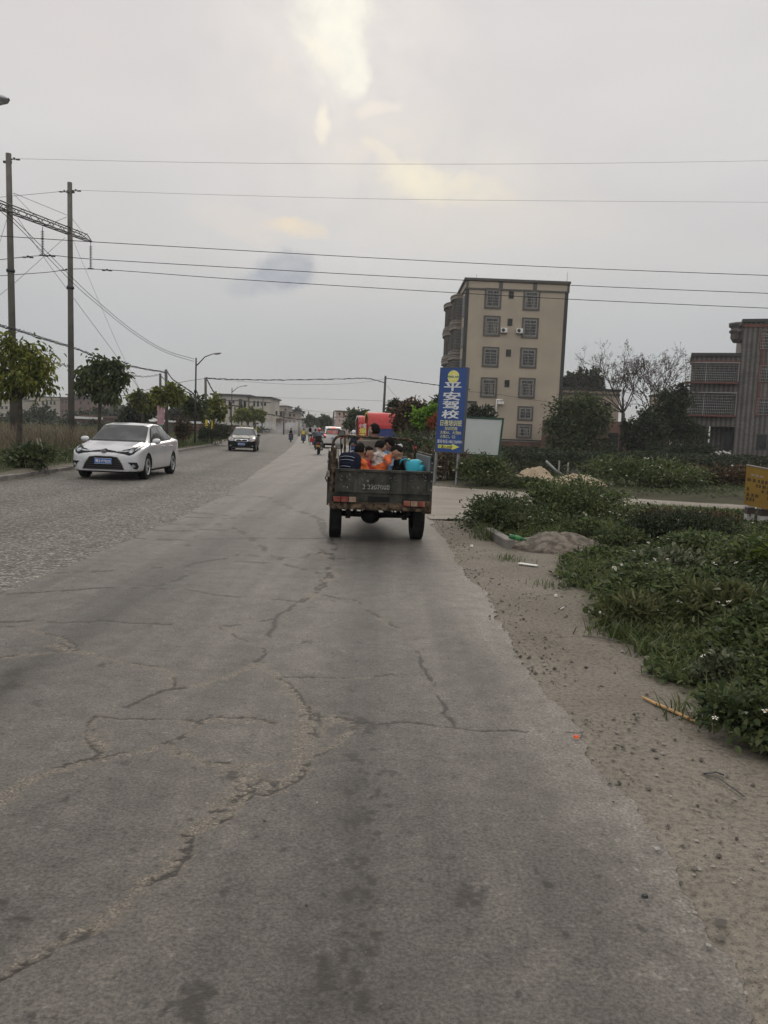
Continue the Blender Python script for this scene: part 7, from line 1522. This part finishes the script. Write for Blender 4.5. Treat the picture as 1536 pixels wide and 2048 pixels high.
# ------------------------------------------------------------------ people
SKIN = mat('skin', (.30,.165,.105), rough=.55, var=.08, scale=8); HAIR = mat('hair_black', (.006,.005,.004), rough=.8, var=.4, scale=60, bump=.3, bscale=120, spec=.15)
EYEW = mat('eye_white', (.5,.48,.45), rough=.3); EYEB = mat('eye_dark', (.01,.008,.006), rough=.2); LIP = mat('lips', (.28,.09,.07), rough=.5)
def cap_tube(q, a, b, ra, rb, n=12):
    a, b = Vector(a), Vector(b); d = (b-a); k = 4; pts = [a+d*i/k for i in range(k+1)]; q.tube(pts, [ra+(rb-ra)*i/k for i in range(k+1)], n); q.ell(a, (ra,)*3, 0, 12, 8); q.ell(b, (rb,)*3, 0, 12, 8)
def person(label, J, mats, face, up=(0,0,1), s=1., vox=.011, hair='short', group=None, helmet=None, hood=None, eyes=True, cuffs=None, cap=None, name='person'):
    """J: joints head neck chest pelvis shL elL haL shR elR haR hipL knL ftL hipR knR ftR (world). mats = skin, top, trousers, shoes"""
    J = {k: Vector(v) for k, v in J.items()}; f = Vector(face).normalized(); u = Vector(up); u = (u-f*u.dot(f)).normalized(); sd = f.cross(u).normalized()   # sd = the person's right
    o = Vector((J['pelvis'].x, J['pelvis'].y, min(v.z for v in J.values()))); t = thing(name, label, 'person', o, 0, group)
    J = {k: v-o for k, v in J.items()}; H = J['head']; q = MB(); bones = []
    def b(a, c, ra, rb, m): cap_tube(q, a, c, ra*s, rb*s); bones.append((a, c, ra*s, rb*s, m))
    def e(c, r, m, rot=None): q.ell(c, r, 0, 16, 12, rot); bones.append((c, c, max(r)*.9, max(r)*.9, m))
    M3 = Matrix((sd, f, u)).transposed()
    e(H+u*.012*s, (.073*s,.090*s,.098*s), 0, M3); e(H+f*.022*s-u*.055*s, (.052*s,.060*s,.058*s), 0, M3)
    q.ell(H+f*.090*s-u*.012*s, (.013*s,.018*s,.022*s), 0, 8, 6, M3); q.ell(H+f*.062*s+u*.022*s, (.050*s,.028*s,.018*s), 0, 10, 6, M3)
    for k in (-1, 1): q.ell(H+sd*k*.076*s-f*.004*s-u*.008*s, (.012*s,.020*s,.030*s), 0, 8, 6, M3)
    b(H-u*.045*s-f*.015*s, J['neck'], .043, .048, 0)
    ch = J['chest']; b(J['neck']-Vector((0,0,.02*s)), ch, .065, .10, 1); sv = (J['shR']-J['shL']).normalized()
    b(ch-sv*.055*s, J['pelvis']-sv*.05*s, .098, .095, 1); b(ch+sv*.055*s, J['pelvis']+sv*.05*s, .098, .095, 1); b(J['shL'].lerp(J['neck'], .25), J['shR'].lerp(J['neck'], .25), .062, .062, 1)
    for k in 'LR':
        b(J['neck'].lerp(J['sh'+k], .3)-Vector((0,0,.02*s)), J['sh'+k], .05, .056, 1); b(J['sh'+k], J['el'+k], .050, .042, 1)
        w_ = J['el'+k].lerp(J['ha'+k], .86); b(J['el'+k], w_, .041, .031, 1); b(w_, J['ha'+k], .024, .024, 0)
        hd = (J['ha'+k]-J['el'+k]).normalized(); hs = hd.cross(Vector((0,0,1))); hs = hs.normalized() if hs.length > .1 else Vector((1,0,0)); hu = hs.cross(hd).normalized(); P_ = J['ha'+k]+hd*.035*s
        e(P_, (.036*s,.044*s,.017*s), 0, Matrix((hs, hd, hu)).transposed())
        for i, (x_, l_) in enumerate(((-.026,.055),(-.009,.064),(.009,.060),(.025,.047))):
            a_ = P_+hd*.034*s+hs*x_*s; m_ = a_+hd*l_*.5*s-hu*.008*s; c_ = m_+hd*l_*.35*s-hu*.026*s; q.tube([a_-hd*.01*s, m_, c_], [.0095*s,.009*s,.0075*s], 6)
        tk_ = -1 if k == 'R' else 1; a_ = P_+hs*tk_*.03*s; q.tube([a_-hs*tk_*.01*s, a_+hs*tk_*.018*s+hd*.025*s, a_+hs*tk_*.014*s+hd*.048*s-hu*.01*s], [.012*s,.010*s,.008*s], 6)
        b(J['hip'+k], J['kn'+k], .080, .056, 2); b(J['kn'+k], J['ft'+k], .055, .040, 2); fd = (J['kn'+k]-J['hip'+k]); fd.z = 0; fd = fd.normalized() if fd.length > .05 else f
        b(J['ft'+k]-Vector((0,0,.02*s)), J['ft'+k]+fd*.14*s-Vector((0,0,.035*s)), .040, .032, 3)
    b(J['hipL'].lerp(J['hipR'], .2), J['hipL'].lerp(J['hipR'], .8), .088, .088, 2)
    if hood: e(J['neck']-f*.05*s+Vector((0,0,.0)), (.10*s,.075*s,.05*s), 4); e(J['shL'].lerp(J['neck'], .35), (.075*s,.07*s,.045*s), 4); e(J['shR'].lerp(J['neck'], .35), (.075*s,.07*s,.045*s), 4); e(J['neck'].lerp(ch, .35)-f*.05*s, (.12*s,.06*s,.06*s), 4)
    ob = q.build('b', None); md = ob.modifiers.new('r', 'REMESH'); md.mode = 'VOXEL'; md.voxel_size = vox; md.use_smooth_shade = True; m2 = ob.modifiers.new('s', 'SMOOTH'); m2.iterations = 3; m2.factor = .5
    me = evalmesh(ob); bpy.data.objects.remove(ob); me.name = 'body'; me.materials.clear(); body = link('body', me, mats, t)
    n = len(me.polygons); C = np.empty(n*3); me.polygons.foreach_get('center', C); C = C.reshape(-1,3); best = np.full(n, 1e9); mi = np.zeros(n, int)
    for a, c, ra, rb, m in bones:
        a = np.array(a); d = np.array(c)-a; l2 = d@d+1e-9; tt = np.clip(((C-a)@d)/l2, 0, 1); dist = np.linalg.norm(C-a-tt[:,None]*d, axis=1)-(ra+(rb-ra)*tt) - (.012*s if m == 4 else 0)
        k = dist < best; best[k] = dist[k]; mi[k] = m
    nvt = len(me.vertices); co = np.empty(nvt*3); me.vertices.foreach_get('co', co); co = co.reshape(-1,3); no = np.empty(nvt*3); me.vertices.foreach_get('normal', no); no = no.reshape(-1,3); cl = np.ones(nvt)
    for p in me.polygons:
        if mi[p.index] == 0: cl[list(p.vertices)] = 0
    a1 = fbm(co[:,0]*9+co[:,2]*17, co[:,1]*9-co[:,2]*6, 3, 7)-.5; a2 = fbm(co[:,0]*22-co[:,2]*9, co[:,1]*22+co[:,2]*30, 2, 9)-.5     # folds in the cloth
    co = co + no*(cl*(a1*.034 + a2*.016)*s)[:,None]; me.vertices.foreach_set('co', co.ravel())
    me.polygons.foreach_set('material_index', mi.astype(np.int32)); me.polygons.foreach_set('use_smooth', np.ones(n, bool)); me.update()
    rg = np.random.default_rng(len(label))
    if hair:
        nu, nv = 30, 22; V = []; F = []; cover_ = {'short':.30, 'long':.0, 'bald':.45}[hair]
        for i in range(nv+1):
            th = math.pi*i/nv
            for j in range(nu):
                a = 2*math.pi*j/nu; d = Vector((math.sin(th)*math.cos(a), math.sin(th)*math.sin(a), math.cos(th)))   # sd, f, u
                r = 1.13 if hair != 'bald' else 1.05
                r += .05*math.sin(5*a+len(label))*math.sin(3*th+len(label)) if hair != 'bald' else 0
                fr = d.y > (.30 if abs(d.x) < .8 else .15) and d.z < .42; low = d.z < (-.35 if hair == 'short' else -.55)
                if hair == 'long' and d.y < .25: low = d.z < -.85
                if (d.y > .05 and d.z < -.05 and abs(d.x) < .99 and hair != 'long'): fr = True
                if fr or low: r = .80
                r += rg.normal()*(.03 if hair != 'bald' else .008); V.append(tuple(H+u*.016*s-f*.006*s + M3 @ Vector((d.x*.073*s*r, d.y*.090*s*r, d.z*.100*s*r))))
        for i in range(nv):
            for j in range(nu): k = (j+1)%nu; F.append((i*nu+j, (i+1)*nu+j, (i+1)*nu+k, i*nu+k))
        q = MB(); q._a(V, F, 0, True)
        if hair == 'long': q.ell(H-f*.035*s-u*.05*s, (.085*s,.06*s,.085*s), 0, 14, 10, M3)
        q.build('hair', HAIR, t)
    if eyes:
        for k in (-1, 1):
            q = MB(); c = H+f*.086*s+sd*k*.031*s+u*.004*s; q.ell(c, (.013*s,.007*s,.008*s), 0, 10, 6, M3); q.ell(c+f*.005*s, (.006*s,.004*s,.006*s), 1, 8, 6, M3); q.ell(c+u*.018*s, (.016*s,.006*s,.0035*s), 1, 8, 4, M3); q.build('eye', [EYEW, EYEB], t)
        q = MB(); q.ell(H+f*.084*s-u*.055*s, (.020*s,.008*s,.007*s), 0, 10, 6, M3); q.build('mouth', LIP, t)
    if helmet:
        q = MB(); nu, nv = 24, 14; V = []; F = []
        for i in range(nv+1):
            th = math.pi*.66*i/nv
            for j in range(nu): a = 2*math.pi*j/nu; V.append(tuple(H+u*.02*s + M3 @ Vector((math.sin(th)*math.cos(a)*.118*s, math.sin(th)*math.sin(a)*.14*s, math.cos(th)*.135*s))))
        for i in range(nv):
            for j in range(nu): k = (j+1)%nu; F.append((i*nu+j, (i+1)*nu+j, (i+1)*nu+k, i*nu+k))
        q._a(V, F, 0, True); q.build('helmet', helmet, t)
    if cap: q = MB(); q.ell(H+u*.05*s, (.088*s,.105*s,.065*s), 0, 16, 10, M3); q.ell(H+u*.04*s+f*.11*s, (.06*s,.06*s,.01*s), 0, 12, 6, M3); q.build('cap', cap, t)
    return t
def sitting(head, f, seat, s=.82, lean=.05, over={}, knees=.0, wid=.15):
    H = Vector(head); f = Vector(f); f.z = 0; f.normalize(); sd = f.cross(Vector((0,0,1))); z = Vector((0,0,1))
    neck = H - z*.125*s - f*.03*s; pel = Vector((neck.x, neck.y, seat+.09*s)) - f*lean; ch = neck.lerp(pel, .35)
    J = dict(head=H, neck=neck, chest=ch, pelvis=pel)
    for k, m in (('L', -1), ('R', 1)):
        sh = neck - z*.055*s + sd*m*wid*s; el = sh - z*.22*s + f*.08*s + sd*m*.03*s; ha = el + f*.18*s + z*.03*s - sd*m*.05*s; hip = pel + sd*m*.075*s; kn = hip + f*.34*s + z*(.20+knees)*s + sd*m*.05*s; ft = hip + f*.40*s + sd*m*.03*s; ft.z = seat+.07*s
        J.update({'sh'+k: sh, 'el'+k: el, 'ha'+k: ha, 'hip'+k: hip, 'kn'+k: kn, 'ft'+k: ft})
    J.update(over); return J
def backpack(label, c, out, up=(0,0,1), size=(.15,.09,.19), m=None, m2=None, stripes=0, group=None, straps=True):
    """soft bag: c centre, out = direction away from the wearer's back"""
    f = Vector(out).normalized(); u = Vector(up); u = (u-f*u.dot(f)).normalized(); sd = f.cross(u); M3 = Matrix((sd, f, u)).transposed(); t = thing('backpack', label, 'backpack', c, 0, group)
    def sup(q, c, r, e1=.6, n=20, mi=0):
        V = []; F = []; nv = 14; sg = lambda v, p: math.copysign(abs(v)**p, v)
        for i in range(nv+1):
            th = math.pi*i/nv
            for j in range(n): a = 2*math.pi*j/n; V.append(Vector(c)+M3 @ Vector((r[0]*sg(math.sin(th), e1)*sg(math.cos(a), e1), r[1]*sg(math.sin(th), e1)*sg(math.sin(a), e1), r[2]*sg(math.cos(th), e1))))
        for i in range(nv):
            for j in range(n): k = (j+1)%n; F.append((i*n+j, (i+1)*n+j, (i+1)*n+k, i*n+k))
        q._a(V, F, mi, True)
    q = MB(); sup(q, (0,0,0), size); bd = q.build('bag', m, t); q = MB(); sup(q, M3 @ Vector((0, size[1]*.75, -size[2]*.3)), (size[0]*.78, size[1]*.5, size[2]*.5)); q.build('front_pocket', m, t)
    if stripes:
        q = MB()
        for k in range(stripes):
            z = size[2]*(.62-.27*k); w_ = size[0]*(.92 - .05*abs(k-1)); pts = [M3 @ Vector((w_*math.sin(a*.5*math.pi*.98), size[1]*(1.02+(.28 if z < 0 else 0))*math.cos(a*.5*math.pi*.95)**.5, z - .05*a*a)) for a in np.linspace(-1, 1, 17)]; q.tube(pts, .004, 5)
        q.build('piping', m2, bd)
    q = MB(); q.tube([M3 @ Vector(p) for p in ((-.03,-size[1]*.6,size[2]*.93),(-.025,-size[1]*.6,size[2]*1.12),(.025,-size[1]*.6,size[2]*1.12),(.03,-size[1]*.6,size[2]*.93))], .008, 6); q.build('handle', m2 or m, t)
    if straps:
        for k in (-1, 1): q = MB(); q.tube([M3 @ Vector(p) for p in ((k*.055,-size[1]*.8,size[2]*.85),(k*.07,-size[1]-.06,size[2]*1.0),(k*.08,-size[1]-.16,size[2]*.55),(k*.085,-size[1]-.13,-size[2]*.2),(k*.08,-size[1]*.8,-size[2]*.75))], .013, 6, flat=.5); q.build('strap', m2 or m, t)
    return t
ORG = mat('orange_cloth', (.62,.13,.03), rough=.85, bump=.4, bscale=30); REDK = mat('red_cloth', (.32,.02,.025), rough=.85, bump=.4, bscale=30); NAVY = mat('navy_cloth', (.010,.012,.026), rough=.9, spec=.15, bump=.4, bscale=40); WHC = mat('white_cloth', (.50,.49,.47), rough=.85, bump=.3, bscale=40)
WSP = mat('white_spotted_hood', (.50,.46,.42), rough=.85, c2=(.25,.2,.2), scale=40, lo=.52, hi=.62); BLKK = mat('black_cloth', (.007,.007,.008), rough=.95, spec=.1, bump=.4, bscale=40); BLUK = mat('blue_cloth', (.05,.22,.48), rough=.8, c2=(.35,.42,.5), scale=14, lo=.45, hi=.6)
OLIV = mat('olive_jacket', (.085,.078,.062), rough=.9, bump=.4, bscale=30); GRYK = mat('grey_cloth', (.08,.085,.09), rough=.9); CYAN = mat('cyan_bag', (.03,.36,.46), rough=.6, bump=.2, bscale=30); SHOE = mat('shoe', (.03,.03,.03), rough=.7); PIPE = mat('pale_piping', (.35,.40,.46), rough=.6); LIMP = mat('lime_piping', (.5,.62,.35), rough=.6)
KG = 'children sitting in the bed of the farm truck'
h = at(720, 903, 10.95); J = sitting(h, (.75,.66,0), .61, .86)
person('child with thick black hair in an orange top wearing a striped navy backpack', J, [SKIN, ORG, NAVY, SHOE], (.55,.83,-.12), s=.93, hair='short', group=KG)
bk = at(699, 929, 10.86); backpack('navy backpack with pale curved piping on the child at the left of the truck bed', bk, (-.45,-.89,.12), size=(.165,.09,.17), m=NAVY, m2=PIPE, stripes=4, straps=False)
h = at(737.5, 908, 11.22); J = sitting(h, (.95,.1,0), .61, .80); person('smiling girl with a fringe in a red jacket, face turned to the right', J, [SKIN, REDK, NAVY, SHOE], (.86,-.50,.02), s=.86, hair='short', group=KG)
h = at(761, 896, 11.28); hh = sitting(h, (.55,.83,0), .61, .90); hh['elR'] = at(779, 925, 11.05); hh['haR'] = at(781, 910, 11.25); hh['shR'] = at(770, 914, 11.22)
person('boy in an orange jacket with a white spotted hood, one elbow raised', hh, [SKIN, ORG, BLUK, SHOE, WSP], (.72,.62,-.38), s=.92, hair='short', group=KG, hood=True)
h = at(777, 889, 11.55); J = sitting(h, (.2,-.9,0), .61, .92); person('dark haired child in pale blue clothes leaning in between the two boys', J, [SKIN, BLUK, NAVY, SHOE], (.35,-.45,-.8), s=.96, hair='long', group=KG)
h = at(795, 906, 11.12); J = sitting(h, (-.85,-.2,0), .61, .86); J['shR'] = J['shR']+Vector((0,0,.0)); person('boy in a black jacket looking down to the left, wearing a cyan bag', J, [SKIN, BLKK, BLUK, SHOE], (-.80,-.30,-.52), up=(-.3,0,.9), s=.92, hair='short', group=KG)
backpack('bright cyan bag with lime piping worn by the boy in black', at(828.5, 934, 10.98), (.93,-.35,.12), size=(.10,.115,.105), m=CYAN, m2=LIMP, stripes=1, straps=False)
q = MB(); a = [at(800,930,10.98), at(802,921,10.95), at(810,918,10.93), at(820,922,10.93)]; o0 = a[0]; q.tube([p-o0 for p in a], .014, 6, flat=.6); o = q.build('bag_strap', CYAN); o.location = o0; tag(o, 'cyan strap over the shoulder of the boy in the black jacket', 'strap')
h = at(795, 899, 11.62); J = sitting(h, (-.3,-.9,0), .61, .80); person('child in a white cap almost hidden behind the boy in black', J, [SKIN, GRYK, NAVY, SHOE], (-.3,-.9,-.2), s=.86, hair='short', group=KG, cap=WHC)
# driver
tkm = Matrix.Translation((-.065, 10.5, 0)) @ Matrix.Rotation(.07, 4, 'Z'); T = lambda x, y, z: tkm @ Vector((x, y, z))
h = at(748.5, 862, 12.85); s = 1.0; f = Vector((-.07,1,0)); sd = Vector((1,.07,0)); n_ = h-Vector((0,0,.13))-f*.01; pel = Vector((h.x, 12.78, .95)); J = dict(head=h, neck=n_, chest=n_.lerp(pel, .35), pelvis=pel)
for k, m in (('L',-1),('R',1)):
    sh = n_-Vector((0,0,.06))+sd*m*.18; J.update({'sh'+k: sh, 'el'+k: sh+sd*m*.10-Vector((0,0,.22))+f*.14, 'ha'+k: T(m*.38, 2.66, 1.09), 'hip'+k: pel+sd*m*.09, 'kn'+k: pel+sd*m*.17+f*.42-Vector((0,0,.05)), 'ft'+k: pel+sd*m*.17+f*.50-Vector((0,0,.45))})
person('driver of the farm truck in an olive jacket, cropped hair, head turned left', J, [SKIN, OLIV, GRYK, SHOE], (-.75,.66,-.02), s=1.06, hair='bald')

# ------------------------------------------------------------------ two wheelers
def two_wheeler(name, label, pos, rz, paint, kind='scooter', group='two wheelers ahead on the road', plate_m=None):
    t = thing(name, label, 'motorbike' if kind != 'bicycle' else 'bicycle', (pos.x, pos.y, 0), rz, group); R_ = .27 if kind == 'scooter' else (.31 if kind == 'motorcycle' else .33); wT = .055 if kind != 'bicycle' else .022
    for y in (-.62, .66):
        q = MB(); q.lathe([(R_*.2,-wT*.4),(R_*.62,-wT*.3),(R_*.66,0),(R_*.62,wT*.3),(R_*.2,wT*.4)], ax='x', n=20)
        if kind == 'bicycle':
            q = MB(); q.lathe([(.02,-.03),(.03,0),(.02,.03)], ax='x', n=10)
            for k in range(12): a = math.pi*k/6; q.tube([(0,0,0),(0,math.cos(a)*R_*.92,math.sin(a)*R_*.92)], .002, 3)
        w0 = q.build('wheel', RIM, t); w0.location = (0, y, R_); q = MB(); q.lathe([(R_*.74 if kind != 'bicycle' else R_*.92,-wT*.8),(R_*.92,-wT),(R_,-wT*.4),(R_,wT*.4),(R_*.92,wT),(R_*.74 if kind != 'bicycle' else R_*.92,wT*.8)], ax='x', n=28); q.build('tyre', RUB, w0)
    if kind == 'bicycle':
        q = MB(); 
        for a, b in (((0,-.62,.33),(0,-.2,.30)),((0,-.62,.33),(0,-.18,.78)),((0,-.2,.30),(0,-.18,.85)),((0,-.18,.78),(0,.48,.82)),((0,-.2,.3),(0,.48,.74)),((0,.66,.33),(0,.46,.95))): q.tube([a, b], .014, 6)
        q.build('frame', paint, t); q = MB(); q.ell((0,-.20,.88), (.08,.13,.035)); q.build('saddle', BLKP, t)
        q = MB(); q.tube([(-.28,.36,1.0),(0,.46,.98),(.28,.36,1.0)], .012, 6); q.build('handlebar', BLKP, t); return t
    q = MB()
    if kind == 'scooter':
        V = []; S = [(-.86,.05,.62,.72),(-.80,.12,.50,.80),(-.6,.16,.36,.80),(-.3,.17,.28,.76),(-.08,.15,.22,.62),(.05,.16,.20,.27),(.3,.16,.20,.26),(.42,.17,.22,.60),(.50,.15,.35,.88),(.56,.06,.5,.95)]
        for y, w_, z0, z1 in S: V += [(w_*math.cos(a)*(1 if abs(math.sin(a)) < .9 else .9), y, (z0+z1)/2+(z1-z0)/2*math.sin(a)) for a in [2*math.pi*j/14 for j in range(14)]]
        q._a(V, [(i*14+j, i*14+(j+1)%14, (i+1)*14+(j+1)%14, (i+1)*14+j) for i in range(len(S)-1) for j in range(14)]+[tuple(range(14)), tuple(range(14*len(S)-14, 14*len(S)))], 0, True)
    else:
        q.ell((0,.22,.78), (.13,.28,.12)); q.ell((0,-.62,.72), (.09,.25,.07)); q.box(-.12,.12,-.05,.3,.35,.62); q.tube([(0,.66,.31),(0,.45,.98)], .05, 8); q.tube([(-.10,-.62,.31),(-.11,-.4,.7)], .03, 6); q.tube([(.10,-.62,.31),(.11,-.4,.7)], .03, 6)
    q.build('body', paint, t); q = MB(); q.bbox(-.14,.14,-.62,.12,.76,.84,.03); q.build('seat', BLKP, t)
    q = MB(); q.tube([(-.34,.32,1.02),(-.2,.42,1.0),(0,.46,.96),(.2,.42,1.0),(.34,.32,1.02)], .016, 6); q.build('handlebar', BLKP, t)
    for k in (-1, 1): q = MB(); q.tube([(k*.24,.42,1.0),(k*.32,.44,1.2)], .006, 5); q.ell((k*.33,.44,1.23), (.055,.012,.035)); q.build('mirror', BLKP, t)
    q = MB(); q.ell((0,-.88,.66), (.08,.03,.035)); q.build('tail_light', REDL, t); q = MB(); q.box(-.10,.10,-.905,-.89,.42,.56); q.build('number_plate', plate_m or PLB, t)
    q = MB(); q.prism([(-.62,.60),(-.90,.52),(-.93,.30),(-.88,.30),(-.84,.48),(-.62,.56)], lambda a, b, d: (d, a, b), -.07, .07); q.build('mudguard', BLKP, t); q = MB(); q.tube([(.14,.1,.22),(.16,-.3,.24),(.17,-.85,.34)], [.02,.03,.045], 8); q.build('exhaust', STEEL, t)
    return t
def rider(label, pos, rz, mats, tall=1., out=.30, **kw):
    M = Matrix.Translation((pos.x, pos.y, 0)) @ Matrix.Rotation(rz, 4, 'Z'); P = lambda x, y, z: M @ Vector((x, y, z))
    J = dict(head=P(0,.06,1.38*tall), neck=P(0,.01,1.25*tall), chest=P(0,-.04,1.10*tall), pelvis=P(0,-.18,.90))
    for k, m in (('L',-1),('R',1)): J.update({'sh'+k: P(m*.19,-.0,1.20*tall), 'el'+k: P(m*out,.10,1.02*tall), 'ha'+k: P(m*.31,.30,1.04), 'hip'+k: P(m*.10,-.18,.88), 'kn'+k: P(m*.20,.20,.74), 'ft'+k: P(m*.20,.10,.30)})
    return person(label, J, mats, M.to_3x3() @ Vector((0,1,-.05)), s=1.0, vox=.016, eyes=False, group='riders ahead on the road', **kw)
DNM = mat('blue_grey_jacket', (.085,.10,.14), rough=.85, bump=.4, bscale=30); YJK = mat('yellow_jacket', (.42,.33,.03), rough=.8, bump=.4, bscale=30); SCD = mat('scooter_dark', (.025,.03,.032), rough=.35); SCG = mat('scooter_green', (.06,.09,.08), rough=.4); MRD = mat('motorcycle_dark', (.03,.015,.015), rough=.4); YPL = mat('plate_yellow', (.45,.25,.03), rough=.5)
p = gp(581.5, 884, 0); two_wheeler('scooter', 'dark scooter farthest left ahead, ridden by a person in white', p, R(6), SCD); rider('rider in a white shirt with a black backpack on the leftmost scooter', p, R(6), [SKIN, WHC, BLKK, SHOE], hair='short'); backpack('black backpack of the rider on the leftmost scooter', p+Vector((.02,-.28,1.10)), (0,-1,.1), m=BLKK, straps=True)
p = gp(606.5, 886, 0); two_wheeler('scooter', 'greenish scooter ridden by the person in yellow', p, R(5), SCG); rider('rider in a bright yellow jacket on a scooter', p, R(5), [SKIN, YJK, BLKK, SHOE], out=.36, hair='short')
p = gp(620, 890, 0); two_wheeler('bicycle', 'bicycle between the yellow rider and the red helmet rider', p, R(5), BLKP, 'bicycle'); M = Matrix.Translation((p.x, p.y, 0)) @ Matrix.Rotation(R(5), 4, 'Z'); P = lambda x, y, z: M @ Vector((x, y, z))
J = dict(head=P(0,.14,1.70), neck=P(0,.07,1.56), chest=P(0,.0,1.40), pelvis=P(0,-.16,1.04))
for k, m in (('L',-1),('R',1)): J.update({'sh'+k: P(m*.19,.05,1.50), 'el'+k: P(m*.27,.22,1.26), 'ha'+k: P(m*.27,.34,1.04), 'hip'+k: P(m*.10,-.16,1.0), 'kn'+k: P(m*.12,.12+.1*m,.70), 'ft'+k: P(m*.11,-.18-.08*m,.28 if m < 0 else .40)})
person('tall cyclist in a white shirt and black trousers with a black backpack', J, [SKIN, WHC, BLKK, SHOE], (0,1,-.05), vox=.016, eyes=False, hair='short', group='riders ahead on the road'); backpack('black backpack of the cyclist', p+Vector((-.0,-.20,1.40)), (0,-1,.15), m=BLKK, straps=True)
p = gp(630, 896, 0); two_wheeler('scooter', 'dark scooter mostly hidden behind the red helmet rider', p, R(4), SCD); rider('rider in dark clothes mostly hidden behind the red helmet rider', p, R(4), [SKIN, GRYK, BLKK, SHOE], hair='short')
p = gp(635.5, 909, 0); p.y += .6; two_wheeler('motorcycle', 'dark motorcycle with a yellow rear plate under the red helmet rider', p, R(2), MRD, 'motorcycle', plate_m=YPL); rider('motorcycle rider in a blue grey jacket and a red helmet', p, R(2), [SKIN, DNM, GRYK, SHOE], tall=1.04, out=.38, hair=None, helmet=mat('helmet_red', (.35,.02,.02), rough=.25, coat=.5))
q = MB(); q.bbox(-.18,.18,-.16,.16,-.14,.16,.05); o = q.build('top_box', BLKP); o.location = p+Vector((.02,-.68,.98)); tag(o, 'black luggage box on the rear of the motorcycle with the yellow plate', 'box')
q = MB(); q.bbox(-.13,.13,-.10,.10,-.12,.14,.05); q.tube([(-.06,0,.14),(-.04,0,.24),(.04,0,.24),(.06,0,.14)], .008, 6); o = q.build('bag', REDK); o.location = p+Vector((-.42,.0,.82)); tag(o, 'red bag hanging at the left side of the motorcycle', 'bag')
p = at(706, 890, 46); p.z = 0; two_wheeler('motorcycle', 'motorcycle beyond the truck mirror, close to the red banner', p, R(2), SCD, 'motorcycle'); rider('rider in a navy and white jacket seen through the truck frame', p, R(2), [SKIN, NAVY, BLKK, SHOE, WHC], hair=None, helmet=mat('helmet_white', (.55,.55,.55), rough=.3), hood=True)
# ------------------------------------------------------------------ smoke at the far road end
def smoke(name, label, px, py, Y, rx, rz, dens, ns):
    m = bpy.data.materials.new(name); m.use_nodes = True; t = m.node_tree; t.nodes.clear(); o_ = t.nodes.new('ShaderNodeOutputMaterial'); v = t.nodes.new('ShaderNodeVolumePrincipled'); v.inputs['Color'].default_value = (.85,.85,.85,1); tc = t.nodes.new('ShaderNodeTexCoord'); n = t.nodes.new('ShaderNodeTexNoise'); n.inputs['Scale'].default_value = ns; n.inputs['Detail'].default_value = 5; t.links.new(tc.outputs['Object'], n.inputs['Vector'])
    r = t.nodes.new('ShaderNodeMapRange'); r.inputs[1].default_value = .42; r.inputs[2].default_value = .75; r.inputs[3].default_value = 0; r.inputs[4].default_value = dens; t.links.new(n.outputs[0], r.inputs[0]); t.links.new(r.outputs[0], v.inputs['Density']); t.links.new(v.outputs[0], o_.inputs['Volume'])
    c = at(px, py, Y); q = MB(); q.ell((0,0,0), (rx, 4, rz), 0, 24, 14); o = q.build(name, m); o.location = c; return tag(o, label, 'smoke', kind='stuff')
smoke('smoke', 'low white smoke drifting along the ground at the far road end', 575, 860, 196, 9, 2.2, .5, .35)
smoke('smoke', 'thin smoke in front of the grey sheds at the road end', 640, 852, 192, 8, 3.6, .12, .2)

# ------------------------------------------------------------------ light haze in the air
hz = MB(); hz.box(-420, 420, -30, 520, -3, 60); o = hz.build('haze', None); hm = bpy.data.materials.new('haze_air'); hm.use_nodes = True; t = hm.node_tree; t.nodes.clear(); oo = t.nodes.new('ShaderNodeOutputMaterial'); vv = t.nodes.new('ShaderNodeVolumePrincipled'); vv.inputs['Color'].default_value = (.80,.82,.84,1); vv.inputs['Density'].default_value = .0005; t.links.new(vv.outputs[0], oo.inputs['Volume']); o.data.materials.append(hm); tag(o, 'thin pale haze in the air over the road and fields', 'haze', kind='stuff')
